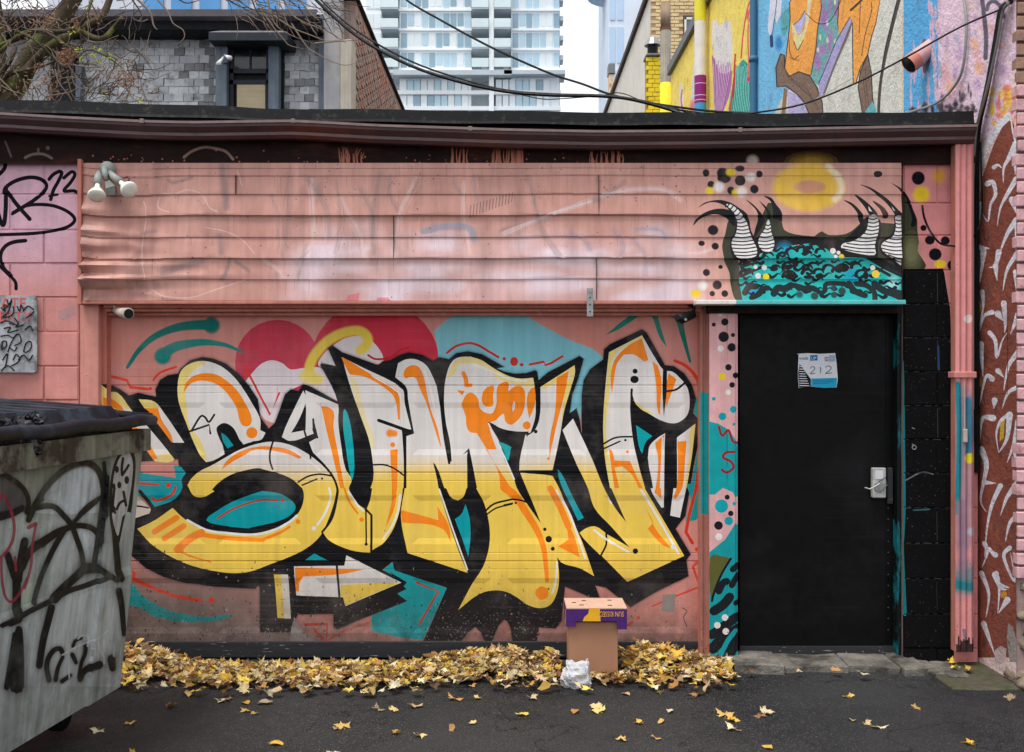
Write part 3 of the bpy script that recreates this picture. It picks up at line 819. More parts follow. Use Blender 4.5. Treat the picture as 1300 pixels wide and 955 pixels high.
# ------------------------------------------------------------------ shared materials
M_door = mat('sprayed steel door', attr='paint', spec=0.14, rough=0.6, var=0.15, scale=1.6, bump=0.10, bscale=140, bdist=0.002, streak=0.16, mottle=((206, 190, 178), 2.6, 0.50, 0.85, .2), scratch=((190, 182, 174), .14),
             chips=((116, 104, 98), 0.12, 0.6, 0.26, 0.12), dirt=((52, 45, 43), 0.06, 0.62, 0.72))
M_side = mat('painted aluminium siding', attr='paint', rough=0.5, var=0.2, scale=2.2, stretch=(3.2, 1, 1.1), mottle=((150, 116, 108), 1.1, 0.52, 0.78, .45), bump=0.08, bscale=60, streak=0.22, chips=((96, 84, 80), 0, 1, 0.30, 0.0))
M_block = mat('painted concrete block', spec=0.1, attr='paint', rough=0.85, var=0.16, scale=7, bump=0.5, bscale=160, bdist=0.004, streak=0.12, chips=((120, 95, 90), 0, 1, 0.31, 0.0))
M_post = mat('painted timber', attr='paint', rough=0.6, var=0.14, scale=10, bump=0.2, bscale=80, streak=0.2, chips=((60, 50, 48), 0.05, 0.5, 0.30, 0.1))
M_pinkwood = mat('weathered pink trim', (196, 124, 108), 0.65, 0.22, 9, 0.25, 70, streak=0.3)
M_core = mat('concrete block core', (120, 100, 96), 0.9, 0.2, 6, 0.3)
M_mortar = mat('pink mortar', (150, 100, 96), 0.9, 0.25, 12, 0.4)
M_fascia = mat('dark brown fascia', (34, 20, 17), 0.7, 0.3, 8, 0.2, 60, streak=0.3)
M_gutter = mat('brown gutter', (72, 46, 46), 0.38, 0.25, 5, 0.12, 40, mottle=((98, 48, 40), 1.3, 0.52, 0.7), spec=0.5)
M_gutlip = mat('worn gutter lip', (128, 108, 106), 0.45, 0.3, 12, 0.2, 60)
M_tar = mat('black roof flashing', (20, 21, 23), 0.55, 0.35, 7, 0.35, 70, mottle=((66, 62, 58), 22, 0.55, 0.72), spec=0.2)
M_black = mat('black door paint', (10, 10, 11), 0.5, mottle=((40, 40, 42), 1.6, .5, .8, .5), scratch=((60, 60, 62), .12), var=0.3, scale=6, bump=0.2, bscale=9, bdist=.006, spec=0.12, streak=0.15)
M_blackblk = M_block
M_rubber = mat('rubber seal', (46, 47, 50), 0.7, 0.3, 20, 0.3, stretch=(0.2, 1, 3), speck=((150, 145, 140), 60, 0.70))
M_steel = mat('grey steel', (120, 122, 122), 0.4, 0.25, 20, 0.15, metal=0.6)
M_gal = mat('galvanised strap', (150, 152, 152), 0.4, 0.25, 30, 0.15, metal=0.5)
M_blk_pl = mat('black plastic', (18, 18, 19), 0.45, 0.2, 20, 0.1)
M_cable = mat('black cable', (16, 16, 17), 0.55, 0.2, 10, 0.0)
M_white_pl = mat('aged white plastic', (186, 172, 160), 0.5, 0.2, 20, 0.1)
M_conc = mat('broken concrete', (126, 121, 113), 0.9, 0.35, 9, 1.0, 38, bdist=0.02, mottle=((66, 63, 58), 5, 0.42, 0.62))

garage = thing('garage', (0, 0.6, 0), 'low pink garage with siding, a graffiti roll-up door and a black side door', 'garage')

# roll-up door
gdoor = link('garage_door', MB().box(DX0 - 0.01, DX1 + 0.01, DD - D0 + 0.025, DD - D0 + 0.06, DZ0, DZ1).mesh('garage_door'), M_door, garage)
# the backing board carries a flat base colour
at_ = gdoor.data.color_attributes.new('paint', 'FLOAT_COLOR', 'CORNER')
at_.data.foreach_set('color', [*lin((208, 128, 110)), 1] * len(gdoor.data.loops))
gdoor['label'] = 'roll-up steel door covered in yellow, orange and teal graffiti lettering'
for k, me in sorted(door_meshes.items()):
    link('door_section' if k < 10 else 'raised_panel', me, M_door, gdoor)
mb = MB().box(DX0, DX1, DD - D0 - 0.012, DD - D0 + 0.03, 0.0, 0.098, 0.004)
mb.build('rubber_seal', M_rubber, gdoor)
for i in range(26):
    x = DX0 + 0.12 + i * (DX1 - DX0 - 0.2) / 25
    MB().tube([(x, DD - D0 - 0.004, fz(817, DD)), (x, DD - D0 + 0.02, fz(817, DD))], 0.006, 8).build('rivet', M_steel, gdoor)

# ------------------------------------------------------------------ siding band
DS = 5.965
suv = front_uv(DS)
sp = Paint(suv)
SALM = (222, 150, 128)
# ghost strokes, drips and buffed tags
T2 = tl(320, 180, 3.939); T1 = tl(0, 180, 3.939); T3 = tl(640, 180, 3.939)
grey = (150, 130, 132); palew = (232, 206, 204)
rr = random.Random(5)
for (x0, y0, x1, y1, w, c, a) in ((180, 150, 170, 520, 4, grey, .6), (100, 250, 135, 560, 5, grey, .5), (330, 230, 390, 480, 9, grey, .55), (300, 190, 295, 600, 4, palew, .6), (440, 280, 580, 590, 5, palew, .6),
                                 (545, 240, 600, 470, 9, grey, .55), (640, 150, 610, 560, 5, grey, .5), (690, 170, 730, 350, 8, grey, .55), (820, 180, 700, 560, 6, palew, .55), (1010, 180, 1050, 260, 5, grey, .5),
                                 (1060, 200, 1090, 560, 4, palew, .6), (1110, 170, 1150, 350, 6, grey, .45), (420, 200, 415, 560, 3, grey, .5), (270, 520, 230, 680, 7, grey, .45), (60, 590, 160, 680, 6, palew, .5), (250, 160, 330, 260, 9, grey, .45)):
    mid = ((x0 + x1) / 2 + rr.uniform(-25, 25), (y0 + y1) / 2)
    sp.line(T2([(x0, y0), mid, (x1, y1)]), w * rr.uniform(.5, 1), c, a * .32, soft=0.8)
    for q in range(3): sp.line(T2([(x0 + rr.uniform(-25, 25), y0 + rr.uniform(0, 40)), (mid[0] + rr.uniform(-25, 25), mid[1]), (x1 + rr.uniform(-25, 25), y1 + rr.uniform(-60, 60))]), rr.uniform(.6, 1.8), c, a * .45)
sp.line(T2([(860, 450), (960, 425), (1080, 430), (1110, 490)]), 8, (150, 152, 168), .5, soft=0.5)
for i in range(14):
    sp.line(T2([(1090 + i * 16, 380 - i * 6), (1095 + i * 16, 320 - i * 5)]), 1.4, (90, 80, 78), .6)
for pts, w, c, a in (((( -10, 440), (150, 400), (330, 330), (480, 285), (600, 200)), 7, grey, .45), (((0, 460), (200, 380), (430, 300)), 6, palew, .6), (((480, 275), (640, 240), (800, 240), (880, 290)), 7, palew, .6), (((120, 180), (160, 330), (190, 450), (280, 580)), 8, grey, .4),
                     (((330, 470), (400, 490), (430, 540)), 9, (150, 140, 160), .4), (((550, 440), (590, 520), (580, 570)), 9, (150, 140, 160), .4), (((660, 440), (780, 440), (800, 490)), 9, (150, 140, 160), .4), (((640, 490), (700, 560), (710, 680)), 8, (170, 150, 165), .4), (((860, 550), (960, 560), (1040, 540)), 4, palew, .6)):
    sp.line(T3(pts), w * .8, c, a * .42, soft=0.9)
    for q in range(3): sp.line(T3([(x_ + rr.uniform(-14, 14), y_ + rr.uniform(-14, 14)) for x_, y_ in pts]), rr.uniform(.8, 2.2), c, a * .5)
for pts in (((720, 300), (735, 360), (715, 560), (735, 690)), ((820, 260), (880, 262), (940, 242), (1010, 265), (1050, 330), (1090, 350)), ((1030, 430), (1130, 450), (1210, 490), (1275, 560)), ((1190, 150), (1210, 220)), ((760, 740), (830, 775), (960, 780), (1080, 740), (1230, 690)), ((800, 270), (795, 330), (850, 355))):
    sp.line(T1(pts), 1.4, (240, 214, 204), .38)
for pts, w in ((((1115, 120), (1120, 200), (1135, 330)), 9), (((820, 660), (930, 620), (1010, 600)), 10), (((1150, 590), (1130, 660), (1110, 690)), 6), (((1180, 600), (1250, 650)), 6), (((720, 460), (780, 450)), 6), (((1100, 470), (1110, 560)), 8), (((840, 190), (870, 205), (960, 180)), 5)):
    sp.line(T1(pts), w * .8, (134, 116, 118), .32, soft=0.8)
sp.raw(T2([(480, 770), (540, 755), (530, 800), (470, 800)]), (220, 100, 120), .7); sp.raw(T2([(630, 780), (680, 780), (700, 800), (620, 800)]), (220, 110, 130), .7)
# rust runs and dirt from the laps
for i in range(210):
    x_ = rr.uniform(108, 905); y_ = rr.choice([208, 224, 247, 274, 301.5, 328.5, 355]) + 1.5; l_ = rr.uniform(4, 24)
    sp.line([(x_, y_), (x_ + rr.uniform(-.8, .8), y_ + l_)], rr.uniform(.5, 1.6), rr.choice([(120, 82, 70), (96, 70, 64), (140, 100, 88), (150, 140, 140)]), rr.uniform(.15, .42), w2=.4)
for i in range(150):
    sp.dot((rr.uniform(108, 900), rr.choice([rr.uniform(208, 260), rr.uniform(210, 380)])), rr.uniform(.4, 1.3), rr.choice([(90, 66, 60), (60, 46, 44), (150, 110, 98)]), .7, n=5)
# dots and the horned creature
H1 = tl(870, 195, 4.775); H2 = tl(1020, 195, 4.775); I1 = tl(970, 180, 3.939)
SUNC = (244, 196, 62)
for f, a in ((1.0, .35), (.93, .5), (.86, .8)): sp.dot((1026, 238), 48 * f, SUNC, a, r2=33 * f, n=28)
for f, a in ((1.0, .6), (.8, .9)): sp.dot((1028, 237.5), 21 * f, (214, 150, 120), a, r2=9 * f, n=20)
sp.line(H2([(150, 80), (215, 150), (225, 230), (190, 280)]), 7, (244, 226, 190), .7, soft=.6)
for x, y, r, r2 in ((125, 118, 20, 22), (225, 120, 34, 32), (235, 150, 40, 30), (330, 92, 28, 18), (448, 125, 19, 20), (332, 165, 32, 31), (155, 188, 21, 21), (275, 225, 22, 23), (417, 217, 25, 26), (167, 465, 31, 30), (98, 545, 19, 16), (180, 563, 21, 21), (213, 688, 13, 12), (127, 722, 21, 21), (193, 797, 27, 27), (162, 850, 16, 16), (238, 850, 20, 20)):
    sp.dot(H1([(x, y)])[0], r / 4.775, (24, 22, 28), r2=r2 / 4.775, soft=.12)
for x, y, r in ((275, 115, 26), (147, 228, 24), (308, 238, 24), (62, 850, 27)): sp.dot(H1([(x, y)])[0], r / 4.775, (240, 206, 40), r2=r * .85 / 4.775, soft=.35)
for x, y, r in ((395, 145, 24), (203, 205, 28), (342, 232, 27), (105, 800, 25)): sp.dot(H1([(x, y)])[0], r / 4.775, (240, 228, 222), .9, soft=.45)
HK = (22, 22, 24); OL = (62, 63, 48)
sp.dot(H2([(450, 125)])[0], 5.6, HK, r2=4)
# olive shade behind the horns
sp.raw(spline(H1([(265, 400), (310, 420), (310, 520), (290, 600), (320, 640), (345, 885), (300, 885), (275, 800), (265, 720), (235, 650), (222, 560), (240, 490)]), 3, True), OL)
sp.raw(spline(H1([(500, 300), (560, 330), (586, 420), (600, 465), (660, 490), (764, 502)]) + H2([(70, 498), (110, 472), (150, 495), (250, 490), (310, 455), (345, 420), (360, 400), (470, 420), (620, 430), (690, 450), (697, 560), (735, 690), (605, 720), (420, 660), (250, 640), (100, 580), (0, 550)]) + H1([(600, 570), (450, 600), (420, 520), (440, 440)]), 2, True), OL)
sp.raw(spline(H1([(400, 520), (600, 500), (764, 505)]) + H2([(100, 515), (220, 520), (300, 560), (420, 620), (600, 700), (605, 760), (420, 670), (250, 640), (120, 580), (0, 550)]) + H1([(600, 572), (450, 610), (430, 660), (335, 690), (330, 650), (440, 640)]), 2, True), HK)
teal = (36, 182, 178)
sp.raw(H1([(330, 690), (345, 665), (440, 650), (452, 612), (500, 590), (540, 595), (560, 570), (600, 575), (640, 556), (680, 562), (720, 548), (764, 548)]) + H2([(20, 545), (40, 560), (75, 556), (100, 575), (135, 578), (170, 612), (250, 632), (380, 636), (420, 662), (500, 712), (604, 758), (606, 892), (0, 892)]) + H1([(345, 892), (325, 770)]), teal)
sp.dot(H1([(600, 585)])[0], 8, (20, 140, 180), .5, soft=.6); sp.dot(H1([(410, 835)])[0], 8, (20, 140, 190), .5, soft=.6); sp.dot(H2([(290, 740)])[0], 9, (20, 150, 190), .5, soft=.6); sp.dot(H2([(540, 790)])[0], 7, (190, 225, 225), .5, soft=.6)
arcs = [(H1, 640, 600, 30), (H1, 700, 590, 26), (H1, 740, 610, 22), (H1, 590, 630, 34), (H1, 500, 625, 30), (H1, 630, 690, 40), (H1, 690, 680, 30), (H1, 740, 700, 30), (H1, 550, 700, 26), (H1, 380, 690, 34), (H1, 370, 735, 38), (H1, 630, 745, 40), (H1, 740, 730, 34),
        (H2, 30, 590, 28), (H2, 100, 600, 28), (H2, 60, 690, 34), (H2, 150, 700, 30), (H2, 240, 700, 34), (H2, 320, 690, 30), (H2, 90, 725, 30), (H2, 200, 715, 26), (H2, 350, 735, 34), (H2, 20, 720, 24)]
ra = random.Random(3)
for fn, x, y, r in arcs:
    a0 = ra.uniform(-0.3, 0.2); pts = [(x + r * math.cos(math.pi + a0 + t), y + r * 0.8 * math.sin(math.pi + a0 + t)) for t in np.linspace(0, 2.9, 6)]
    sp.line(fn(pts), 4.8, HK, w2=2.2, sm=3)
TPOLY = np.array(H1([(345, 672), (440, 655), (460, 618), (560, 580), (700, 560), (764, 556)]) + H2([(60, 565), (130, 585), (170, 620), (250, 640), (380, 645), (500, 720), (590, 760), (595, 870), (0, 870)]) + H1([(360, 870), (340, 770)]))
tried = 0; placed = []
while len(placed) < 62 and tried < 4000:
    tried += 1
    cx_, cy_ = ra.uniform(940, 1145), ra.uniform(312, 378)
    if not inside(TPOLY, np.array([cx_]), np.array([cy_]))[0] or any((cx_ - a) ** 2 + ((cy_ - b) * 1.5) ** 2 < 110 for a, b in placed): continue
    placed.append((cx_, cy_)); s_ = ra.uniform(.8, 1.3); dr = ra.choice((-1, 1)); tl_ = ra.uniform(-.3, .5)
    pts = [(cx_ + dr * (-6 + 3 * k) * s_, cy_ + (1.8 * math.sin(k * 1.5 + tl_) + tl_ * k) * s_) for k in range(5)]
    sp.line(pts, 4.4 * s_, (18, 30, 34), w2=1.0, sm=3)
for fn, x, y, rx, ry in ((H1, 615, 690, 34, 16), (H1, 640, 745, 44, 20), (H2, 240, 700, 32, 20), (H2, 95, 745, 26, 18), (H2, 30, 750, 34, 12), (H2, 375, 740, 18, 24)):
    sp.dot(fn([(x, y)])[0], rx / 4.775, HK, r2=ry / 4.775)
for fn, pts, w in ((H1, ((360, 845), (385, 810), (430, 805)), 8), (H1, ((400, 875), (450, 850), (460, 825), (500, 815)), 7), (H1, ((535, 850), (560, 815), (600, 820), (640, 800)), 9), (H1, ((660, 800), (710, 815), (750, 830)), 7), (H2, ((0, 815), (60, 815), (100, 845), (130, 830), (140, 790), (250, 790)), 6), (H2, ((275, 790), (310, 835), (370, 860)), 8), (H2, ((320, 790), (380, 800), (425, 840), (430, 885)), 7), (H2, ((430, 790), (480, 830), (540, 850), (600, 880)), 9), (H2, ((500, 690), (560, 720), (600, 740)), 4), (H2, ((410, 680), (470, 710), (520, 740)), 4), (H2, ((540, 830), (600, 845)), 5), (H1, ((335, 690), (400, 670), (440, 662)), 3), (H1, ((335, 745), (400, 715), (460, 690)), 4)):
    sp.line(fn(pts), w, (30, 42, 46), sm=4)
for x, y, r in ((182, 815, 16), (232, 835, 22), (183, 858, 18), (65, 865, 22)): sp.dot(H2([(x, y)])[0], r / 4.775, (44, 70, 70), soft=.2)
sp.dot(H1([(690, 855)])[0], 4, (40, 80, 84), soft=.4)
# horns: white bodies with black rings, black tips
def ringed(fn, body, rings, w=1.5):
    sp.raw(spline(fn(body), 3, True), (232, 228, 226))
    for a_, b_ in rings:
        mx, my = (a_[0] + b_[0]) / 2, (a_[1] + b_[1]) / 2 + 7
        sp.line(fn([a_, (mx, my), b_]), w, HK, sm=3)
sp.raw(spline(H1([(48, 438), (62, 402), (105, 366), (160, 343), (210, 336), (255, 342), (320, 370), (325, 420), (290, 440), (262, 405), (235, 385), (180, 371), (120, 382), (80, 405)]), 3, True), HK)
sp.raw(spline(H1([(75, 333), (110, 302), (165, 286), (220, 283), (275, 300), (325, 333), (364, 362), (388, 405), (398, 470), (442, 560), (442, 628), (395, 648), (300, 645), (272, 590), (275, 520), (298, 480), (304, 420), (295, 385), (250, 330), (210, 305), (160, 296), (110, 311)]), 3, True), HK)
ringed(H1, [(246, 312), (272, 310), (312, 338), (345, 378), (373, 420), (390, 480), (412, 530), (432, 580), (425, 622), (380, 636), (312, 632), (284, 580), (282, 530), (304, 490), (314, 440), (312, 400), (284, 352)],
       [((240, 325), (265, 306)), ((262, 340), (288, 318)), ((283, 358), (310, 336)), ((300, 378), (332, 354)), ((314, 400), (350, 384)), ((310, 420), (374, 408)), ((310, 440), (380, 434)), ((306, 460), (386, 458)), ((302, 482), (392, 480)), ((290, 506), (400, 503)), ((280, 530), (414, 526)), ((278, 552), (426, 546)), ((284, 575), (434, 567)), ((290, 598), (436, 590)), ((300, 618), (432, 611))], 1.6)
sp.raw(spline(H1([(365, 278), (410, 310), (445, 350), (470, 385), (480, 405), (468, 440), (440, 480), (410, 518), (425, 450), (440, 400), (428, 350), (400, 315)]), 3, True), HK)
sp.raw(H1([(445, 285), (482, 318), (506, 350), (518, 395), (500, 405), (490, 352)]), HK)
sp.raw(spline(H1([(475, 258), (522, 270), (548, 310), (577, 350), (588, 410), (560, 400), (530, 390), (528, 345), (515, 290)]), 3, True), HK)
ringed(H1, [(505, 400), (517, 440), (520, 480), (540, 540), (520, 592), (470, 592), (442, 550), (452, 500), (480, 460), (492, 420)], [((488, 432), (516, 430)), ((478, 455), (518, 452)), ((462, 478), (522, 474)), ((448, 505), (530, 498)), ((442, 530), (538, 522)), ((444, 552), (540, 544)), ((452, 575), (532, 568))], 1.6)
for pts in (((240, 282), (290, 300), (332, 340), (362, 385), (368, 430), (342, 425), (320, 362), (285, 315)), ((310, 248), (352, 270), (396, 310), (432, 350), (442, 378), (400, 382), (370, 330), (340, 290)), ((415, 287), (462, 310), (496, 345), (512, 388), (482, 392), (460, 342)), ((340, 188), (400, 205), (450, 235), (502, 270), (546, 315), (582, 360), (600, 392), (560, 394), (530, 342), (488, 290), (430, 241), (390, 212)), ((528, 178), (572, 200), (600, 222), (600, 250), (572, 212))):
    sp.raw(spline(H2(pts), 3, True), HK)
sp.raw(H2([(390, 320), (412, 355), (392, 350)]), (225, 222, 220)); sp.raw(H2([(530, 320), (552, 352), (540, 345)]), (225, 222, 220))
sp.raw(spline(H2([(345, 430), (300, 475), (225, 545), (215, 585), (300, 620), (430, 640), (450, 560), (470, 470), (462, 400), (400, 380), (365, 400)]), 3, True), HK)
ringed(H2, [(400, 378), (440, 378), (455, 410), (453, 470), (430, 560), (424, 618), (300, 602), (228, 575), (242, 545), (300, 532), (370, 482), (390, 430)],
       [((398, 395), (446, 392)), ((394, 418), (456, 412)), ((390, 440), (456, 438)), ((378, 462), (454, 460)), ((362, 485), (448, 484)), ((335, 508), (442, 506)), ((305, 528), (436, 528)), ((262, 545), (432, 552)), ((240, 562), (428, 578)), ((232, 578), (424, 602))], 1.6)
sp.raw(spline(H2([(548, 370), (604, 375), (606, 700), (540, 660), (470, 610), (455, 560), (485, 520), (535, 490), (552, 430)]), 2, True), HK)
ringed(H2, [(556, 382), (602, 384), (604, 440), (602, 668), (545, 640), (485, 602), (468, 562), (492, 532), (540, 502), (560, 440)],
       [((558, 402), (604, 400)), ((558, 424), (604, 420)), ((556, 446), (604, 444)), ((550, 470), (604, 468)), ((542, 494), (604, 492)), ((522, 516), (604, 516)), ((495, 534), (604, 540)), ((475, 556), (604, 565)), ((472, 576), (604, 590)), ((484, 598), (604, 616)), ((510, 616), (604, 640)), ((540, 635), (604, 660))], 1.6)
for x, y, r, c in ((425, 688, 13, WHT), (478, 692, 16, WHT), (440, 742, 18, WHT), (487, 748, 20, (244, 210, 40))): sp.dot(H1([(x, y)])[0], r / 4.775, c)
for x, y, r, c in ((175, 592, 18, WHT), (208, 603, 12, WHT), (190, 626, 11, WHT), (226, 627, 16, (240, 200, 60)), (419, 693, 16, WHT), (436, 731, 24, (250, 205, 70))): sp.dot(H2([(x, y)])[0], r / 4.775, c)

SX0, SX1 = fx(106, DS), fx(1144, DS)
SZ0, SZ1 = fz(382, DS), fz(207, DS)
LAPS = [207, 214, 223.5, 247, 274, 301.5, 328.5, 355, 382]
DEEP = {223.5: .006, 247: .008, 274: .018, 301.5: .008, 328.5: .018, 355: .008, 382: .010, 214: .004}
zs, ds = [], []
for a_, b_ in zip(LAPS[:-1], LAPS[1:]):
    e = DEEP[b_]
    zs += [a_ + 0.3, b_ - 2.0, b_ - 0.2]; ds += [0.0, -e, -e]
zs = np.array(zs); ds = np.array(ds)
slines = []
for z in zs: slines.append([(SX0, fz(z, DS)), (SX1, fz(z, DS))])
gx = list(np.arange(107, 260, 3.0)) + list(np.arange(265, 1144, 22.0))
for x in gx: slines.append([(fx(x, DS), SZ0), (fx(x, DS), SZ1)])
for y in np.arange(209, 382, 3.0): slines.append([(SX0, fz(y, DS)), (fx(258, DS), fz(y, DS))])
for y in np.arange(232, 382, 9.0): slines.append([(SX0, fz(y, DS)), (SX1, fz(y, DS))])
def side_depth(u, v):
    py = HY - (v - EYE) * S0 * D0 / DS
    px = u * S0 * D0 / DS + 650
    wob = 2.6 * np.sin(px / 37.0) * smooth(260, 110, px) + 0.7 * (noise2(px / 90, py * 0, 9) - .5)
    y = np.interp(py + wob, zs, ds)
    k = smooth(235, 112, px) * smooth(232, 300, py)
    y = y - k * (0.030 * np.sin((py - 300) / 8.0 + px / 90.0) * smooth(300, 340, py) + 0.03 * (fbm(px / 70, py / 40, 21, 2) - .35))
    rd = 1 - np.abs(2 * fbm((px + py * .8) / 75, (py - px * .12) / 26, 63, 2) - 1)
    y = y - np.exp(-np.clip(px - 108, 0, 999) / 55.0) * smooth(270, 325, py) * 0.05 * rd ** 2
    for y0_, sl, A_, w_, dc in ((292, .10, .022, 4.5, 60), (318, .06, -.020, 5, 45), (338, -.02, .034, 4.2, 70), (347, .05, -.030, 4, 60), (356, -.04, .036, 4.0, 80), (368, -.02, -.028, 4.5, 60), (266, .05, .014, 5, 40)):
        y = y - A_ * np.exp(-np.clip(px - 106, 0, 999) / dc) * np.exp(-((py - y0_ - sl * (px - 106)) / w_) ** 2)
    y = y + 0.006 * (fbm(px / 120, py / 90, 5) - .5)
    return y
def side_base(u, v):
    py = HY - (v - EYE) * S0 * D0 / DS
    px = u * S0 * D0 / DS + 650
    n = fbm(px / 80, py / 50, 31)[:, None]
    c = np.array(lin((224, 170, 156))) * (1 - n) + np.array(lin((198, 142, 130))) * n
    buff = smooth(280, 330, py + 60 * (fbm(px / 70, py / 60, 8) - .5)) * smooth(330, 420, px) * smooth(920, 830, px) + smooth(330, 375, py) * smooth(420, 560, px) * smooth(900, 830, px) * .6
    t = (np.clip(buff, 0, 1) * (.35 + .75 * smooth(.36, .6, fbm(px / 55, py / 18, 57, 3))) * (0.75 + 0.6 * (fbm(px / 40, py / 25, 14)[:] - .3)))[:, None]
    c = c * (1 - np.clip(t, 0, 1)) + np.array(lin((236, 214, 222))) * np.clip(t, 0, 1)
    g = (smooth(360, 110, px) * .55 * fbm(px / 50, py / 20, 77) + .35 * smooth(.5, .75, fbm(px / 22, py / 60, 99)))[:, None]
    return c * (1 - g) + np.array(lin((150, 112, 106))) * g
side_to3d = lambda u, v: (u, (DS - D0) + side_depth(u, v), v)
side_part = lambda u, v: sum((v < fz(l, DS)).astype(int) for l in (223.5, 247, 274, 301.5, 328.5, 355))
siding = link('siding', MB().box(SX0 - .005, SX1 + .005, -0.012, 0.10, SZ0 + .002, SZ1 + .05).mesh('siding'), M_pinkwood, garage)
siding['label'] = 'pink siding band with buckled left end and a horned teal creature painted on the right'
for k, me in sorted(surface((SX0, SX1, SZ0, SZ1), side_base, sp.layers, slines, side_to3d, None, side_part).items()):
    me.materials.append(M_side); me.polygons.foreach_set('use_smooth', [True] * len(me.polygons))
    try: me.set_sharp_from_angle(angle=math.radians(24))
    except Exception: pass
    link('siding_plank', me, None, siding)
# trims round the siding, drip strip over the doors
def bar(px0, px1, py0, py1, y0, y1, m, name, parent, b=0.003, d=DS):
    return MB().box(fx(px0, d), fx(px1, d), y0, y1, fz(py1, d), fz(py0, d), b).build(name, m, parent)
bar(100.5, 105.6, 203, 387, -0.062, -0.0, M_pinkwood, 'corner_trim', siding)
bar(106, 885, 382.6, 386.5, -0.058, -0.0, M_pinkwood, 'bottom_trim', siding)
M_drip = mat('painted drip strip', attr='paint', rough=0.4, var=0.15, streak=0.2)
mb = MB()
mb.cur = lin((232, 226, 220)); mb.box(fx(884, 5.86), fx(935, 5.86), -0.145, -0.02, fz(386.5, 5.86), fz(381, 5.86), .003)
mb.cur = lin((96, 190, 188)); mb.box(fx(935.2, 5.86), fx(1150, 5.86), -0.145, -0.02, fz(386.5, 5.86), fz(381, 5.86), .003)
mb.build('drip_strip', M_drip, garage)
MB().box(fx(900, 5.95), fx(1146, 5.95), -0.02, 0.10, fz(398, 6), fz(386.8, 6)).build('door_header', M_fascia, garage)
# vertical laps in the siding where lengths meet
for x, a_, b_ in ((500, 274, 328), (757, 328, 381), (300, 223, 247), (760, 223, 274)):
    MB().box(fx(x, DS) - .0012, fx(x, DS) + .0012, -0.0535, -0.036, fz(b_, DS), fz(a_, DS)).build('siding_joint', M_fascia, siding)

# ------------------------------------------------------------------ block walls
def block_wall(px0, px1, rows, joints, layers, base, core_y=0.02, d=6.0, z0=0.0, name='block_wall', top=None):
    uvf = front_uv(d)
    u0, u1 = fx(px0, d), fx(px1, d)
    v1 = fz(rows[0], d); v0 = z0
    zz = [fz(r, d) for r in rows]
    while zz[-1] > z0 + 0.19: zz.append(zz[-1] - 0.2)
    if zz[-1] > z0 + 0.03: zz.append(z0)
    g, w = 0.0035, 0.004
    lines_ = []; bounds = []
    for i, (a_, b_) in enumerate(zip(zz[:-1], zz[1:])):
        jj = [u0] + [fx(j, d) for j in joints[i % 2]] + [u1]
        for x0, x1 in zip(jj[:-1], jj[1:]): bounds.append((x0, x1, b_, a_))
    for x0, x1, b_, a_ in bounds:
        for e in (g, g + w):
            q = [(x0 + e, b_ + e), (x1 - e, b_ + e), (x1 - e, a_ - e), (x0 + e, a_ - e)]
            lines_.append(q + [q[0]])
        lines_.append([(x0, b_), (x1, b_), (x1, a_), (x0, a_), (x0, b_)])
    def depth(u, v):
        y = np.full(len(u), 0.008)
        for n, (x0, x1, b_, a_) in enumerate(bounds):
            m = np.minimum(np.minimum(u - x0, x1 - u), np.minimum(v - b_, a_ - v))
            off = 0.003 * math.sin(n * 12.9898)
            y = np.where(m > 0, np.where(m < g + 1e-6, 0.008, np.clip(0.008 - (m - g) / w * 0.008, 0, 0.008) + off * np.clip((m - g) / w, 0, 1)), y)
        return y
    def partof(u, v):
        k = np.zeros(len(u), int)
        for n, (x0, x1, b_, a_) in enumerate(bounds): k = np.where((u > x0) & (u < x1) & (v > b_) & (v < a_), n, k)
        return k
    ms = surface((u0, u1, v0, v1), base, layers, lines_, lambda u, v: (u, (d - D0) + depth(u, v), v), None, partof)
    core = MB().box(u0, u1, (d - D0) + core_y, (d - D0) + 0.2, z0, v1).build(name, M_core, garage)
    for k, me in sorted(ms.items()): link('concrete_block', me, M_block, core)
    return core

lp = Paint(front_uv(6.0))
LT = tl(0, 190, 5.967); LU = tl(0, 340, 5.967)
TK = (20, 18, 24)
for pts, w in ((((-20, 470), (10, 560), (30, 560), (42, 450), (44, 290)), 5.5), (((30, 330), (40, 290), (90, 250), (160, 222), (240, 210), (315, 228), (350, 272), (325, 325), (255, 385), (180, 432), (92, 485)), 5), (((55, 320), (130, 420), (225, 527)), 5.2),
               (((92, 485), (180, 432), (280, 416), (400, 425), (500, 463), (558, 510), (560, 548), (512, 585), (420, 612), (250, 636), (-10, 646)), 4.4), (((370, 225), (400, 190), (446, 166), (466, 180), (440, 240), (402, 310), (384, 378)), 4.6), (((372, 350), (432, 342)), 3.4), (((482, 215), (540, 168), (566, 190), (532, 250), (482, 312), (556, 312), (598, 336)), 4.4),
               (((195, 690), (112, 700), (52, 725), (15, 770), (5, 830), (30, 900), (85, 958)), 5), (((-5, 70), (32, 95), (34, 140), (-5, 185)), 5)):
    lp.line(LT(pts), w, TK)
lp.line(LU([(0, -10), (70, 58), (116, 108), (122, 160)]), 3.8, TK, w2=4.6)
lp.raw(LU([(430, 330), (560, 280), (575, 350), (500, 400), (440, 390)]), (160, 140, 148), .5)
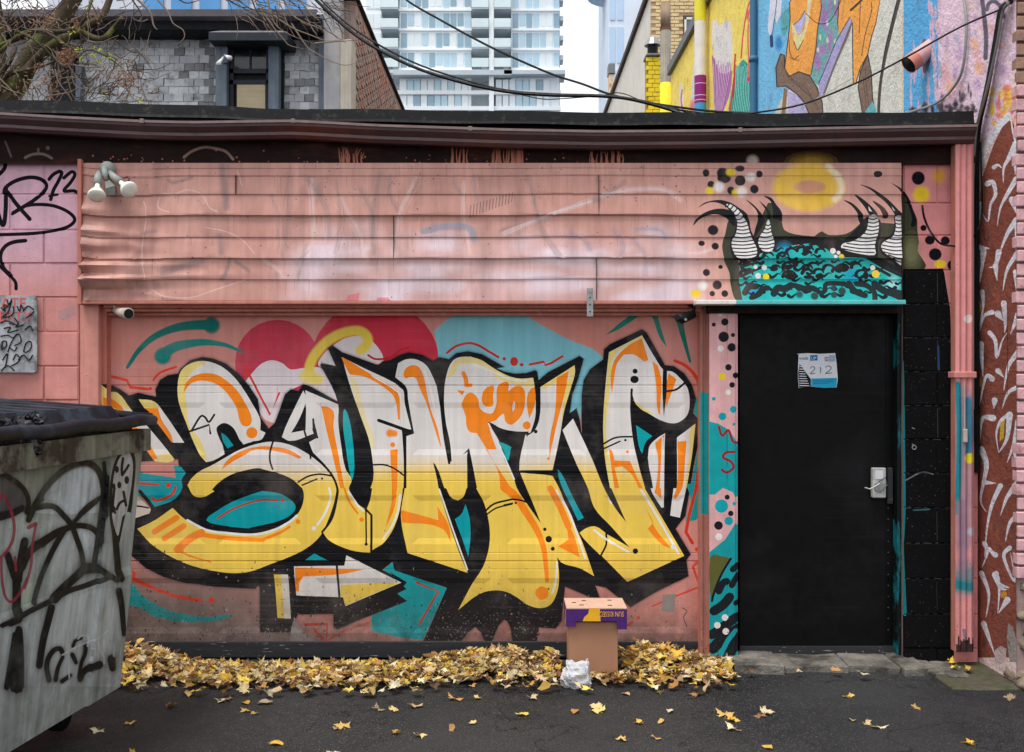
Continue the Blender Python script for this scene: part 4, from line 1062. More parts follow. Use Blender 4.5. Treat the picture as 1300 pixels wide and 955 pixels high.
def left_base(u, v):
    px = u * S0 + 650; py = HY - (v - EYE) * S0
    n = fbm(px / 40, py / 40, 41)
    t = smooth(300, 400, py)
    c = np.array(lin((206, 164, 178))) * (1 - t)[:, None] + np.array(lin((210, 142, 134))) * t[:, None]
    c = c * (0.82 + 0.36 * n)[:, None]
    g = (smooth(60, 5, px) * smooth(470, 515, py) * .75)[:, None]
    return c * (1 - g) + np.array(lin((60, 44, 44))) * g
wl = block_wall(-190, 100, [206, 247, 292, 334.5, 377.5, 421.5, 465, 508], [[-115, -30, 56], [-158, -73, 13]], lp.layers, left_base)
wl['label'] = 'pink painted block wall with a black marker tag'
rp = Paint(front_uv(6.0))
for x, y, r, r2 in ((771, 182, 32, 33), (798, 431, 15, 15), (830, 492, 24, 22), (907, 495, 22, 22), (857, 563, 31, 30), (940, 617, 22, 24)): rp.dot(I1([(x, y)])[0], r / 3.939, TK, r2=r2 / 3.939, soft=.1)
rp.dot(I1([(786, 264)])[0], 9.5, (236, 198, 50), soft=.3); rp.dot(I1([(875, 172)])[0], 7.5, (220, 160, 60), .8, soft=.5); rp.dot(I1([(882, 612)])[0], 8, (232, 200, 40), r2=5)
rp.raw(spline(H2([(600, 222), (645, 280), (666, 340), (690, 400), (692, 470), (702, 540), (692, 590), (730, 650), (738, 697), (596, 697), (596, 300)]), 2, True), (58, 60, 46))
rp.raw(spline(H2([(596, 215), (630, 255), (655, 320), (685, 395), (680, 440), (650, 440), (660, 400), (648, 345), (620, 270), (596, 235)]), 2, True), HK)
rp.dot(H2([(655, 600)])[0], 10, (120, 120, 84), .5, r2=18, soft=.6)
rp.raw([(1130, 342), (1198, 341), (1206, 390), (1209, 470), (1208, 560), (1210, 650), (1211, 760), (1211, 850), (1130, 850)], (13, 13, 15))
rp.line([(1146, 460), (1147, 560), (1148, 640), (1146, 700), (1149, 780)], 4, (26, 120, 124), .9); rp.line([(1150, 610), (1170, 600), (1185, 602)], 1.5, (150, 150, 150), .6)
for y_ in (386, 429, 472, 515, 558, 601, 645, 690, 735, 780):
    for q in range(5): rp.line([(1148 + q * 12.5 + rr.uniform(0, 3), y_ + rr.uniform(-.4, .4)), (1156 + q * 12.5 + rr.uniform(-4, 3), y_ + rr.uniform(-.4, .4))], rr.uniform(.5, 1.1), (120, 122, 124), rr.uniform(.15, .6))
for y_ in (365, 451, 537, 668, 757): rp.line([(1190, y_ - 18), (1190.5, y_ + 18)], .7, (90, 94, 98), .45)
rp.line([(1191, 440), (1192, 470)], 2.2, (40, 70, 110), .8); rp.line([(1160, 648), (1180, 647)], 2, (60, 110, 120), .6)
rp.line([(1211, 530), (1209, 600), (1211, 660), (1210, 720), (1211, 800)], 1.6, (70, 150, 140), .7)
wr = block_wall(1147, 1242, [208, 258, 299, 343, 386, 429, 472, 515, 558, 601, 645, 690, 735, 780], [[1190], [1235]], rp.layers, lambda u, v: np.array(lin((216, 142, 140))) * (0.85 + 0.3 * fbm(u * 9, v * 9, 3))[:, None])
wr['label'] = 'pier of blocks, pink above and painted black beside the side door'

# pier between the two doors: boards with dots and teal
pp = Paint(front_uv(6.0))
Z1 = tl(880, 380, 3.98); Z2 = tl(880, 610, 3.98)
pp.raw(Z1([(60, 625), (85, 618), (130, 630), (180, 660), (215, 710), (250, 745), (250, 960)]) + Z2([(250, 60), (215, 90), (200, 60), (150, 38), (110, 72), (60, 72)]), (6, 156, 160))
pp.raw(Z2([(60, 380), (160, 300), (215, 215), (250, 250), (250, 960), (60, 960)]), (10, 150, 156))
pp.raw(spline(Z2([(85, 390), (150, 385), (185, 400), (150, 460), (115, 540), (90, 600)]), 3, True), (92, 92, 44)); pp.line(Z2([(190, 395), (140, 480), (105, 570), (95, 610)]), 3, K)
for x, y, r in ((160, 115, 18), (104, 128, 10), (154, 190, 26), (201, 181, 10), (195, 243, 21), (178, 344, 16), (197, 433, 14), (215, 385, 15)): pp.dot(Z1([(x, y)])[0], r / 3.98, TK, soft=.1)
for x, y, r, c in ((138, 72, 14, WHT), (139, 249, 16, WHT), (177, 470, 14, WHT), (146, 390, 19, (236, 206, 40)), (104, 503, 10, TEAL), (148, 592, 20, TEAL), (203, 557, 18, TEAL), (207, 632, 8, TEAL)): pp.dot(Z1([(x, y)])[0], r / 3.98, c)
for x, y, r, c in ((143, 130, 34, TEAL), (180, 205, 22, TEAL), (208, 118, 10, TEAL), (172, 85, 13, TK), (190, 167, 14, TK), (128, 228, 22, TK), (130, 285, 18, WHT)): pp.dot(Z2([(x, y)])[0], r / 3.98, c)
pp.line(Z1([(130, 645), (147, 690), (178, 662), (200, 718), (230, 726)]), 3.2, (150, 34, 44)); pp.line(Z1([(208, 772), (165, 776), (152, 800), (190, 820), (204, 850), (170, 876), (145, 862)]), 3.4, (150, 34, 44))
for pts, w in ((((130, 560), (150, 520), (170, 510)), 9), (((105, 660), (150, 630), (185, 590)), 12), (((200, 450), (225, 430)), 8), (((195, 530), (225, 480)), 8), (((95, 780), (150, 740), (220, 690)), 12), (((100, 850), (150, 800), (230, 750)), 14), (((110, 930), (180, 870), (230, 800)), 16), (((215, 620), (240, 610)), 7)):
    pp.line(Z2(pts), w, (16, 24, 30))
pp.line(Z2([(140, 880), (175, 810), (215, 760)]), 6, (12, 150, 158))
for x, y in ((122, 732), (161, 693), (165, 763)): pp.dot(Z2([(x, y)])[0], 4.2, (226, 214, 210))
pl_ = [[(fx(x, 6) , 0.0), (fx(x, 6), 3.0)] for x in (922.6, 923.8, 933.4)]
def pier_depth(u, v):
    px = u * S0 + 650
    return np.where((px > 922.8) & (px < 923.6), 0.006, 0.0) + np.where(px > 933.6, 0.01, 0)
pms = surface((fx(900.5, 6), fx(937, 6), 0.0, fz(385, 6)), lambda u, v: np.array(lin((226, 172, 172))) * (0.86 + 0.28 * fbm(u * 14, v * 1.2, 51))[:, None], pp.layers, pl_, lambda u, v: (u, pier_depth(u, v), v))
pier = MB().box(fx(900.8, 6), fx(936.8, 6), 0.012, 0.16, 0.0, fz(385, 6)).build('door_pier', M_pinkwood, garage)
link('painted_board', pms[0], M_post, pier)
# jambs
mb = MB(); mb.cur = lin((210, 142, 130))
mb.box(fx(100.6, 6), fx(124.5, 6), 0.006, 0.2, 0, fz(386, 6), .004)
mb.build('door_jamb', M_post, garage)
jp = Paint(front_uv(6.05))
jp.raw(A([(400, 395), (470, 380), (510, 425), (545, 425), (600, 470), (600, 620), (480, 540), (440, 440)]), K)
jp.raw(A([(478, 400), (510, 430), (560, 470), (560, 560), (510, 535), (496, 440)]), PALE); jp.raw(A([(515, 490), (560, 500), (560, 560), (520, 535)]), ORG)
jp.raw(A([(445, 500), (470, 540), (440, 545)]), ORG)
jms = surface((fx(124.6, 6.05), fx(135.4, 6.05), 0.0, fz(388, 6.05)), lambda u, v: np.array(lin((186, 112, 98))) * (0.8 + 0.4 * fbm(u * 20, v * 2, 5))[:, None], jp.layers, [], lambda u, v: (u, 0.05 + 0 * u, v))
link('inner_jamb', jms[0], M_post, garage)
MB().box(fx(124.8, 6.05), fx(135.2, 6.05), 0.053, 0.16, 0, fz(388, 6.05)).build('jamb_backing', M_pinkwood, garage)
mb = MB(); mb.cur = lin((170, 112, 100)); mb.box(fx(130, 6.1), fx(133, 6.1), 0.02, 0.05, 0, fz(388, 6.05), .002)
mb.build('door_stop', M_post, garage)
tp = Paint(front_uv(6.03))
tp.raw([(880, 496), (905, 500), (905, 655), (880, 650)], (22, 146, 148))
tms = surface((fx(889, 6.03), fx(900.4, 6.03), 0.0, fz(388, 6.03)), lambda u, v: np.array(lin((168, 112, 100))) * (0.8 + 0.4 * fbm(u * 30, v * 1.5, 15))[:, None], tp.layers, [[(fx(x, 6.03), 0), (fx(x, 6.03), 2.2)] for x in (892, 893, 896, 897)],
              lambda u, v: (u, 0.03 + np.where(((u * S0 * D0 / 6.03 + 650) > 892.4) & ((u * S0 * D0 / 6.03 + 650) < 896.5), 0.012, 0), v))
link('door_track', tms[0], M_post, garage)
MB().box(fx(889.2, 6.03), fx(900.2, 6.03), 0.045, 0.16, 0, fz(388, 6.03)).build('track_backing', M_pinkwood, garage)
# ledges behind the siding above the roll-up door (stepped pink trim)
for k, (a_, b_, y0) in enumerate(((387, 391.5, -0.005), (391.8, 396, 0.03), (396.3, 400.5, 0.07))):
    MB().box(fx(136 - k, 6.05), fx(889, 6.05), y0, 0.16, fz(b_, 6.05), fz(a_, 6.05), .002).build('header_trim', M_pinkwood, garage)
MB().box(fx(100, 6), fx(1146, 6), 0.101, 0.2, fz(386, 6), fz(206, 6)).build('header_wall', M_core, garage)

# ------------------------------------------------------------------ black side door
BD = 6.10
sdoor = MB().box(fx(938.5, BD), fx(1136, BD), 0.10, 0.145, fz(838, BD) + .012, fz(391, BD), .004).build('side_door', M_black, garage)
sdoor['label'] = 'plain black side door with a taped paper notice'
MB().box(fx(939, BD), fx(1134, BD), 0.0955, 0.0995, fz(834, BD), fz(820, BD), .0015).build('kick_plate', M_rubber, sdoor)
mb = MB()
for x in (1124.5, 1130): mb.box(fx(x, BD), fx(x + 1.4, BD), 0.094, 0.0998, fz(815, BD), fz(398, BD))
mb.build('door_edge_strip', M_black, sdoor)
for i in range(9):
    MB().tube([(fx(948 + i * 21, BD), .092, fz(828 - (i % 3), BD)), (fx(948 + i * 21, BD), .097, fz(828 - (i % 3), BD))], .004, 6).build('screw', M_gal, sdoor)
for i in range(12):
    MB().tube([(fx(1127, BD), .091, fz(645 + i * 14, BD)), (fx(1127, BD), .0938, fz(645 + i * 14, BD))], .003, 6).build('screw', M_steel, sdoor)
M_jambteal = mat('black jamb with teal overspray', (14, 16, 18), 0.5, 0.3, 10, 0.2, mottle=((16, 104, 110), 2.6, 0.54, 0.62), stretch=(8, 1, 1))
MB().box(fx(1137, 6.06), fx(1146.4, 6.06), 0.03, 0.15, 0.0, fz(388, 6.06), .004).build('side_door_jamb', M_jambteal, garage)
# lock case, keyhole plate, cover label and bent wire
lk = MB().box(fx(1107, 6.07), fx(1124, 6.07), 0.055, 0.094, fz(632, 6.07), fz(594, 6.07), .005).build('lock_case', mat('brushed lock plate', (176, 174, 170), .4, .25, 25, .15), sdoor)
MB().box(fx(1127, 6.07), fx(1134, 6.07), 0.07, 0.09, fz(640, 6.07), fz(594, 6.07), .003).build('latch_guard', M_rubber, sdoor)
MB().box(fx(1110, 6.07), fx(1120, 6.07), 0.052, 0.0545, fz(608, 6.07), fz(597, 6.07)).build('label', mat('white sticker', (206, 208, 210), .6, .1), lk)
MB().tube([(fx(1116, 6.05), .045, fz(618, 6.05)), (fx(1116, 6.05), .055, fz(618, 6.05))], .03, 16).build('lock_cylinder', M_gal, lk)
MB().tube([(fx(1117, 6.03), .035, fz(614, 6.03)), (fx(1110, 6.03), .03, fz(618, 6.03)), (fx(1104, 6.03), .03, fz(621, 6.03)), (fx(1098, 6.03), .03, fz(619, 6.03))], .004, 6).build('wire_hook', mat('bare wire', (200, 200, 200), .3, .1, metal=.3), lk)
MB().tube([(fx(1117, 6.03), .05, fz(612, 6.03)), (fx(1124, 6.03), .03, fz(606, 6.03)), (fx(1127, 6.03), .04, fz(616, 6.03)), (fx(1118, 6.03), .05, fz(626, 6.03))], .004, 6).build('shackle', M_steel, lk)
# paper notice taped on the door
notice = thing('paper_notice', P(1037, 493, 6.09), 'torn paper notice with the number 212 taped on the black door', 'notice')
M_paper = mat('notice paper', (214, 216, 222), .8, .08, 30, .15); M_ink = mat('black ink', (22, 22, 26), .8, .05); M_cyan = mat('cyan ink', (40, 160, 196), .8, .08); M_blue = mat('blue ink', (30, 110, 170), .8, .08)
NT = tl(1000, 430, 4.34); ND = 6.093; nuv = front_uv(ND)
def npoly(pts, lift, m, name):
    q = [nuv(*p) for p in NT(pts)]
    return MB().poly([(u, ND - D0 - lift, v) for u, v in q][::-1], (0, 0.0006, 0)).build(name, m, notice)
npoly([(60, 88), (50, 84), (110, 80), (180, 84), (262, 80), (270, 140), (276, 220), (270, 268), (200, 272), (130, 264), (60, 272), (56, 200)], 0.0, M_paper, 'sheet')
npoly([(128, 220), (272, 216), (268, 266), (200, 272), (130, 262)], 0.0012, M_cyan, 'cyan_band')
npoly([(66, 140), (126, 222), (128, 266), (62, 270), (58, 190)], 0.0012, M_ink, 'black_wedge')
npoly([(124, 92), (164, 90), (164, 120), (124, 122)], 0.0012, M_blue, 'blue_square')
for i in range(9):
    y = 152 + i * 13
    npoly([(64, y), (84 + i * 4.5, y + 2), (84 + i * 4.5, y + 6), (64, y + 5)], 0.002, M_paper, 'list_line')
for i, (x0, x1) in enumerate(((204, 226), (202, 228), (204, 226))): npoly([(x0, 102 + i * 9), (x1, 102 + i * 9), (x1, 106 + i * 9), (x0, 106 + i * 9)], 0.0012, M_ink, 'small_print')
for i, (x0, x1) in enumerate(((140, 262), (140, 250), (142, 230))): npoly([(x0, 228 + i * 9), (x1, 226 + i * 9), (x1, 229 + i * 9), (x0, 231 + i * 9)], 0.002, M_blue, 'small_print')
npoly([(228, 92), (262, 92), (262, 124), (228, 128)], 0.0012, mat('faded print', (150, 176, 190), .8, .2), 'faded_square')
def face_mat(px, py, d, lift=0.0, flip=False):
    u, v = fx(px, d), fz(py, d)
    R = Matrix.Rotation(math.radians(90), 4, 'X')
    if flip: R = R @ Matrix.Rotation(math.pi, 4, 'Z')
    return Matrix.Translation((u, d - D0 - lift, v)) @ R
x, y = NT([(62, 116)])[0]; place_text('oods', 0.028, face_mat(x, y, ND, .0012), M_ink, notice)
x, y = NT([(128, 116)])[0]; place_text('UP', 0.026, face_mat(x, y, ND, .0022), M_paper, notice)
for pts in (((122, 164), (136, 154), (148, 160), (144, 174), (124, 192), (152, 190)), ((180, 156), (181, 190)), ((208, 158), (224, 150), (238, 158), (232, 174), (208, 192), (244, 188))):
    MB().tube([(fx(px_, ND), ND - D0 - .002, fz(py_, ND)) for px_, py_ in spline(NT(pts), 4)], 0.0016, 5).build('handwritten_digit', M_ink, notice)

# ------------------------------------------------------------------ roof edge, gutter, fascia, downspout
GX0, GX1 = fx(-190, 6), fx(1241, 5.86)
MB().box(GX0, fx(1146, 6), -0.03, 0.10, fz(207.5, 6), fz(160, 6)).build('fascia_board', M_fascia, garage)
MB().box(fx(1146.2, 6), fx(1237, 6), -0.028, 0.0, fz(207.5, 6), fz(160, 6)).build('fascia_board', M_fascia, garage)
fp = Paint(front_uv(5.968))
SALD = (178, 112, 92)
for x0, x1, y0, n in ((572, 584, 178, 4), (588, 600, 180, 3), (624, 668, 178, 22), (748, 790, 184, 16), (430, 460, 186, 14)):
    for i in range(n):
        x = rr.uniform(x0, x1); y = y0 + rr.uniform(0, 12)
        fp.line([(x, 209), (x + rr.uniform(-2, 2), (209 + y) / 2), (x + rr.uniform(-3, 3), y)], rr.uniform(1.2, 3.4), SALD, .9, w2=.8)
fp.line(LT([(190, 62), (235, 40), (290, 32), (345, 40), (392, 66)]), 3, (120, 106, 98), .7, soft=.4); fp.line(LT([(290, -5), (290, 26)]), 3.2, (110, 98, 92), .7); fp.line(LT([(40, -60), (60, -10), (85, 55)]), 2.6, (110, 98, 92), .6); fp.dot(LT([(362, -12)])[0], 2.6, (120, 106, 98), .7)
fp.line(T1([(920, 78), (960, 48), (1020, 28), (1080, 35), (1130, 50), (1165, 88)]), 3, (150, 118, 106), .7, soft=.4)
fp.dot(H1([(408, 45)])[0], 6.5, (190, 172, 160), .8, soft=.4)
fp.dot((1030, 206), 22, (160, 128, 40), .5, r2=9, soft=.6)
for i in range(60):
    fp.dot((rr.uniform(110, 820), 208 - abs(rr.gauss(0, 9))), rr.uniform(.5, 1.4), SALD, .8, n=6)
MF = mat('dark fascia paint', spec=0.08, mottle=((96, 54, 40), 3.0, .54, .75, .6), stretch=(.5, 1, 2), attr='paint', rough=.6, var=.25, streak=.3, bump=.15)
fms = surface((GX0, fx(1236, 5.968), fz(208, 5.968), fz(162, 5.968)), (36, 21, 18), fp.layers, [], lambda u, v: (u, -0.032 + 0 * u, v))
link('fascia_face', fms[0], MF, garage)
def gz(x, pts):
    px = x * S0 * D0 / 5.84 + 650
    return float(np.interp(px, [p[0] for p in pts], [p[1] for p in pts]))
GTOP = [(-200, 141), (0, 144.5), (80, 149), (180, 154), (240, 155.5), (372, 154), (480, 160), (640, 165), (760, 167), (900, 166), (1240, 160)]
gz0 = fz(160, 5.84)
mb = MB()
gprof = [(-0.035, 0.0), (-0.035, -0.085), (-0.110, -0.088), (-0.128, -0.070), (-0.124, -0.052), (-0.150, -0.022), (-0.152, -0.006), (-0.160, -0.004), (-0.160, 0.006), (-0.146, 0.006), (-0.146, -0.01)]
def sag(x): return (0.006 * math.sin(x * 2.1), fz(gz(x, GTOP), 5.84) - gz0)
mb.sweep([(y, gz0 + z) for y, z in gprof], GX0, GX1 - .01, nseg=60, fn=sag)
gut = mb.build('gutter', M_gutter, garage); recalc(gut)
mb = MB(); mb.sweep([(-0.1625, gz0 - .006), (-0.1625, gz0 + .0085), (-0.145, gz0 + .0085)], GX0, GX1 - .012, nseg=60, fn=sag); mb.build('gutter_lip', M_gutlip, gut)
for x in (180, 372, 597, 940):
    X = fx(x, 5.84); dy, dz = sag(X)
    MB().box(X - .012, X + .012, -0.165, -0.146, gz0 + dz - .012, gz0 + dz + .014, .002).build('gutter_joint', M_gutlip, gut)
mb = MB()
GT2 = [(-200, 122), (0, 126), (296, 135), (320, 137), (640, 141), (1000, 144), (1240, 141)]
gz2 = fz(140, 5.9)
def sag2(x):
    px = x * S0 * D0 / 5.9 + 650
    return (0.004 * math.sin(x * 3.3), fz(float(np.interp(px, [p[0] for p in GT2], [p[1] for p in GT2])), 5.9) - gz2 + 0.003 * math.sin(x * 7 + 1))
mb.sweep([(0.6, gz2 + .03), (-0.06, gz2 + .005), (-0.095, gz2), (-0.1, gz2 - .06), (-0.104, gz2 - .075), (-0.09, gz2 - .078), (-0.05, gz2 - .07)], GX0, GX1, nseg=70, fn=sag2)
recalc(mb.build('roof_flashing', M_tar, garage))
MB().box(GX0, fx(1241, 6), 0.0, 6.0, fz(205, 6) + .002, gz2 - .05).build('roof_slab', M_tar, garage)
MB().box(GX0, GX0 + .2, 0.2, 6, 0, fz(206, 6)).build('side_wall', M_core, garage)
MB().box(GX0, fx(1240, 6), 5.8, 6, 0, fz(206, 6) - .001).build('back_wall', M_core, garage)
# downspout
dp = Paint(front_uv(5.9))
dp.line([(1225, 500), (1226, 600), (1224, 690)], 18, (170, 132, 142), .7, soft=.6); dp.line([(1216, 488), (1218, 540), (1217, 600), (1214, 650)], 7, (8, 128, 142), .9, soft=.6); dp.line([(1229, 508), (1231, 545), (1229, 575)], 8, (36, 118, 146), .8, soft=.7)
dp.dot((1229, 405), 5, (226, 210, 206), soft=.2); dp.dot((1231, 582), 6, (222, 206, 40), soft=.2); dp.line([(1212, 738), (1236, 730)], 30, (90, 130, 140), .5, soft=.7); dp.line([(1214, 742), (1232, 746)], 12, (20, 124, 134), .8, soft=.8); dp.line([(1220, 640), (1222, 720)], 10, (150, 120, 138), .6, soft=.7); dp.dot((1234, 675), 5, (180, 180, 196), .8, soft=.3); dp.line([(1224, 800), (1226, 815)], 4, (50, 90, 120), .7)
for i in range(14): dp.line([(1215 + i * 1.7, 812 + rr.uniform(-4, 8)), (1215 + i * 1.7, 832)], 1.6, (24, 20, 22))
px0, px1 = 1213.5, 1236.5
xa, xb = fx(px0, 5.9), fx(px1, 5.9)
def dpd(u, v): return -0.1 + 0.006 * np.cos((u - xa) / (xb - xa) * 2 * math.pi * 3)
dms = surface((xa, xb, fz(828, 5.9), fz(183, 5.9)), lambda u, v: np.array(lin((214, 142, 140))) * (0.9 + 0.2 * fbm(u * 10, v * 2, 6))[:, None], dp.layers, [[(xa + (xb - xa) * k / 12, 0), (xa + (xb - xa) * k / 12, 3.3)] for k in range(1, 12)], lambda u, v: (u, dpd(u, v), v))
ds_ = MB().box(xa + .001, xb - .001, -0.092, -0.03, fz(828, 5.9), fz(183, 5.9)).build('downspout', M_pinkwood, garage)
link('downspout_face', dms[0], M_post, ds_)
mb = MB(); mb.cur = lin((206, 136, 130)); mb.box(xa - .012, xb + .012, -0.112, -0.02, fz(480, 5.9), fz(472, 5.9), .004); mb.build('strap', M_post, ds_)
MB().box(fx(1224, 5.88), fx(1229, 5.88), -0.118, -0.1, fz(562, 5.88), fz(545, 5.88), .003).build('junction_box', M_white_pl, ds_)
MB().tube([(fx(1226, 5.88), -.108, fz(545, 5.88)), (fx(1226, 5.88), -.108, fz(485, 5.88))], .0025, 5).build('thin_cable', M_white_pl, ds_)
# small strap over the roll-up door, screw eyes on the black pier
st = MB().box(fx(745, 5.93), fx(753, 5.93), -0.078, -0.072, fz(402, 5.93), fz(366, 5.93), .001)
st.tube([(fx(749, 5.93), -.086, fz(369, 5.93)), (fx(749, 5.93), -.07, fz(369, 5.93))], .012, 10)
hasp = st.build('strap_hinge', M_gal, garage)
for y in (378, 387, 396): MB().tube([(fx(749, 5.93), -.0795, fz(y, 5.93)), (fx(749, 5.93), -.0785, fz(y, 5.93))], .005, 8).build('bolt_hole', M_blk_pl, hasp)
for py_, s in ((546, 0), (567, 1)):
    mb = MB(); c = P(1160, py_, 5.98)
    mb.tube([c + Vector((0, .02, .01)), c + Vector((0, -.004, .008))], .004, 6)
    if s: mb.tube([c + Vector((.012 * math.cos(t), -.006, -.005 + .012 * math.sin(t))) for t in np.linspace(0, 6.28, 10)], .003, 5)
    props(mb.build('screw_eye', M_gal), ('small plain screw in the black pier' if not s else 'small steel ring eye in the black pier'), 'screw')

# ------------------------------------------------------------------ ground
M_asph = mat('wet old asphalt', (56, 56, 57), 0.6, 0.35, 2.2, 0.9, 110, bdist=0.008, cracks=((30, 30, 31), 1.1), mottle=((34, 34, 37), 1.1, 0.42, 0.62), speck=((104, 101, 96), 150, 0.63))
mb = MB(); N_ = 40
xs = np.concatenate([[-300, -60, -12], np.linspace(-5, 5, 41), [12, 60, 300]]); ys = np.concatenate([[-60, -20, -8], np.linspace(-6, 1, 29), [3, 8, 30, 100, 500]])
for y in ys:
    for x in xs:
        z = -0.012 + (0.02 * (float(fbm(x * .9 + 50, y * .9 + 50, 2)) - .5) if abs(x) < 5.1 and -6.1 < y < -0.15 else 0)
        mb.v.append((x, y, z))
for j in range(len(ys) - 1):
    for i in range(len(xs) - 1):
        q = j * len(xs) + i; mb._f((q, q + 1, q + 1 + len(xs), q + len(xs)))
props(mb.build('ground', M_asph, None, True), kind='structure')
# broken concrete sill in front of the side door
sill = props(MB().box(fx(925, 6.05), fx(1150, 6.05), -.03, .09, -.03, .006).build('concrete_sill', M_conc), kind='structure')
rs = random.Random(9)
def slab(px0, px1, py0, py1, h, name='concrete_piece', seed=0, m=None, parent=None):
    r = random.Random(seed); d0_, d1_ = EYE * S0 * D0 / (py0 - HY), EYE * S0 * D0 / (py1 - HY)
    y0, y1 = d0_ - D0, d1_ - D0
    x0, x1 = fx(px0, d0_), fx(px1, d0_)
    n = max(3, int((x1 - x0) / .12)); pts = []
    for i in range(n + 1): pts.append((x0 + (x1 - x0) * i / n, y1 + r.uniform(-.02, .02)))
    for i in range(n, -1, -1): pts.append((x0 + (x1 - x0) * i / n, y0 + r.uniform(-.008, .008)))
    bm = bmesh.new()
    f = bm.faces.new([bm.verts.new((a, b, -0.03)) for a, b in pts])
    e = bmesh.ops.extrude_face_region(bm, geom=[f])
    for v in e['geom']:
        if isinstance(v, bmesh.types.BMVert): v.co.z = h + r.uniform(-.006, .006)
    bmesh.ops.recalc_face_normals(bm, faces=bm.faces[:])
    bmesh.ops.bevel(bm, geom=bm.edges[:], offset=.007, segments=1, affect='EDGES')
    b = MB(); b.bm(bm)
    return b.build(name, m or M_conc, parent)
for k, (a_, b_, c_, d_, h_) in enumerate(((920, 980, 836, 854, .045), (981, 1060, 836, 852, .03), (1061, 1122, 836, 852, .03), (1123, 1152, 836, 856, .035), (1153, 1172, 838, 858, .02), (1173, 1200, 838, 862, .012))):
    slab(a_, b_, c_, d_, h_, seed=k, parent=sill)
MB().box(fx(938, 6.08), fx(1142, 6.08), .06, .15, -.01, fz(838.5, 6.08) + .016, .003).build('threshold_strip', M_gal, sill)
M_moss = mat('mossy grit', (86, 80, 68), .95, .35, 20, .9, 120, bdist=.01, mottle=((72, 78, 50), 8, .45, .65))
slab(1150, 1246, 832, 876, .006, 'mossy_patch', 20, M_moss, sill)

# ------------------------------------------------------------------ neighbour on the right: stuccoed side wall with murals, brick street front
XW = fx(1245, 6.0); YF = 3569.05 / 640 - 6.0
XWk = XW * S0 * D0
nb = thing('mural_building', (XW + 2, 4, 0), 'tall neighbouring building with murals on its stuccoed side wall', 'building')
YB, ZT = 11.7, 6.87
def wuv(px, py):
    d = XWk / (px - 650.0)
    return (-(d - D0), EYE + (HY - py) * d / (S0 * D0))
mp_ = Paint(wuv)
KK = tl(860, 0, 6.495); LL = tl(1000, 0, 6.495); MM = tl(1120, 0, 6.495); RR1 = tl(1180, 130, 4.775); RR2 = tl(1180, 320, 4.775); RR3 = tl(1180, 510, 4.775); RR4 = tl(1180, 690, 5.306)
LINE = (52, 46, 50)
def far(pts): return pts
# colour fields, back to front
mp_.raw([(845, -60), (961, -260), (961, 160), (845, 160)], (250, 224, 112))
mp_.raw([(959, -260), (1010, -300), (1060, -300), (1060, 160), (959, 160)], (126, 196, 236))
mp_.raw([(1000, -300), (1148, -400), (1148, 170), (980, 170), (1000, 120), (1015, 60)], (222, 220, 208))
mp_.raw([(1147, -400), (1193, -430), (1193, 180), (1147, 170)], (96, 176, 228))
mp_.raw([(1191, -430), (1296, -560), (1296, 170), (1191, 180)], (234, 202, 218))
# yellow field details
mp_.raw(spline(KK([(285, 190), (320, 165), (350, 210), (400, 165), (440, 190), (450, 300), (455, 420), (440, 580), (390, 620), (340, 600), (300, 470), (285, 320)]), 3, True), (232, 226, 222))
mp_.raw(spline(KK([(110, 840), (120, 700), (135, 520), (160, 480), (178, 560), (182, 700), (175, 850)]), 3, True), (226, 222, 224))
mp_.raw(spline(KK([(15, 720), (30, 690), (48, 760), (50, 930), (15, 930)]), 3, True), (230, 226, 220))
mp_.line(KK([(40, 740), (30, 820), (45, 920)]), 1.6, (230, 90, 80)); mp_.dot(KK([(130, 890)])[0], 4, (236, 120, 140), .8, r2=9, soft=.5); mp_.dot(KK([(195, 860)])[0], 4, (240, 140, 120), .8, r2=12, soft=.5)
mp_.raw(KK([(282, 450), (310, 490), (345, 600), (400, 610), (450, 580), (448, 700), (425, 800), (370, 940), (325, 940), (300, 700)]), (184, 120, 176))
mp_.raw(spline(KK([(430, 960), (450, 720), (480, 600), (530, 500), (565, 510), (612, 575), (622, 700), (620, 960)]), 3, True), (60, 172, 158))
for i in range(20):
    t = i / 20
    mp_.line(KK([(300 + 150 * t, 500 + 60 * rs.random()), (285 + 130 * t + 10, 700), (310 + 60 * t, 930)]), .7, (150, 60, 150) if i % 2 else (226, 190, 222))
    mp_.line(KK([(520 + 100 * t - 40, 520 + 40 * rs.random()), (470 + 140 * t, 740), (450 + 140 * t, 935)]), .7, (150, 226, 210) if i % 2 else (20, 130, 122))
mp_.line(KK([(478, 450), (470, 560), (465, 700), (430, 930)]), 2, (214, 60, 50)); mp_.line(KK([(470, 640), (455, 800)]), 3, (200, 50, 60), .9)
mp_.line(KK([(525, 480), (540, 300), (570, 110), (602, 10), (630, 60), (650, 160)]), 1.8, (232, 70, 100)); mp_.line(KK([(590, 100), (582, 300), (590, 600), (580, 675)]), 2, (240, 120, 90)); mp_.raw(KK([(560, 130), (600, 60), (612, 130), (590, 190)]), (236, 90, 110), .9); mp_.dot(KK([(588, 655)])[0], 2.8, (226, 50, 110))
for i in range(26):
    x = 40 + i * 24; mp_.line(KK([(x + 60, -40), (x, 160), (x - 30, 280)]), .5, (214, 172, 60), .4)
    if i % 2: mp_.line(KK([(x + 20, 0), (x - 10, 200)]), .9, (246, 232, 120), .6)
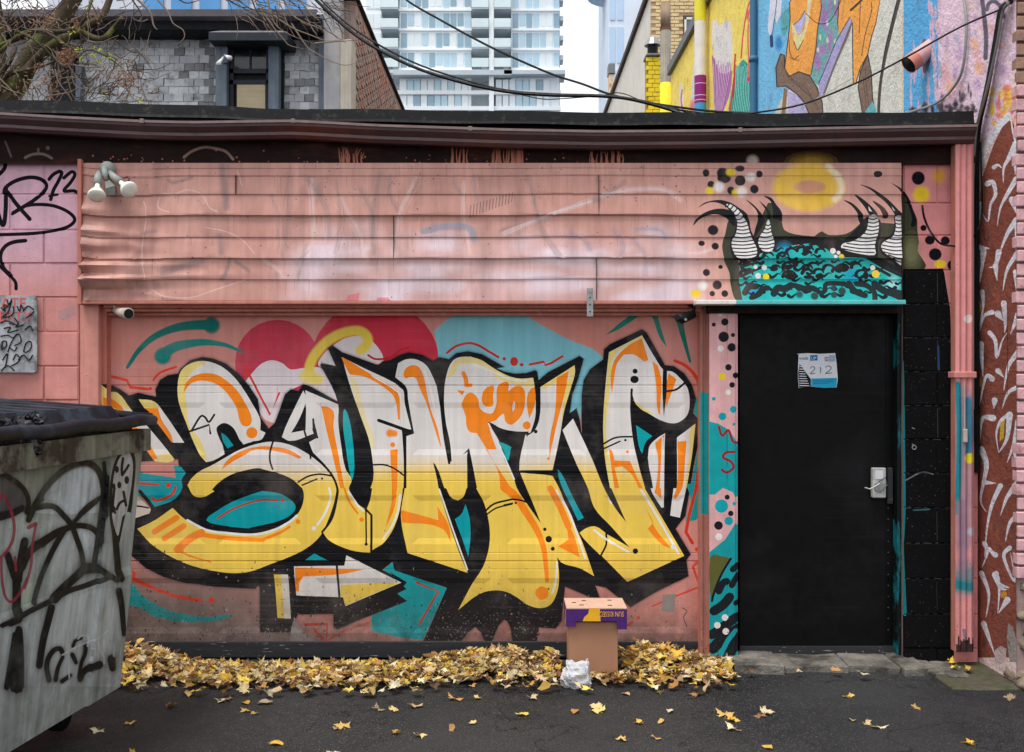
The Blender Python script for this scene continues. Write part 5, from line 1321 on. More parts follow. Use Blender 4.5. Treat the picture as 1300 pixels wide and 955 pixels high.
# blue field: clouds, orange animals, branch
mp_.raw(KK([(770, -30), (860, -30), (855, 120), (815, 200), (800, 120), (790, 240), (765, 300), (745, 260), (750, 150)]), (226, 226, 238))
mp_.line(KK([(820, 0), (800, 160), (780, 290)]), 1, (60, 90, 140)); mp_.line(KK([(775, 300), (778, 380)]), 4, (20, 66, 130)); mp_.dot(KK([(838, 360)])[0], 4, (30, 130, 200), .7, r2=8, soft=.5)
mp_.raw(spline(KK([(930, 60), (890, 80), (855, 140), (850, 220), (872, 300), (905, 260), (922, 180)]), 3, True), (96, 178, 184)); mp_.line(KK([(870, 235), (890, 240), (905, 215)]), .8, LINE)
mp_.raw(LL([(250, -60), (450, -60), (412, 300), (330, 560), (262, 715), (190, 650), (232, 330)]), (120, 178, 176))
for i in range(26): mp_.dot(LL([(rs.uniform(230, 420), rs.uniform(-20, 600))])[0], rs.uniform(2, 5), rs.choice([(178, 122, 182), (168, 130, 190), (90, 186, 178)]), .7, r2=rs.uniform(6, 14), soft=.4)
for i in range(9): mp_.dot(LL([(240 + rs.uniform(0, 160), rs.uniform(0, 640))])[0], 1.3, (226, 236, 206), .9, r2=3, soft=.4)
OR2 = (252, 172, 82)
body = KK([(925, 20), (955, -30), (1180, -30), (1188, 60), (1155, 250), (1142, 400), (1100, 622), (1000, 592), (915, 632), (885, 560), (915, 300), (930, 150)])
mp_.raw(body, OR2); mp_.line(body + [body[0]], 1.2, LINE, sm=0)
mp_.raw(spline(KK([(940, 190), (968, 230), (1000, 292), (1060, 225), (1038, 330), (992, 412), (962, 350)]), 3, True), (238, 226, 160)); mp_.raw(KK([(960, 205), (1010, 160), (1050, 90), (1062, 140), (1015, 280), (985, 275)]), (196, 190, 236)); mp_.line(KK([(960, 205), (1010, 160), (1050, 90)]), .9, LINE); mp_.line(KK([(960, 340), (992, 412), (1038, 330)]), .9, LINE)
mp_.line(KK([(920, 330), (925, 420), (950, 480), (1000, 500)]), .9, LINE); mp_.line(KK([(920, 470), (960, 490), (1000, 460)]), .9, LINE); mp_.raw(KK([(1078, -30), (1110, -30), (1085, 160), (1060, 270), (1050, 230)]), (236, 220, 170))
br = KK([(850, 445), (882, 455), (885, 560), (915, 635), (1000, 592), (1090, 625), (1150, 720), (1195, 850), (1202, 955), (1090, 955), (1050, 850), (980, 770), (890, 710), (820, 720), (812, 560)])
mp_.raw(KK([(905, 750), (980, 775), (1050, 855), (1095, 960), (915, 960)]), (196, 186, 224)); mp_.raw(KK([(790, 960), (850, 830), (900, 760), (905, 960)]), (214, 206, 190)); mp_.raw(KK([(878, 725), (908, 740), (888, 960), (855, 960)]), (150, 116, 84))
mp_.raw(br, (136, 112, 96)); mp_.line(br + [br[0]], 1.5, LINE, sm=0)
for i in range(6): mp_.line(KK([(850 + i * 14, 500 + i * 30), (930 + i * 25, 640 + i * 25), (1060 + i * 18, 720 + i * 30), (1110 + i * 12, 860 + i * 12)]), .6, (96, 78, 70), .8)
mp_.raw(LL([(515, 138), (540, 175), (500, 290), (380, 560), (290, 802), (262, 795), (256, 690), (320, 500), (400, 340)]), (180, 170, 216)); mp_.raw(LL([(538, 178), (505, 292), (385, 565), (300, 800), (280, 805), (370, 560), (480, 290), (520, 190)]), (126, 112, 106)); mp_.line(LL([(515, 138), (400, 340), (256, 690)]), 1, LINE, sm=0)
leg = LL([(425, -40), (770, -40), (725, 200), (692, 300), (660, 450), (600, 560), (560, 692), (540, 692), (535, 400), (535, 200), (515, 138), (425, 295), (412, 200)])
mp_.raw(leg, OR2); mp_.line(leg + [leg[0]], 1.2, LINE, sm=0); mp_.line(LL([(600, 20), (595, 150), (590, 280)]), .9, LINE); mp_.line(LL([(690, 20), (690, 100), (640, 280), (610, 460)]), .9, LINE); mp_.line(LL([(520, 85), (580, 30), (610, 0)]), 3, (92, 70, 50))
br2 = LL([(660, 450), (690, 600), (700, 800), (722, 955), (620, 955), (580, 720), (600, 590)])
mp_.raw(br2, (136, 112, 96)); mp_.line(br2 + [br2[0]], 1.3, LINE, sm=0)
mp_.line(LL([(640, 560), (650, 750), (680, 930)]), .8, (96, 78, 70)); mp_.line(LL([(620, 640), (640, 800), (650, 930)]), .8, (96, 78, 70))
mp_.line(LL([(150, 110), (240, 190), (320, 190), (380, 130), (440, 0)]), 1, LINE)
mp_.line(LL([(920, 0), (870, 190), (815, 420), (772, 640), (755, 800), (750, 930)]), 3.8, (84, 72, 66)); mp_.line(LL([(905, -10), (850, 210), (800, 420), (765, 640)]), 1.2, (30, 28, 28))
mp_.raw(LL([(640, 920), (700, 840), (730, 900), (740, 960), (640, 960)]), (110, 190, 200))
mp_.line([(1145.5, 20), (1146, 80), (1145, 145)], 2.2, (236, 200, 160), .7)
# blue band flaking to pink
for i in range(80):
    x = rs.uniform(205, 480); y = rs.uniform(-60, 900)
    w = rs.uniform(6, 26) * (0.5 + (x - 180) / 300)
    c = (224, 184, 202) if rs.random() < .75 else (110, 180, 226)
    if y < 250 and x < 380: continue
    mp_.raw(spline(MM([(x, y), (x + w * .6, y + 20), (x + w, y + 60 + w), (x + w * .3, y + 110 + w), (x - w * .3, y + 70)]), 2, True), c, .9)
mp_.raw(spline(MM([(330, 330), (390, 360), (400, 480), (360, 600), (330, 560)]), 3, True), (120, 84, 84), .8)
for i in range(70):
    x, y = rs.uniform(480, 1150), rs.uniform(-200, 900)
    mp_.dot(MM([(x, y)])[0], rs.uniform(1.5, 6), rs.choice([(206, 170, 204), (236, 204, 200), (232, 178, 180), (206, 190, 214)]), .6, r2=rs.uniform(3, 9), soft=.5)
for x, y in ((760, 360), (560, 720), (800, 560)): mp_.dot(MM([(x, y)])[0], 5, (240, 180, 140), .6, r2=7, soft=.6)
mp_.line(MM([(822, -20), (840, 130), (856, 300), (852, 480)]), 5.2, (98, 92, 110), .9, soft=.3); mp_.line(MM([(862, 80), (885, 25), (930, 15), (975, 60), (1002, 140)]), 4.6, (98, 92, 110), .85, soft=.3)
for i in range(40):
    x = rs.uniform(240, 780); mp_.dot(MM([(x, 930 - rs.uniform(0, 1) ** 1.5 * max(20, (x - 200) * .42))])[0], rs.uniform(1, 4), (50, 46, 50), .6, r2=rs.uniform(2, 6), soft=.5)
for i in range(46):
    mp_.dot(MM([(rs.uniform(900, 1150), rs.uniform(740, 1050))])[0], rs.uniform(1.2, 4), rs.choice([(236, 186, 80), (232, 140, 90), (240, 204, 90), (222, 120, 110)]), .7, r2=rs.uniform(2, 7), soft=.5)
# brown field with white strokes low on the wall, front end
BR = (134, 74, 60)
mp_.raw([(1278, 150), (1287, 158), (1291, 190), (1296, 240), (1296, 835), (1236, 835), (1236, 320), (1247, 225), (1262, 182)], BR)
for i in range(60):
    mp_.dot((rs.uniform(1246, 1289), rs.uniform(200, 820)), rs.uniform(1, 4), rs.choice([(112, 62, 52), (154, 86, 64), (120, 78, 70), (96, 60, 56)]), .6, r2=rs.uniform(2, 8), soft=.5)
WS = (222, 220, 228)
mp_.line(RR1([(478, 85), (410, 160), (345, 270), (310, 380), (300, 460)]), 9, WS, w2=4); mp_.line(RR1([(495, 105), (505, 180), (522, 245)]), 1.8, WS)
for fn, sts in ((RR1, (((522, 250), (480, 340), (450, 400), (448, 490)), ((390, 395), (415, 380), (440, 400)), ((350, 495), (385, 485), (400, 560), (370, 620), (355, 720), (325, 680)), ((525, 465), (470, 560), (430, 640), (410, 750)), ((515, 290), (520, 440)), ((500, 590), (530, 680)), ((528, 715), (470, 800), (420, 930)), ((530, 730), (525, 900)), ((300, 880), (330, 885), (365, 885)), ((325, 890), (310, 960)), ((300, 620), (295, 820)))),
                (RR2, (((330, 0), (300, 210)), ((420, 0), (400, 80), (360, 95)), ((400, 85), (410, 175)), ((530, 10), (470, 110), (445, 235)), ((520, 120), (540, 320)), ((320, 240), (325, 330), (305, 450)), ((380, 365), (330, 390), (305, 480)), ((450, 310), (460, 430), (455, 490)), ((415, 375), (450, 420)), ((365, 490), (400, 540), (408, 640), (440, 540), (470, 490)), ((540, 380), (490, 500)), ((310, 560), (325, 760)), ((545, 600), (480, 690), (450, 840)), ((415, 720), (450, 760)), ((380, 770), (340, 760), (300, 950)), ((560, 815), (480, 850), (440, 950)), ((395, 900), (390, 950)))),
                (RR3, (((385, 100), (320, 105), (305, 250)), ((485, 75), (430, 120), (405, 200), (420, 310)), ((485, 80), (470, 220), (420, 310)), ((540, 120), (510, 260), (470, 370)), ((315, 290), (345, 380), (330, 480), (310, 600), (345, 670)), ((330, 490), (405, 495)), ((430, 510), (380, 620), (350, 760), (335, 940)), ((530, 500), (470, 580), (430, 690)), ((560, 680), (490, 730), (460, 850)), ((400, 930), (350, 890)), ((520, 300), (545, 450)))),
                (RR4, (((370, 0), (390, 60), (355, 160)), ((400, 40), (450, 80)), ((540, 30), (500, 90), (575, 260), (545, 60)), ((350, 200), (400, 340), (380, 500)), ((450, 200), (470, 300), (460, 470)), ((440, 210), (480, 300), (525, 310)), ((525, 380), (465, 470)), ((365, 540), (440, 750)), ((470, 280), (540, 300))))):
    for s_ in sts: mp_.line(fn(s_), rs.uniform(5.5, 9.0), WS, .95, w2=.5)
mp_.raw(RR4([(440, 720), (480, 690), (520, 710), (510, 800), (470, 820), (440, 790)]), (190, 170, 170)); mp_.raw(RR4([(530, 540), (560, 560), (600, 700), (620, 800), (540, 800), (520, 640)]), (150, 142, 138))
mp_.raw(RR3([(430, 130), (455, 110), (450, 220), (425, 240)]), (206, 170, 60)); mp_.dot(RR2([(300, 330)])[0], 2.6, (214, 150, 50), r2=8); mp_.dot(RR2([(305, 790)])[0], 2, (200, 150, 60), r2=6); mp_.dot(RR4([(500, 345)])[0], 4.4, (206, 140, 50))
mp_.line([(1279, 403), (1279, 480), (1279, 500), (1257, 501)], .9, (70, 40, 36), sm=0)
M_stucco = mat('painted rough stucco', attr='paint', rough=.85, var=.14, scale=5, bump=.9, bscale=28, bdist=.02, chips=((112, 84, 80), 0, 1, .31, 0), mottle=((96, 74, 72), 7, .56, .75, .5))
wl_ = []
for y in np.arange(-0.5, 12, .6): wl_.append([(-y, 0), (-y, ZT)])
wms = surface((-YB, -YF, 0.0, ZT), lambda u, v: np.array(lin((214, 190, 186))) * (0.85 + .3 * fbm(u * 2, v * 2, 8))[:, None], mp_.layers, wl_, lambda u, v: (XW + 0 * u, -u, v))
sw = link('side_wall', wms[0], M_stucco, nb); sw['label'] = 'stuccoed wall painted with yellow, blue and pink murals and brown graffiti'
MB().box(XW + .004, XW + 5, YF + .12, YB, 0, ZT - .001).build('wall_core', M_core, nb)
M_flash = mat('grey roof flashing', (104, 106, 108), .5, .2, 8, .1)
MB().box(XW - .06, XW + 5.1, 4.0, YB + .05, ZT, ZT + .16, .01).build('parapet_flashing', M_flash, nb)
MB().box(XW - .02, XW + 5.1, YF - .03, 3.99, ZT, ZT + .12, .01).build('parapet_cap', M_flash, nb)
# brick street front: two bricks wide show at the corner
M_mort2 = mat('lime mortar', (150, 128, 124), .95, .25, 30, .5)
fw = MB().box(XW + .006, XW + 5, YF + .012, YF + .118, 0, ZT - .002).build('front_wall', M_mort2, nb)
M_brick = mat('pink washed brick', (208, 162, 166), .9, .3, 14, .6, 90, mottle=((150, 100, 96), 9, .55, .7), bdist=.006)
M_brick2 = mat('bare buff brick', (150, 118, 100), .9, .3, 14, .6, 90, bdist=.006)
bmb = MB().box(-.105, .105, 0, .06, -.0315, .0315, .005).mesh('brick')
bmb2 = bmb.copy(); bmb.materials.append(M_brick); bmb2.materials.append(M_brick2)
rb = random.Random(4)
hb1 = MB().box(-.05, .05, 0, .06, -.0315, .0315, .005).mesh('brick'); hb2 = hb1.copy(); hb1.materials.append(M_brick); hb2.materials.append(M_brick2)
for r in range(58):
    z = 0.62 + r * .0755
    for k in range(4 if r % 2 else 3):
        half = r % 2 and k == 0
        x = XW + .052 if half else XW + .105 + k * .22 - (.11 if r % 2 else 0)
        m_ = (hb2 if half else bmb2) if (z > 3.3 and rb.random() < .75) else (hb1 if half else bmb)
        o = bpy.data.objects.new('brick', m_); COL.objects.link(o); o.parent = fw
        o.location = (x + rb.uniform(-.004, .004), YF - .012 + rb.uniform(-.006, .006), z); o.rotation_euler = (rb.uniform(-.02, .02), 0, rb.uniform(-.03, .03))
M_stone = mat('rubble stone', (140, 124, 108), .95, .35, 8, .9, 40, bdist=.02)
def rock(c, s, seed, name, m, parent, sub=2, amp=.25):
    bm = bmesh.new(); bmesh.ops.create_icosphere(bm, subdivisions=sub, radius=1)
    r = np.random.default_rng(seed); ph = r.uniform(0, 6, 6)
    for v in bm.verts:
        p = v.co.copy(); q = max(abs(p.x), abs(p.y), abs(p.z)); p = p / (q ** .55)
        k = 1 + amp * (math.sin(p.x * 2.3 + ph[0]) * math.sin(p.y * 2.7 + ph[1]) + .6 * math.sin(p.z * 3.9 + ph[2]) * math.sin(p.x * 4.1 + ph[3]))
        v.co = Vector((c[0] + p.x * s[0] * k, c[1] + p.y * s[1] * k, c[2] + p.z * s[2] * k))
    b = MB(); b.bm(bm); return b.build(name, m, parent, True)
k = 0
for r in range(7):
    z = .05 + r * .082
    for q in range(3):
        rock((XW + .085 + q * .2 + rb.uniform(-.02, .02) + (.05 if r % 2 else 0), YF + .05 + rb.uniform(-.03, .02), z), (.085 + rb.uniform(-.02, .02), .08, .036), 50 + k, 'foundation_stone', M_stone, fw); k += 1
rock((XW + .06, YF - .04, .02), (.07, .06, .035), 91, 'foundation_stone', M_stone, fw)
# pipes on the side wall
M_pipe = mat('painted pipe', attr='paint', rough=.5, var=.12)
d_ = XWk / (900 - 650.0); s_ = S0 * D0 / d_
mb = MB(); xp = XW - .12
for y0, y1, c in ((-70, 28, (226, 214, 60)), (28, 97, (224, 220, 214)), (97, 132, (142, 40, 120)), (132, 150, (70, 160, 210))):
    mb.cur = lin(c); mb.tube([(xp, d_ - D0, fz(y1, d_)), (xp, d_ - D0, fz(y0, d_) - .001)], .085, 12, False)
for y in (108, 123, 129): mb.cur = lin((214, 176, 206)); mb.tube([(xp, d_ - D0, fz(y, d_)), (xp, d_ - D0, fz(y - 1.2, d_))], .0875, 12, False)
mb.build('drain_pipe', M_pipe, nb, True)
d_ = XWk / (962 - 650.0)
mb = MB(); mb.cur = lin((66, 112, 140)); mb.tube([(XW - .05, d_ - D0, 2.8), (XW - .05, d_ - D0, ZT)], .04, 10, False)
for z in (3.4, 5.2): mb.tube([(XW - .05, d_ - D0, z), (XW - .05, d_ - D0, z + .06)], .05, 10)
mb.build('conduit_pipe', M_pipe, nb, True)
# clay vent stub poking out of the wall
d_ = XWk / (1178 - 650.0); c = Vector((XW, d_ - D0, fz(64, d_)))
mb = MB(); ax = Vector((-1, -.1, -.75)).normalized()
mb.cur = lin((206, 160, 160)); mb.tube([c + ax * -.1, c + ax * .10], .06, 14, False); mb.cur = lin((196, 128, 112)); mb.tube([c + ax * .10, c + ax * .17], .062, 14, False)
mb.cur = lin((30, 26, 26)); mb.tube([c + ax * -.05, c + ax * .169], .052, 14, True)
recalc(mb.build('vent_stub', M_pipe, nb, True))
# grey flexible conduit following the wall to the roof edge
def wall_pt(px, py, off=.02):
    d = XWk / (px - 650.0); return Vector((XW - off, d - D0, fz(py, d)))
props(MB().tube([wall_pt(*p) for p in spline(MM([(695, -30), (722, 200), (692, 560), (600, 740), (470, 850), (300, 912), (220, 930)]), 4)], .009, 6).build('flexible_conduit', mat('grey conduit', (150, 148, 146), .5, .15)), 'grey flexible conduit hanging down the pink stucco to the roof edge', 'conduit')
for k, (off, w, lab) in enumerate(((0, .016, 'thick black cable strapped down the corner of the stucco wall'), (4, .011, 'thinner black cable beside the thick one on the stucco wall'), (8, .008, 'grey sheathed cable running beside the black cables on the stucco wall'))):
    pts = [(1300 + off, -2), (1283 + off, 5), (1276 + off, 15), (1270 + off, 50), (1263 + off * .8, 90), (1256 + off * .6, 125), (1250 + off * .4, 150), (1246.5 + off * .3, 175), (1245 + off * .1, 230), (1245 + off * .1, 330), (1246, 600 - 40 * k)]
    pts[0] = (1289, 2)
    props(MB().tube([wall_pt(px, py, .025 + .012 * k) for px, py in spline(pts, 3)], w, 7).build('wall_cable', M_cable if k < 2 else mat('grey cable', (120, 116, 112), .5)), lab, 'cable')
props(MB().tube([P(x, y, 5.93 - .02 * math.sin(i)) for i, (x, y) in enumerate(spline([(1171, 261), (1173, 275), (1180, 292), (1192, 308), (1205, 312), (1220, 311), (1235, 302), (1244, 285), (1247, 260), (1246, 225), (1245, 180)], 3))], .006, 6).build('hanging_cable', M_cable), 'thin black cable looping across the pink downspout', 'cable')

# ------------------------------------------------------------------ chimney, duct and the tan building behind
tan = thing('tan_building', (5.2, 19, 0), 'tan brick building with a pale parged side wall and a window', 'building')
d2 = 24.0; s2 = S0 * D0 / d2
XT = fx(826, d2)
M_parge = mat('pale parging', (222, 216, 204), .9, .12, 1.2, .5, 12, bdist=.02, streak=.12)
M_tanm = mat('tan wall mortar', (168, 142, 112), .95, .2, 20, .3)
MB().box(XT, XT + 9, d2 - D0 + .03, d2 - D0 + 26, 0, 10.62).build('parged_wall', M_parge, tan)
MB().box(XT - .08, XT + 9, d2 - D0 + .04, d2 - D0 + 26.1, 10.62, 10.8, .02).build('roof_edge', mat('dark coping', (70, 56, 50), .7), tan)
fwt = MB().box(XT + .002, XT + 3.2, d2 - D0, d2 - D0 + .028, 0, 12).build('brick_front', M_tanm, tan)
M_tanb = mat('tan brick', (220, 196, 150), .9, .25, 5, .3, mottle=((160, 128, 92), 6, .56, .7))
bt = MB().box(-.105, .105, 0, .03, -.033, .033, .004).mesh('brick'); bt.materials.append(M_tanb)
for r in range(46):
    z = 7.4 + r * .085
    for k in range(6):
        x = XT + .115 + k * .225 + (.11 if r % 2 else 0)
        if x > fx(866, d2) and fz(62, d2) < z < fz(18, d2): continue
        o = bpy.data.objects.new('brick', bt); COL.objects.link(o); o.parent = fwt; o.location = (x, d2 - D0 - .014 + rb.uniform(-.006, .006), z)
M_glassd = mat('dark window glass', (92, 104, 112), .12, .1, 3, 0, spec=.6)
wn_ = MB().box(fx(867, d2), fx(886, d2), d2 - D0 - .03, d2 - D0 - .01, fz(62, d2), fz(20, d2), .01).build('window', mat('window surround', (80, 62, 52), .7), tan)
mb = MB()
for q in ((868.5, 871, 60, 23), (884, 886, 60, 23), (868.5, 886, 26, 23)): mb.box(fx(q[0], d2), fx(q[1], d2), d2 - D0 - .06, d2 - D0 - .03, fz(q[2], d2), fz(q[3], d2), .004)
mb.build('window_frame', mat('white frame', (224, 222, 216), .5), wn_)
MB().box(fx(871, d2), fx(884, d2), d2 - D0 - .045, d2 - D0 - .035, fz(60, d2), fz(26, d2)).build('pane', M_glassd, wn_)
# small stack on the roof line far along the parged wall
sd = 46.0
st_ = MB().box(fx(772.5, sd), fx(779, sd), sd - D0 - .3, sd - D0 + .3, 0, fz(97, sd)).build('roof_stack', mat('pale stack brick', (222, 200, 168), .9, .2, 4, .2, mottle=((180, 130, 100), 3, .5, .65)), tan)
MB().box(fx(771.5, sd), fx(780, sd), sd - D0 - .36, sd - D0 + .36, fz(97, sd), fz(83, sd), .05).build('stack_cap', M_steel, st_)

ch = thing('yellow_chimney', P(829, 600, 19), 'yellow painted brick chimney with a grey metal cap', 'chimney')
dc = 19.0; yc = dc - D0
M_yel = mat('yellow painted brick', (232, 206, 52), .8, .2, 4, .3); M_yelm = mat('yellow joint', (160, 138, 40), .9, .2)
core = MB().box(fx(822, dc), fx(837, dc), yc + .01, yc + .35, 0, fz(72, dc)).build('stack', M_yelm, ch)
by = MB().box(-.058, .058, 0, .06, -.036, .036, .004).mesh('brick'); by.materials.append(M_yel)
for r in range(20):
    for k in range(2):
        o = bpy.data.objects.new('brick', by); COL.objects.link(o); o.parent = core
        o.location = (fx(822, dc) + .045 + k * .125 + (.03 if r % 2 else -.01), yc - .006 + rb.uniform(-.004, .004), fz(72, dc) - .05 - r * .082)
MB().box(fx(820, dc), fx(838.5, dc), yc - .04, yc + .4, fz(72, dc), fz(68, dc), .02).build('cap_slab', M_steel, ch)
mb = MB().tube([(fx(830, dc), yc + .15, fz(68, dc)), (fx(830, dc), yc + .15, fz(56, dc))], .1, 12); mb.build('flue', M_blk_pl, ch)
MB().tube([(fx(830, dc), yc + .15, fz(55, dc)), (fx(830, dc), yc + .15, fz(46, dc))], [.16, .1], 12).build('cowl', M_gal, ch)
M_duct = mat('dull duct metal', (176, 168, 152), .45, .25, 3, .1, metal=.35, streak=.4)
duct = thing('metal_duct', P(845, 600, 18.6), 'tall round metal exhaust duct with a yellow painted foot', 'duct')
dd = 18.6; yd = dd - D0; xd = fx(845, dd)
MB().tube([(xd, yd, fz(106, dd)), (xd, yd, fz(38, dd))], .098, 16, False).build('lower_pipe', M_duct, duct, True)
MB().tube([(xd, yd, fz(38, dd)), (xd, yd, fz(5, dd)), ], .092, 16, True).build('upper_pipe', mat('rusty duct', (150, 128, 108), .6, .3, 4, .1, metal=.2, streak=.4), duct, True)
MB().tube([(xd, yd, fz(39, dd)), (xd, yd, fz(37, dd))], .106, 16).build('seam_band', mat('rust band', (120, 78, 62), .8, .2), duct)
MB().tube([(xd, yd, 0), (xd, yd, fz(106, dd))], .104, 16, True).build('painted_foot', M_yel, duct, True)

# blue glass tower peeping past the roof line
bt_ = thing('blue_tower', (fx(800, 130), 124, 0), 'blue glass tower rising behind the parged building', 'building')
MB().box(fx(773, 130), fx(840, 130), 124, 140, 0, 75, .3).build('wall', mat('hazy pale cladding', (212, 222, 236), .5, .08, .2, 0), bt_)
for k in range(14): MB().box(fx(773.5 + (k % 2) * 10, 130), fx(781 + (k % 2) * 10, 130), 123.9, 123.98, 30 + (k // 2) * 5.5, 34.6 + (k // 2) * 5.5).build('window', mat('blue curtain glass', (180, 204, 230), .2, .1, .1, 0) if k == 0 else bpy.data.materials['blue curtain glass'], bt_)
MB().tube([(fx(786, 130), 130, 51.5), (fx(786, 130), 130, 53)], 3.6, 20).build('round_canopy', bpy.data.materials['blue curtain glass'], bt_)

# ------------------------------------------------------------------ condo tower
dt = 150.0; st2 = S0 * D0 / dt; yt = dt - D0
tower = thing('condo_tower', (fx(590, dt), yt + 10, 0), 'pale glass condo tower with balconies behind the garage roof', 'building')
M_tw = mat('pale tower cladding', (238, 242, 244), .6, .04, .3, 0); M_tg = mat('pale tower glass', (176, 204, 218), .15, .12, .25, 0, spec=.6); M_tg2 = mat('curtained tower glass', (224, 232, 236), .2, .12, .4, 0, spec=.5)  # tower colours lightened to stand in for distance haze
M_tr = mat('tower recess', (200, 210, 215), .8, .1, .5, 0); M_rail = mat('balcony glass', (214, 228, 230), .2, .08, .3, 0)
M_tdark = mat('tower slab edge', (186, 195, 202), .8, .1, .5, 0); M_tgd = mat('deep tower glass', (138, 168, 184), .15, .12, .25, 0, spec=.6)
def tb(px0, px1, py0, py1, y0, y1, name, m, parent=tower):
    return MB().box(fx(px0, dt), fx(px1, dt), yt + y0, yt + y1, fz(py1, dt), fz(py0, dt)).build(name, m, parent)
tb(463, 712, -190, 842, 3.0, 20, 'core', M_tr)
tb(463, 484, -190, 842, 0.3, 3, 'wall', M_tw); tb(507, 598, -190, 842, 0.3, 3, 'wall', M_tw); tb(621, 627, -190, 842, -.8, 3, 'pillar', M_tw); tb(649, 710, -190, 842, 0.3, 3, 'wall', M_tw)
rt = random.Random(8)
floors = [(-87.0, 25)] + [(-62.0, 25), (-37, 25), (-12, 25), (13, 25), (38, 25), (63, 25)]
for fi, (y0, h) in enumerate(floors):
    wy0, wy1 = y0 + 3.5, y0 + 22.4
    for (a_, b_, n) in ((508, 598, 10), (650, 711, 7)):
        w = (b_ - a_) / n
        for i in range(n):
            mm = rt.choice([M_tg, M_tg, M_tg2, M_tg2, M_tgd] if i % 3 else [M_tg, M_tgd])
            tb(a_ + i * w + .7, a_ + (i + 1) * w - .7, wy0, wy1 - (3 if rt.random() < .25 else 0), .22, .29, 'window', mm)
    for i in range(2): tb(465 + i * 9.5, 473.5 + i * 9.5, wy0, wy1, .22, .29, 'window', rt.choice([M_tg, M_tg2]))
    tb(506, 599, y0 + 23, y0 + 25.8, .0, .29, 'spandrel', M_tw); tb(649, 711, y0 + 23, y0 + 25.8, .0, .29, 'spandrel', M_tw)
    for (a_, b_) in ((484, 506.5), (599, 620.5), (627.5, 648.5)):
        tb(a_, b_, y0 - .5, y0 + 2, -1.2, 2.9, 'balcony_slab', M_tdark); tb(a_, b_, y0 + 14, y0 + 25, -1.25, -1.15, 'balcony_rail', M_rail)
        tb(a_ + 5, a_ + 11, y0 + 6, y0 + 23, 2.9, 2.98, 'balcony_door', M_tgd); tb(a_ + 11.5, b_ - 2, y0 + 6, y0 + 23, 2.9, 2.98, 'window', M_tg2)
    tb(711, 715.5, y0 + 6, y0 + 12, .4, 3, 'balcony_slab', M_tdark)
tb(500, 650, 93, 99, -1.6, 3, 'ledge', M_tdark); tb(640, 717, 93, 98, -1.6, 3, 'ledge', M_tdark); tb(464, 712, 89, 93, -.2, 3, 'ledge', M_tw)
for (y0, y1) in ((101, 115), (121, 135), (141, 155)):
    n = 22
    for i in range(n):
        a_ = 508 + i * (190 / n)
        if 598 < a_ + 4 < 628: continue
        tb(a_ + .5, a_ + 190 / n - .6, y0, y1, .0, .28, 'window', rt.choice([M_tg, M_tg2, M_tg2, M_tgd]))
    tb(466, 712, y1 + .5, y1 + 5.5, -.3, .2, 'spandrel', M_tw)

# ------------------------------------------------------------------ slate-clad house behind the garage, left
dh = 13.6; sh = S0 * D0 / dh; yh = dh - D0
house = thing('slate_house', (fx(220, dh), yh + 3, 0), 'old house with a grey slate mansard, a dormer and a brick party wall', 'house')
XR = fx(449, dh)
M_slatebk = mat('slate underlay', (44, 46, 50), .9, .2, 8, .2)
zb, zt_ = fz(150, dh) - .6, fz(38, dh)
MB().box(fx(-160, dh), fx(405, dh), yh + .16, yh + 8, 0, zt_).build('body_wall', M_slatebk, house)
MANS = 0.10     # mansard leans back this much over its height
lean = lambda z: yh + MANS * (z - zb) / (zt_ - zb)
mans = MB()
mans.quad((fx(-160, dh), lean(zb) + .03, zb), (fx(405, dh), lean(zb) + .03, zb), (fx(405, dh), lean(zt_) + .03, zt_), (fx(-160, dh), lean(zt_) + .03, zt_))
mans = mans.build('mansard', M_slatebk, house)
slate_mats = [mat('slate ' + n, c, .7, .25, 9, .4, 60, bdist=.006, mottle=(c2, 5, .55, .7)) for n, c, c2 in (('grey', (172, 175, 179), (112, 114, 118)), ('pale', (192, 195, 198), (126, 128, 132)), ('stained', (128, 129, 132), (74, 74, 76)))]
sw_, shh = .135, .105
sm_ = []
for m_ in slate_mats:
    b = MB().box(-sw_ / 2 + .002, sw_ / 2 - .002, -.012, .0, -.012, shh, .0025).mesh('slate'); b.materials.append(m_); sm_.append(b)
r2 = random.Random(12); cnt = 0
DX_ = (fx(284, dh), fx(352, dh))
extra = MB()
row = 0; z = zb
while z < zt_ - .02:
    x = fx(411, dh) - sw_ / 2 - (sw_ / 2 if row % 2 else 0)
    while x > fx(60, dh):
        if not (DX_[0] < x < DX_[1]):
            px = 650 + x * sh
            if fz(142, dh) - .06 < z and cnt < 298:
                dk = 2 if (r2.random() < .10 or (262 < px < 275 and z < fz(60, dh)) or (px > 360 and r2.random() < .2)) else (1 if r2.random() < .4 else 0)
                o = bpy.data.objects.new('slate', sm_[dk]); COL.objects.link(o); o.parent = mans
                o.location = (x + r2.uniform(-.004, .004), lean(z) + r2.uniform(-.006, .004), z + r2.uniform(-.006, .006)); o.rotation_euler = (-.14, r2.uniform(-.02, .02), 0); cnt += 1
            else:
                extra.box(x - sw_ / 2 + .002, x + sw_ / 2 - .002, lean(z) - .012, lean(z), z, z + shh)
        x -= sw_
    x2 = x
    while x2 > fx(-160, dh):
        extra.box(x2 - sw_ / 2 + .002, x2 + sw_ / 2 - .002, lean(z) - .012, lean(z) + .01, z, z + shh); x2 -= sw_
    z += shh; row += 1
props(extra.build('slates', slate_mats[0], mans), kind='stuff')
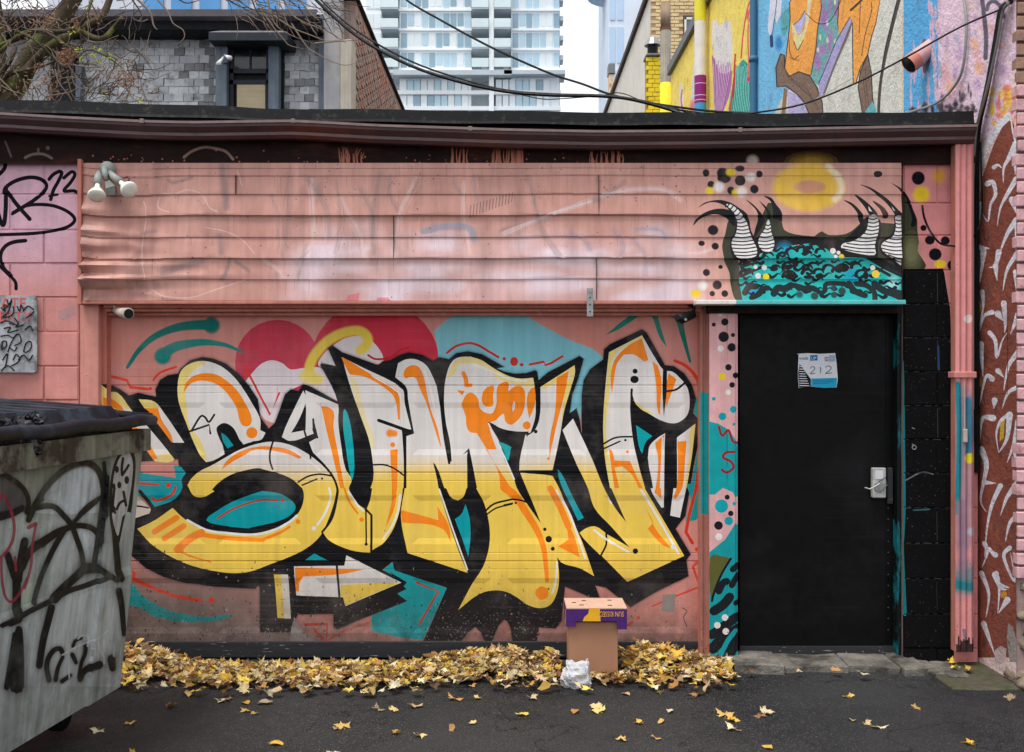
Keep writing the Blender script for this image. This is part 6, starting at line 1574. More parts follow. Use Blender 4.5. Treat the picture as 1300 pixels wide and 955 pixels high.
M_navy = mat('blue-black trim', (44, 50, 58), .6, .2, 6, .15); M_bgrey = mat('blue-grey trim', (100, 112, 124), .6, .2, 6, .15, streak=.25); M_dkroof = mat('dark eave', (22, 23, 26), .7, .2); M_lead = mat('leaded dormer roof', (150, 142, 150), .6, .2, 10, .3)
de = dh - .32
mb = MB(); mb.box(fx(-160, dh), fx(412, dh), yh - .30, yh + .3, fz(38, de), fz(25, de), .01); mb.build('eave', M_dkroof, house)
mb = MB(); mb.sweep([(yh - .302, fz(26, de)), (yh - .42, fz(24, de)), (yh - .44, fz(16, de)), (yh - .302, fz(15, de))], fx(-160, dh), fx(410, dh), nseg=8); mb.build('eave_gutter', mat('grey eave gutter', (112, 110, 116), .5, .2, 6, .1), house)
MB().box(fx(-160, dh), fx(410, dh), yh - .28, yh + 8, fz(24.9, de), fz(17, de)).build('flat_roof', M_dkroof, house)
MB().box(fx(405.5, dh), fx(412.5, dh), yh - .06, yh + .04, zb, fz(20, dh), .004).build('edge_board', M_bgrey, house)
# blue-grey corner board left of the slates and a dark box in place of a shaded recess
MB().box(fx(98, dh), fx(106, dh), yh - .06, yh + .1, zb, fz(85, dh), .004).build('corner_board', M_bgrey, house)
MB().box(fx(66, dh), fx(97, dh), yh - .05, yh + .08, zb, fz(60, dh), .004).build('recess_shade', M_dkroof, house)
# dormer
dm = MB().box(fx(276, dh), fx(360, dh), yh - .05, yh + .3, zb, fz(55, dh)).build('dormer', M_dkroof, house)
dm['label'] = 'black dormer with a boarded lower pane and a hipped hood'
yo = yh - .42
for a_, b_ in ((279, 293), (345, 358)): MB().box(fx(a_, dh), fx(b_, dh), yh - .2, yh - .045, zb, fz(62, dh), .006).build('dormer_post', M_bgrey, dm)
mb = MB()
x0, x1 = fx(265, 13.2), fx(366, 13.2)
dq = dh - .42
mb.box(x0, x1, yo, yh + .2, fz(52, dq), fz(41, dq), .01); mb.build('hood', M_navy, dm)
mb = MB(); zc = fz(41, dq); xm = (x0 + x1) / 2
for q in (((x0, yo, zc), (x1, yo, zc), (xm, yh + .1, zc + .27)), ((x1, yo, zc), (x1, yh + .2, zc), (xm, yh + .1, zc + .27)), ((x0, yh + .2, zc), (x0, yo, zc), (xm, yh + .1, zc + .27))): mb.tri(*q)
mb.build('hood_roof', M_lead, dm)
MB().poly([(x0 + .03, yo + .04, fz(52, dq) - .002), (x1 - .03, yo + .04, fz(52, dq) - .002), (x1 - .12, yh - .05, fz(62, dh)), (x0 + .12, yh - .05, fz(62, dh))], (0, .02, .004)).build('hood_soffit', M_dkroof, dm)
M_gl2 = mat('dark sash glass', (30, 34, 40), .1, .1, 3, 0, spec=.6)
MB().box(fx(296, dh), fx(343, dh), yh - .075, yh - .052, fz(90, dh), fz(68, dh)).build('pane', M_gl2, dm)
mb = MB()
for q in ((294, 345, 96, 90), (294, 299, 140, 66), (340, 345, 140, 66), (319, 321, 90, 66), (294, 345, 110, 104)): mb.box(fx(q[0], dh), fx(q[1], dh), yh - .1, yh - .076, fz(q[2], dh), fz(q[3], dh), .003)
mb.build('sash', M_navy, dm)
MB().box(fx(303, dh), fx(339, dh), yh - .095, yh - .055, fz(150, dh), fz(110, dh), .003).build('plywood_board', mat('plywood', (186, 170, 140), .8, .15, 5, .2, stretch=(1, 1, 5)), dm)
# little twin floodlight on the dormer
ml = thing('dormer_floodlight', P(280, 80, dh - .28), 'small white twin floodlight on the dormer post', 'floodlight')
M_lampw = mat('white lamp shell', (226, 226, 226), .35, .1)
MB().box(fx(281, dh - .3), fx(287, dh - .3), yh - .24, yh - .2, fz(78, dh - .3), fz(58, dh - .3), .004).build('bracket', M_bgrey, ml)
for a_, b_ in (((284, 72), (277, 82)), ((285, 70), (292, 74))):
    p0, p1 = P(*a_, dh - .32), P(*b_, dh - .42); MB().tube([p0, (p0 + p1) / 2, p1], [.012, .02, .035], 10).build('lamp', M_lampw, ml, True)
# party wall: grey parging, stone edge, receding brick
M_pg = mat('grey parging', (164, 164, 168), .9, .15, 3, .3, 20, streak=.2, mottle=((186, 178, 172), 2, .5, .65)); M_st = mat('pale stone edge', (186, 178, 164), .9, .15, 5, .3, streak=.2)
MB().box(fx(413, dh), fx(434, dh), yh - .12, yh + .2, 0, fz(-10, dh), .006).build('parged_pier', M_pg, house)
MB().box(fx(434.5, dh), XR, yh - .16, yh + .2, 0, fz(55, dh), .01).build('stone_quoin', M_st, house)
M_pb = mat('weathered party brick', (166, 146, 138), .9, .3, 6, .6, 30, bdist=.02, mottle=((192, 126, 104), 2.2, .48, .66), streak=.3)
MB().box(XR - .25, XR - .005, yh + .21, yh + 18, 0, fz(-6, dh)).build('brick_party_wall', M_pb, house)
pwall = bpy.context.scene.objects['brick_party_wall']
# visible brick courses on the receding face
pbm = MB().box(-.012, .012, -.1, .1, -.031, .031, .003).mesh('brick'); pbm.materials.append(M_pb)
for r in range(20):
    for k in range(11):
        o = bpy.data.objects.new('brick', pbm); COL.objects.link(o); o.parent = pwall
        o.location = (XR + .002 + r2.uniform(-.006, .004), yh + .32 + k * .42 + (.2 if r % 2 else 0), fz(150, dh) + .02 + r * .0765 + .02)
MB().box(XR - .3, XR + .05, yh + .1, yh + 18, fz(-6, dh), fz(-9, dh), .005).build('coping', M_dkroof, house)
# office block with blue glazing far behind the house
of = thing('blue_glazed_block', (fx(260, 45), 42, 0), 'block with blue glazing and white piers above the slate house eave', 'building')
MB().box(fx(60, 45), fx(420, 45), 39, 50, 0, 19.5).build('wall', mat('pale block wall', (200, 204, 216), .7, .08, .5, 0), of)
for k in range(6):
    MB().box(fx(182 + k * 36, 45), fx(208 + k * 36, 45), 38.9, 38.98, 12, 19).build('window', mat('sky blue glazing', (92, 150, 204), .25, .15, .4, 0) if k == 0 else bpy.data.materials['sky blue glazing'], of)

# ------------------------------------------------------------------ bare tree reaching over the garage roof
tree = thing('maple_tree', P(-30, 700, 9.6), 'nearly bare mossy maple reaching over the garage roof', 'tree')
M_bark = mat('mossy bark', (78, 68, 54), .95, .35, 12, .8, 60, bdist=.01, mottle=((84, 92, 44), 4, .5, .62)); M_twig = mat('pale twigs', (128, 112, 100), .8, .3, 6, .2); M_twig2 = mat('dark twigs', (66, 54, 48), .9, .3, 6, .2)
rt = random.Random(21)
trunk = MB(); limbs = MB(); tw1 = MB(); tw2 = MB()
base = P(-30, 700, 9.6); base.z = 0
def TP(px, py, d=9.6): return P(px, py, d)
trunk.tube([base, TP(-12, 300), TP(0, 140), TP(20, 108), TP(42, 66), TP(80, 20), TP(110, -30), TP(130, -80)], [.2, .15, .11, .105, .095, .08, .07, .06], 10)
LIMBS = [([(-10, 160), (-4, 100), (-2, 40), (-12, -30)], 9.5, .13, .09), ([(30, 95), (62, 62), (100, 38), (130, 20), (145, -20)], 9.4, .09, .05), ([(100, 40), (128, 50), (145, 35), (155, 22)], 9.3, .055, .03), ([(-5, 60), (20, 50), (45, 38), (80, 40), (105, 28), (118, -5)], 9.2, .04, .025),
         ([(0, 66), (30, 42), (60, 42), (92, 62), (108, 50)], 9.1, .035, .018), ([(5, 100), (20, 92), (60, 82), (90, 64)], 9.0, .03, .012), ([(-10, 108), (12, 78), (20, 60)], 9.0, .045, .03), ([(0, 115), (8, 95), (25, 82)], 9.0, .03, .02), ([(92, 62), (120, 65), (150, 82), (170, 105)], 9.0, .016, .006), ([(20, 40), (40, 48), (70, 75), (85, 88)], 8.9, .022, .014)]
for pts, d, r0, r1 in LIMBS:
    q = spline(pts, 4); n = len(q)
    limbs.tube([TP(a_, b_, d + .05 * math.sin(i)) for i, (a_, b_) in enumerate(q)], list(np.linspace(r0 * .6, r1 * .55, n)), 8)
TW = [([(85, 80), (95, 95), (108, 112), (116, 128)], 1), ([(88, 82), (120, 86), (132, 84)], 1), ([(70, 88), (75, 105), (88, 122), (92, 130)], 1), ([(92, 88), (92, 100), (100, 112), (125, 110)], 1), ([(0, 100), (20, 120), (28, 130)], 1), ([(30, 100), (34, 115), (42, 128)], 1), ([(60, 122), (85, 118), (98, 112)], 1), ([(55, 128), (62, 118)], 1),
      ([(170, -5), (190, 15), (195, 32), (200, 38)], 2), ([(200, 0), (213, 15), (220, 30), (232, 38), (234, 48), (225, 56), (218, 55)], 1), ([(225, -2), (236, 4), (248, 2), (258, -2)], 0), ([(290, 0), (300, 6), (312, 12), (325, 20)], 0), ([(340, -2), (345, 20), (352, 34), (372, 46), (400, 56)], 1), ([(330, 10), (345, 32), (360, 50), (368, 58), (385, 62)], 1), ([(320, 0), (328, 18), (342, 32), (355, 48)], 0), ([(360, -2), (372, 20), (395, 32), (410, 38)], 1), ([(345, 18), (370, 35), (395, 45), (415, 52), (440, 50)], 1), ([(380, 0), (395, 18), (405, 26)], 1), ([(370, 30), (390, 60), (402, 68), (420, 78), (440, 83), (455, 78)], 1), ([(300, -2), (320, 12), (340, 8)], 0), ([(400, 55), (440, 52), (462, 50)], 1), ([(168, 0), (180, 20), (176, 40)], 0), ([(145, 50), (165, 65), (180, 70), (197, 95)], 0)]
for pts, k in TW:
    q = spline(pts, 4); n = len(q); mbx = tw2 if k == 0 else tw1
    mbx.tube([TP(a_, b_, 8.8) for a_, b_ in q], list(np.linspace(.0075 if k != 2 else .014, .0022, n)), 5)
for i in range(640):
    if i < 520:
        x = rt.uniform(-20, 190) ; y = rt.uniform(-10, 140)
        if x > 120 and y < 60 and rt.random() < .7: continue
    else: x = rt.uniform(285, 430); y = rt.uniform(-20, 22) + max(0, (x - 350) * .2)
    an = rt.uniform(0, 6.28) if i < 520 else rt.uniform(.2, 1.3); l = rt.uniform(12, 42)
    p = [(x, y)]
    for s_ in range(4): an += rt.uniform(-.45, .45); p.append((p[-1][0] + l / 4 * math.cos(an), p[-1][1] + l / 4 * math.sin(an)))
    d = rt.uniform(8.5, 10.2)
    (tw1 if rt.random() < .5 else tw2).tube([TP(a_, b_, d) for a_, b_ in p], [.0045, .004, .0032, .0025, .0018], 4)
trunk.build('trunk', M_bark, tree, True); limbs.build('limbs', M_bark, tree, True)
props(tw1.build('pale_twigs', M_twig, tree), kind='stuff'); props(tw2.build('dark_twigs', M_twig2, tree), kind='stuff')
def clump(name, c, n, r, m, size, flat=False):
    b = MB()
    for i in range(n):
        v = Vector((rt.gauss(0, 1), rt.gauss(0, 1), rt.gauss(0, 1))) * r * .5 + c
        a_ = Vector((rt.gauss(0, 1), rt.gauss(0, 1), rt.gauss(0, 1))).normalized(); q = a_.orthogonal().normalized(); s_ = size * rt.uniform(.6, 1.3)
        b.quad(v - a_ * s_, v + q * s_ * .3, v + a_ * s_, v - q * s_ * .3)
    return props(b.build(name, m, tree), kind='stuff')
M_seed = mat('dry seed keys', (150, 112, 88), .9, .3, 20, 0, trans=.2); M_yl = mat('last yellow leaves', (190, 200, 40), .7, .25, 20, 0, trans=.3)
clump('seed_cluster', TP(84, 74, 8.8), 160, .075, M_seed, .02)
for x, y, n, r in ((160, 92, 130, .14), (155, 105, 90, .1), (128, 92, 80, .13), (55, 100, 90, .16), (25, 108, 60, .16), (60, 112, 80, .12), (185, 118, 90, .15), (120, 18, 60, .1), (62, 28, 50, .08), (95, 30, 40, .06), (45, 15, 50, .12), (15, 30, 50, .14)):
    clump('seed_cluster', TP(x, y, 8.9), n, r, M_seed, .018)
for x, y in ((102, 76), (100, 62), (118, 71), (125, 79), (137, 75), (125, 60), (134, 122), (175, 130), (92, 40), (140, 70)):
    clump('leaf_tuft', TP(x, y, 8.7), 5, .03, M_yl, .022)

# ------------------------------------------------------------------ overhead cables
def cable(pts, d0, d1, r, lab, m=None):
    q = spline(pts, 5); n = len(q)
    props(MB().tube([P(a_, b_, d0 + (d1 - d0) * i / (n - 1)) for i, (a_, b_) in enumerate(q)], r, 6).build('overhead_cable', m or M_cable), lab, 'cable')
cable([(380, -22), (420, 18), (462, 52), (520, 83), (580, 103), (640, 116), (700, 121), (760, 122), (800, 126), (850, 139), (870, 147)], 8.0, 7.2, .0135, 'thickest drooping black cable crossing in front of the condo tower')
cable([(386, -22), (424, 16), (466, 48), (524, 79), (584, 100), (642, 114.5), (702, 119.5), (762, 121), (805, 126), (852, 137), (880, 144)], 8.05, 7.25, .008, 'thin cable lashed along the top of the thickest black cable')
cable([(500, -15), (520, 3), (560, 26), (600, 48), (640, 68), (700, 94), (740, 107), (775, 120), (820, 130), (900, 141), (960, 144)], 9.5, 7.4, .0095, 'straight black cable slanting down from the tower top to the roof edge')
cable([(765, 122), (780, 118), (795, 120), (815, 128), (850, 137), (890, 143)], 7.6, 7.2, .004, 'short thin cable with a small raised loop above the roof edge')
cable([(660, 120), (690, 126), (720, 125), (760, 122)], 7.7, 7.6, .004, 'short slack cable sagging under the thick black cable')
cable([(930, 144), (960, 143), (1020, 132), (1088, 105), (1150, 73), (1220, 34), (1290, 4)], 6.2, 5.75, .006, 'thin black cable rising across the mural wall to its corner')
cable([(1022, 133), (1050, 118), (1085, 97)], 6.6, 6.6, .003, 'fine pale wire crossing the painted branch on the mural', mat('pale wire', (170, 165, 160), .5))

# ------------------------------------------------------------------ dumpster
P1 = P(178, 572, 5.0); P2 = P(0, 606, 5.0 / 1.28); B1 = P(146, 860, 5.0)
eu = (P2 - P1); eu.z = 0; eu.normalize()                 # along the bin side, towards the camera
ev = (B1 - P1); ev = ev - eu * ev.dot(eu); ev.normalize()   # down the side
nrm = eu.cross(ev).normalized()
if nrm.x < 0: nrm = -nrm
CAMP = Vector((0, -D0, EYE))
def buv(px, py):
    r = P(px, py, 1.0) - CAMP
    t = (P1 - CAMP).dot(nrm) / r.dot(nrm)
    q = CAMP + r * t - P1
    return (-q.dot(eu), -q.dot(ev))
ZR0, ZR1, ZBOT = P1.z, P(187, 545, 5.0).z, 0.17
LEN = 2.0; WID = 1.55
bin_ = thing('dumpster', P1 + eu * 1.0 + Vector((-.8, 0, -P1.z)), 'battered grey dumpster with black looping graffiti and a ribbed black lid', 'dumpster')
bp = Paint(buv)
BA = tl(0, 500, 6.365); BB = tl(0, 640, 6.365); BC = tl(0, 740, 6.5)
BK = (20, 19, 22); BW = (206, 216, 220)
# pale fields
for pts in (BA([(330, 860), (420, 740), (540, 640), (660, 595), (740, 610), (800, 690), (830, 800), (800, 960), (260, 960)]), BB([(560, 200), (640, 180), (730, 190), (790, 250), (780, 330), (750, 500), (690, 500), (650, 330)])): bp.raw(spline(pts, 2, True), BW)
bp.raw(BC([(440, 150), (560, 120), (800, 40), (890, 40), (940, 200), (960, 400), (960, 850), (330, 850), (350, 450), (420, 250)]), (206, 212, 214), .5)
bp.raw(BC([(0, 430), (100, 370), (120, 400), (100, 700), (80, 860), (0, 860)]), (196, 204, 208), .5); bp.raw(BC([(165, 330), (370, 230), (350, 300), (300, 560), (280, 850), (165, 850)]), (190, 198, 202), .5)
bp.raw(BB([(170, 800), (190, 660), (300, 620), (250, 800), (200, 840)]), (190, 206, 180), .7)
bp.raw(BA([(0, 660), (100, 700), (200, 790), (230, 900), (200, 960), (0, 960)]), (84, 82, 84))
STK = ((BA([(240, 980), (300, 870), (370, 760), (460, 660), (560, 590), (660, 558), (740, 570), (800, 630), (832, 740), (838, 860), (830, 980)]), 5.4, 5), (BA([(-10, 650), (60, 670), (150, 730), (210, 800), (230, 880), (215, 960)]), 5, 4), (BA([(640, 980), (720, 900), (830, 830)]), 3.6, 4), (BB([(830, -20), (810, 150), (790, 300), (770, 420), (755, 520)]), 5, 4.5),
                    (BB([(290, 30), (380, 15), (450, 30), (520, 100), (580, 175), (620, 280), (660, 400), (675, 510)]), 5.2, 4.5), (BB([(575, 175), (640, 100), (720, 30), (780, -20)]), 3.8, 3.4), (BB([(575, 180), (660, 175), (740, 195), (790, 240), (800, 300)]), 5, 5), (BB([(560, 190), (480, 220), (400, 270), (330, 320)]), 5, 8),
                    (BB([(520, 210), (450, 330), (390, 450), (320, 620), (270, 800)]), 5, 4.4), (BB([(230, 130), (290, 10), (340, -40)]), 5, 4), (BB([(0, 100), (110, 70), (180, 30)]), 8, 5), (BB([(60, 410), (110, 560), (135, 650), (130, 900)]), 6, 8), (BB([(200, 300), (170, 450), (145, 620)]), 7, 7), (BB([(300, 330), (230, 400), (180, 520)]), 8, 5),
                    (BC([(130, 380), (130, 500), (125, 650), (115, 850)]), 6, 13), (BC([(400, 200), (370, 320), (330, 480), (300, 680)]), 6.5, 6), (BC([(-10, 350), (100, 300), (250, 220), (400, 150), (550, 70), (700, 20), (900, -60)]), 4, 4), (BB([(420, 770), (500, 690), (600, 600), (680, 530), (760, 520)]), 7, 8), (BB([(760, 510), (840, 560), (905, 610)]), 6, 5),
                    (BC([(382, 800), (362, 700), (375, 620), (420, 555), (470, 540), (490, 570)]), 4.6, 4.2), (BC([(435, 800), (455, 700), (495, 610)]), 4, 3), (BC([(580, 520), (600, 475), (650, 455)]), 3, 2.4), (BC([(575, 590), (605, 655)]), 4, 3.4), (BC([(685, 510), (680, 580), (650, 660), (630, 780)]), 4, 3), (BC([(640, 800), (680, 720), (780, 670)]), 4, 7), (BC([(880, 620), (890, 700)]), 7, 6), (BC([(490, 810), (560, 760)]), 4, 3), (BA([(840, 560), (850, 700), (845, 860), (840, 980)]), 3.4, 3.4), (BB([(900, 150), (920, 350), (940, 600)]), 5, 6), (BC([(940, 60), (965, 200), (985, 420)]), 6, 4), (BB([(690, 520), (760, 515)]), 10, 8), (BC([(60, 330), (130, 300)]), 6, 6), (BC([(30, 860), (70, 600), (95, 420)]), 5, 4))
for pts, w, w2 in STK:
    bp.line(pts, w * 2.2, (58, 60, 62), .28, w2=w2 * 2.2, soft=.6)
for pts, w, w2 in STK:
    bp.line(pts, w * 1.4, BK, .98, w2=w2 * 1.4, soft=.1)
# figure-eight face on the end strip
bp.raw(spline(BA([(975, 425), (1040, 440), (1075, 520), (1075, 640), (1060, 800), (1040, 960)]) + BB([(1000, 60), (960, 250), (935, 330), (905, 290), (870, 150), (862, 0)]) + BA([(865, 800), (880, 650), (915, 530)]), 2, True), BK)
bp.raw(spline(BA([(985, 470), (1030, 480), (1055, 560), (1050, 680), (1030, 820), (1005, 960)]) + BB([(970, 100), (940, 250), (915, 220), (888, 100), (885, 0)]) + BA([(890, 780), (900, 660), (935, 540)]), 2, True), (196, 196, 196))
for x, y, r in ((925, 610, 2.6), (945, 735, 2.6), (1005, 695, 3), (900, 745, 2.2)): bp.dot(BA([(x, y)])[0], r, BK, r2=r * 1.7)
for pts in (((975, 520), (965, 600), (968, 655)), ((968, 655), (1000, 610), (1020, 575)), ((905, 760), (895, 860), (890, 950)), ((980, 790), (990, 850), (1000, 900)), ((925, 930), (950, 880), (990, 860))): bp.line(BA(pts), 3.4, BK)
bp.line(BB([(880, 60), (900, 20), (910, 70)]), 3, BK)
# red tag
for pts, w in ((BB([(0, 430), (40, 400), (100, 300), (115, 180), (90, 60), (40, -60), (10, -70), (-10, -20)]), 4), (BB([(230, 190), (290, 160)]), 5), (BB([(290, 165), (260, 350), (250, 500), (200, 680)]), 3.6), (BB([(10, 440), (15, 600), (40, 740), (90, 790), (160, 720), (220, 600)]), 3.6), (BB([(120, 430), (130, 540)]), 3.4)): bp.line(pts, w, (150, 34, 60), .85)
for pts in (((550, 780), (545, 640), (550, 510)), ((495, 590), (620, 520), (740, 470), (850, 390)), ((620, 460), (660, 430), (710, 450), (700, 520)), ((770, 480), (780, 540), (815, 600), (820, 660)), ((820, 470), (820, 560)), ((895, 490), (900, 600)), ((720, 640), (740, 580), (740, 500))): bp.line(BC(pts), 2.2, (214, 218, 222), .8)
M_bin = mat('weathered bin steel', attr='paint', rough=.55, var=.22, scale=3, bump=.25, bscale=30, bdist=.004, streak=.5, mottle=((112, 118, 108), 3.2, .48, .72, .7), chips=((74, 60, 50), 0, 1, .30, .0), dirt=((60, 52, 44), .1, .6, .5))
foldA, foldB = buv(140, 722), buv(0, 797)
vf = (foldA[1] + foldB[1]) / 2
vb = -((P1.z - ZBOT) / abs(ev.z))
def bdep(u, v):
    """proud lower body below the fold, slight corner post at the far end"""
    y = np.interp(v, [vb, vf - .02, vf + .02, 0], [.012, .014, .0, .0])
    rib = np.where(u > buv(131, 650)[0], .012, 0)
    return y + rib
eu_n, ev_n, p1n, nn_ = np.array(eu), np.array(ev), np.array(P1), np.array(nrm)
bl = [[(-LEN, q), (0, q)] for q in (vf - .02, vf + .02)] + [[(buv(131, 650)[0] + k, vb), (buv(131, 650)[0] + k, 0)] for k in (-.006, .006)]
for q in np.linspace(vb, 0, 14): bl.append([(-LEN, q), (0, q)])
for q in np.linspace(-LEN, 0, 20): bl.append([(q, vb), (q, 0)])
def bin_base(u, v):
    n = fbm(u * 5, v * 2.5, 61); m = fbm(u * 12, v * 3, 88)
    c = np.array(lin((196, 202, 204)))[None] * (1 - n[:, None]) + np.array(lin((150, 160, 148)))[None] * n[:, None]
    t = (smooth(-.22, 0, v) * (.35 + .5 * m))[:, None]
    return c * (1 - t) + np.array(lin((104, 100, 60))) * t
def b3(u, v):
    q = p1n[:, None] - eu_n[:, None] * u[None] - ev_n[:, None] * v[None] + nn_[:, None] * bdep(u, v)[None]
    return q
bms = surface((-LEN, 0.0, vb, 0.0), bin_base, bp.layers, bl, b3)
o = link('side_panel', bms[0], M_bin, bin_)
# closed body behind the painted side
mb = MB(); mb.cur = lin((120, 128, 124))
a0, a1 = P1 - nrm * .006, P1 + eu * LEN - nrm * .006
b0, b1 = a0 + ev * -vb, a1 + ev * -vb
lft = Vector((-WID, 0, 0)); lfb = Vector((-WID + .2, 0, 0))
mb.quad(a0, a1, b1, b0); mb.quad(a1, a1 + lft, b1 + lfb, b1); mb.quad(a0 + lft, a0, b0, b0 + lfb); mb.quad(a1 + lft, a0 + lft, b0 + lfb, b1 + lfb); mb.quad(b0, b1, b1 + lfb, b0 + lfb)
recalc(mb.build('body', M_bin, bin_))
# rim band
M_rim = mat('rusty rim', (124, 122, 106), .7, .3, 8, .4, 50, mottle=((64, 54, 46), 5, .46, .58), streak=.5)
hz = ZR1 - ZR0
def strip(p, q, out, name, m, parent, h0, h1, th=.03):
    n_ = out; mb = MB(); up = Vector((0, 0, 1))
    c = [p + up * h0 + n_ * th, q + up * h0 + n_ * th, q + up * h1 + n_ * th, p + up * h1 + n_ * th]; c2 = [x_ - n_ * (th + .04) for x_ in c]
    mb.quad(*c); mb.quad(c2[1], c2[0], c2[3], c2[2]); mb.quad(c[3], c[2], c2[2], c2[3]); mb.quad(c[1], c[0], c2[0], c2[1]); mb.quad(c[0], c[3], c2[3], c2[0]); mb.quad(c[2], c[1], c2[1], c2[2])
    return recalc(mb.build(name, m, parent))
nx = Vector((nrm.x, nrm.y, 0)).normalized()
strip(P1 - eu * .05, P1 + eu * LEN, nx, 'rim', M_rim, bin_, 0, hz)
strip(P1 + nx * .04, P1 + lft, -eu, 'rim', M_rim, bin_, 0, hz - .003)
MB().tube([P(72.5, 574, 4.38), P(72.5, 574, 4.38) + nx * .025], .012, 8).build('rivet', M_gal, bin_)
# lid with ribs, rounded edge tube
M_lid = mat('weathered black lid', (24, 28, 36), .5, .25, 6, .2, 40, spec=.22, mottle=((60, 68, 82), 3, .5, .7))
zl = ZR1 + .025
lid = MB()
up = Vector((0, 0, 1)); e0 = P1 - eu * .08 + nx * .0; e0.z = zl; e1 = P1 + eu * LEN; e1.z = zl
hb = Vector((-WID, 0, .11))
lid.quad(e0 + up * .02, e0 + hb, e1 + hb, e1 + up * .02); lid.quad(e0 + up * -.01, e0 + up * .02, e1 + up * .02, e1 + up * -.01); lid.quad(e0 + up * -.01, e0 + hb + up * -.03, e0 + hb, e0 + up * .02)
lid = recalc(lid.build('lid', M_lid, bin_))
ed = [e0 + nx * .03 + up * .018 + eu * (LEN + .08) * t for t in np.linspace(0, 1, 16)]
MB().tube([p + up * .006 * math.sin(i * 1.7) for i, p in enumerate(ed)], [.03 if 0 < i < 15 else .022 for i in range(16)], 10).build('edge_tube', M_lid, lid, True)
bk = e0 - eu * .0
MB().tube([e0 + up * .03 + nx * .02, e0 + hb * .5 + up * .035, e0 + hb + up * .02], .022, 8).build('edge_tube', M_lid, lid, True)
for k in range(11):
    s_ = .10 + k * .155
    c0 = e0 + eu * s_ + hb * .07 + up * .018; c1 = e0 + eu * s_ + hb * .97 + up * .018
    w = eu * .048; hgt = up * .06; mb = MB()
    t0 = hb.normalized() * .04
    A_ = [c0 - w, c0 + w, c1 + w, c1 - w]; B_ = [c0 + t0 - w * .7 + hgt, c0 + t0 + w * .7 + hgt, c1 - w * -.7 + hgt, c1 - w * .7 + hgt]
    mb.quad(*B_); mb.quad(A_[0], A_[1], B_[1], B_[0]); mb.quad(A_[1], A_[2], B_[2], B_[1]); mb.quad(A_[2], A_[3], B_[3], B_[2]); mb.quad(A_[3], A_[0], B_[0], B_[3])
    recalc(mb.build('rib', M_lid, lid))
# castors
for s_ in (.14, LEN - .2):
    for off in (.2, WID - .45):
        c = P1 + eu * s_ + ev * -vb + Vector((-off, 0, 0)); c.z = .075
        wh = MB().tube([c - nx * .025, c + nx * .025], .075, 16).build('castor_wheel', M_blk_pl, bin_, True)
        MB().box(c.x - .05, c.x + .05, c.y - .04, c.y + .04, .13, ZBOT + .01, .004).build('castor_fork', M_steel, wh)
# torn black bag caught on the lid edge
M_bag = mat('crumpled black bag', (20, 20, 22), .28, .3, 20, .6, 50, bdist=.01, spec=.6)
def crumple(path, radii, name, m, seed, n=12, amp=.35):
    r = random.Random(seed); b = MB(); q = spline([tuple(p) for p in path], 5); rr_ = np.interp(np.linspace(0, 1, len(q)), np.linspace(0, 1, len(radii)), radii)
    b.tube([Vector(p) for p in q], list(rr_), n)
    b.v = [tuple(Vector(v) + Vector((r.gauss(0, 1), r.gauss(0, 1), r.gauss(0, 1))) * amp * .02) for v in b.v]
    return b.build(name, m)
o = crumple([P(-8, 541, 4.1), P(12, 538, 4.2), P(30, 541, 4.22), P(34, 553, 4.15), P(42, 566, 4.1), P(46, 577, 4.1)], [.02, .025, .03, .03, .035, .012], 'torn_bag', M_bag, 2); props(o, 'torn black plastic bag knotted over the dumpster lid edge', 'plastic bag')
o = crumple([P(28, 534, 4.3), P(42, 531, 4.34), P(54, 534, 4.3)], [.012, .022, .01], 'bag_scrap', M_bag, 3); props(o, 'small scrap of black plastic lying on the lid ribs', 'plastic scrap')

# ------------------------------------------------------------------ metal sign on the left wall
sg = thing('metal_sign', P(0, 473, 5.97), 'scratched white metal sign with red letters on the block wall', 'sign')
M_sign = mat('scratched sign enamel', (178, 180, 184), .5, .25, 10, .2, mottle=((92, 86, 82), 6, .46, .62), streak=.4)
dS = 5.975; x0, x1, z0, z1 = fx(-62, dS), fx(47, dS), fz(473, dS), fz(375, dS); rc = .022
pts = []
for cx, cz, a0 in ((x1 - rc, z1 - rc, 0), (x0 + rc, z1 - rc, 90), (x0 + rc, z0 + rc, 180), (x1 - rc, z0 + rc, 270)):
    for k in range(5): an = math.radians(a0 + k * 22.5); pts.append((cx + rc * math.cos(an), dS - D0, cz + rc * math.sin(an)))
recalc(MB().poly(pts, (0, .006, 0)).build('plate', M_sign, sg))
M_redl = mat('faded red lettering', (206, 96, 100), .6, .2)
for i, (t, py) in enumerate((('PRIVATE', 391), ('PROPERTY', 408))):
    place_text(t, .088, face_mat(33 if i == 0 else 40, py, dS, .002), M_redl, sg, align='RIGHT', sx=.95)
M_scr = mat('marker scrawl', (26, 26, 32), .6, .1)
SG = tl(0, 340, 5.967)
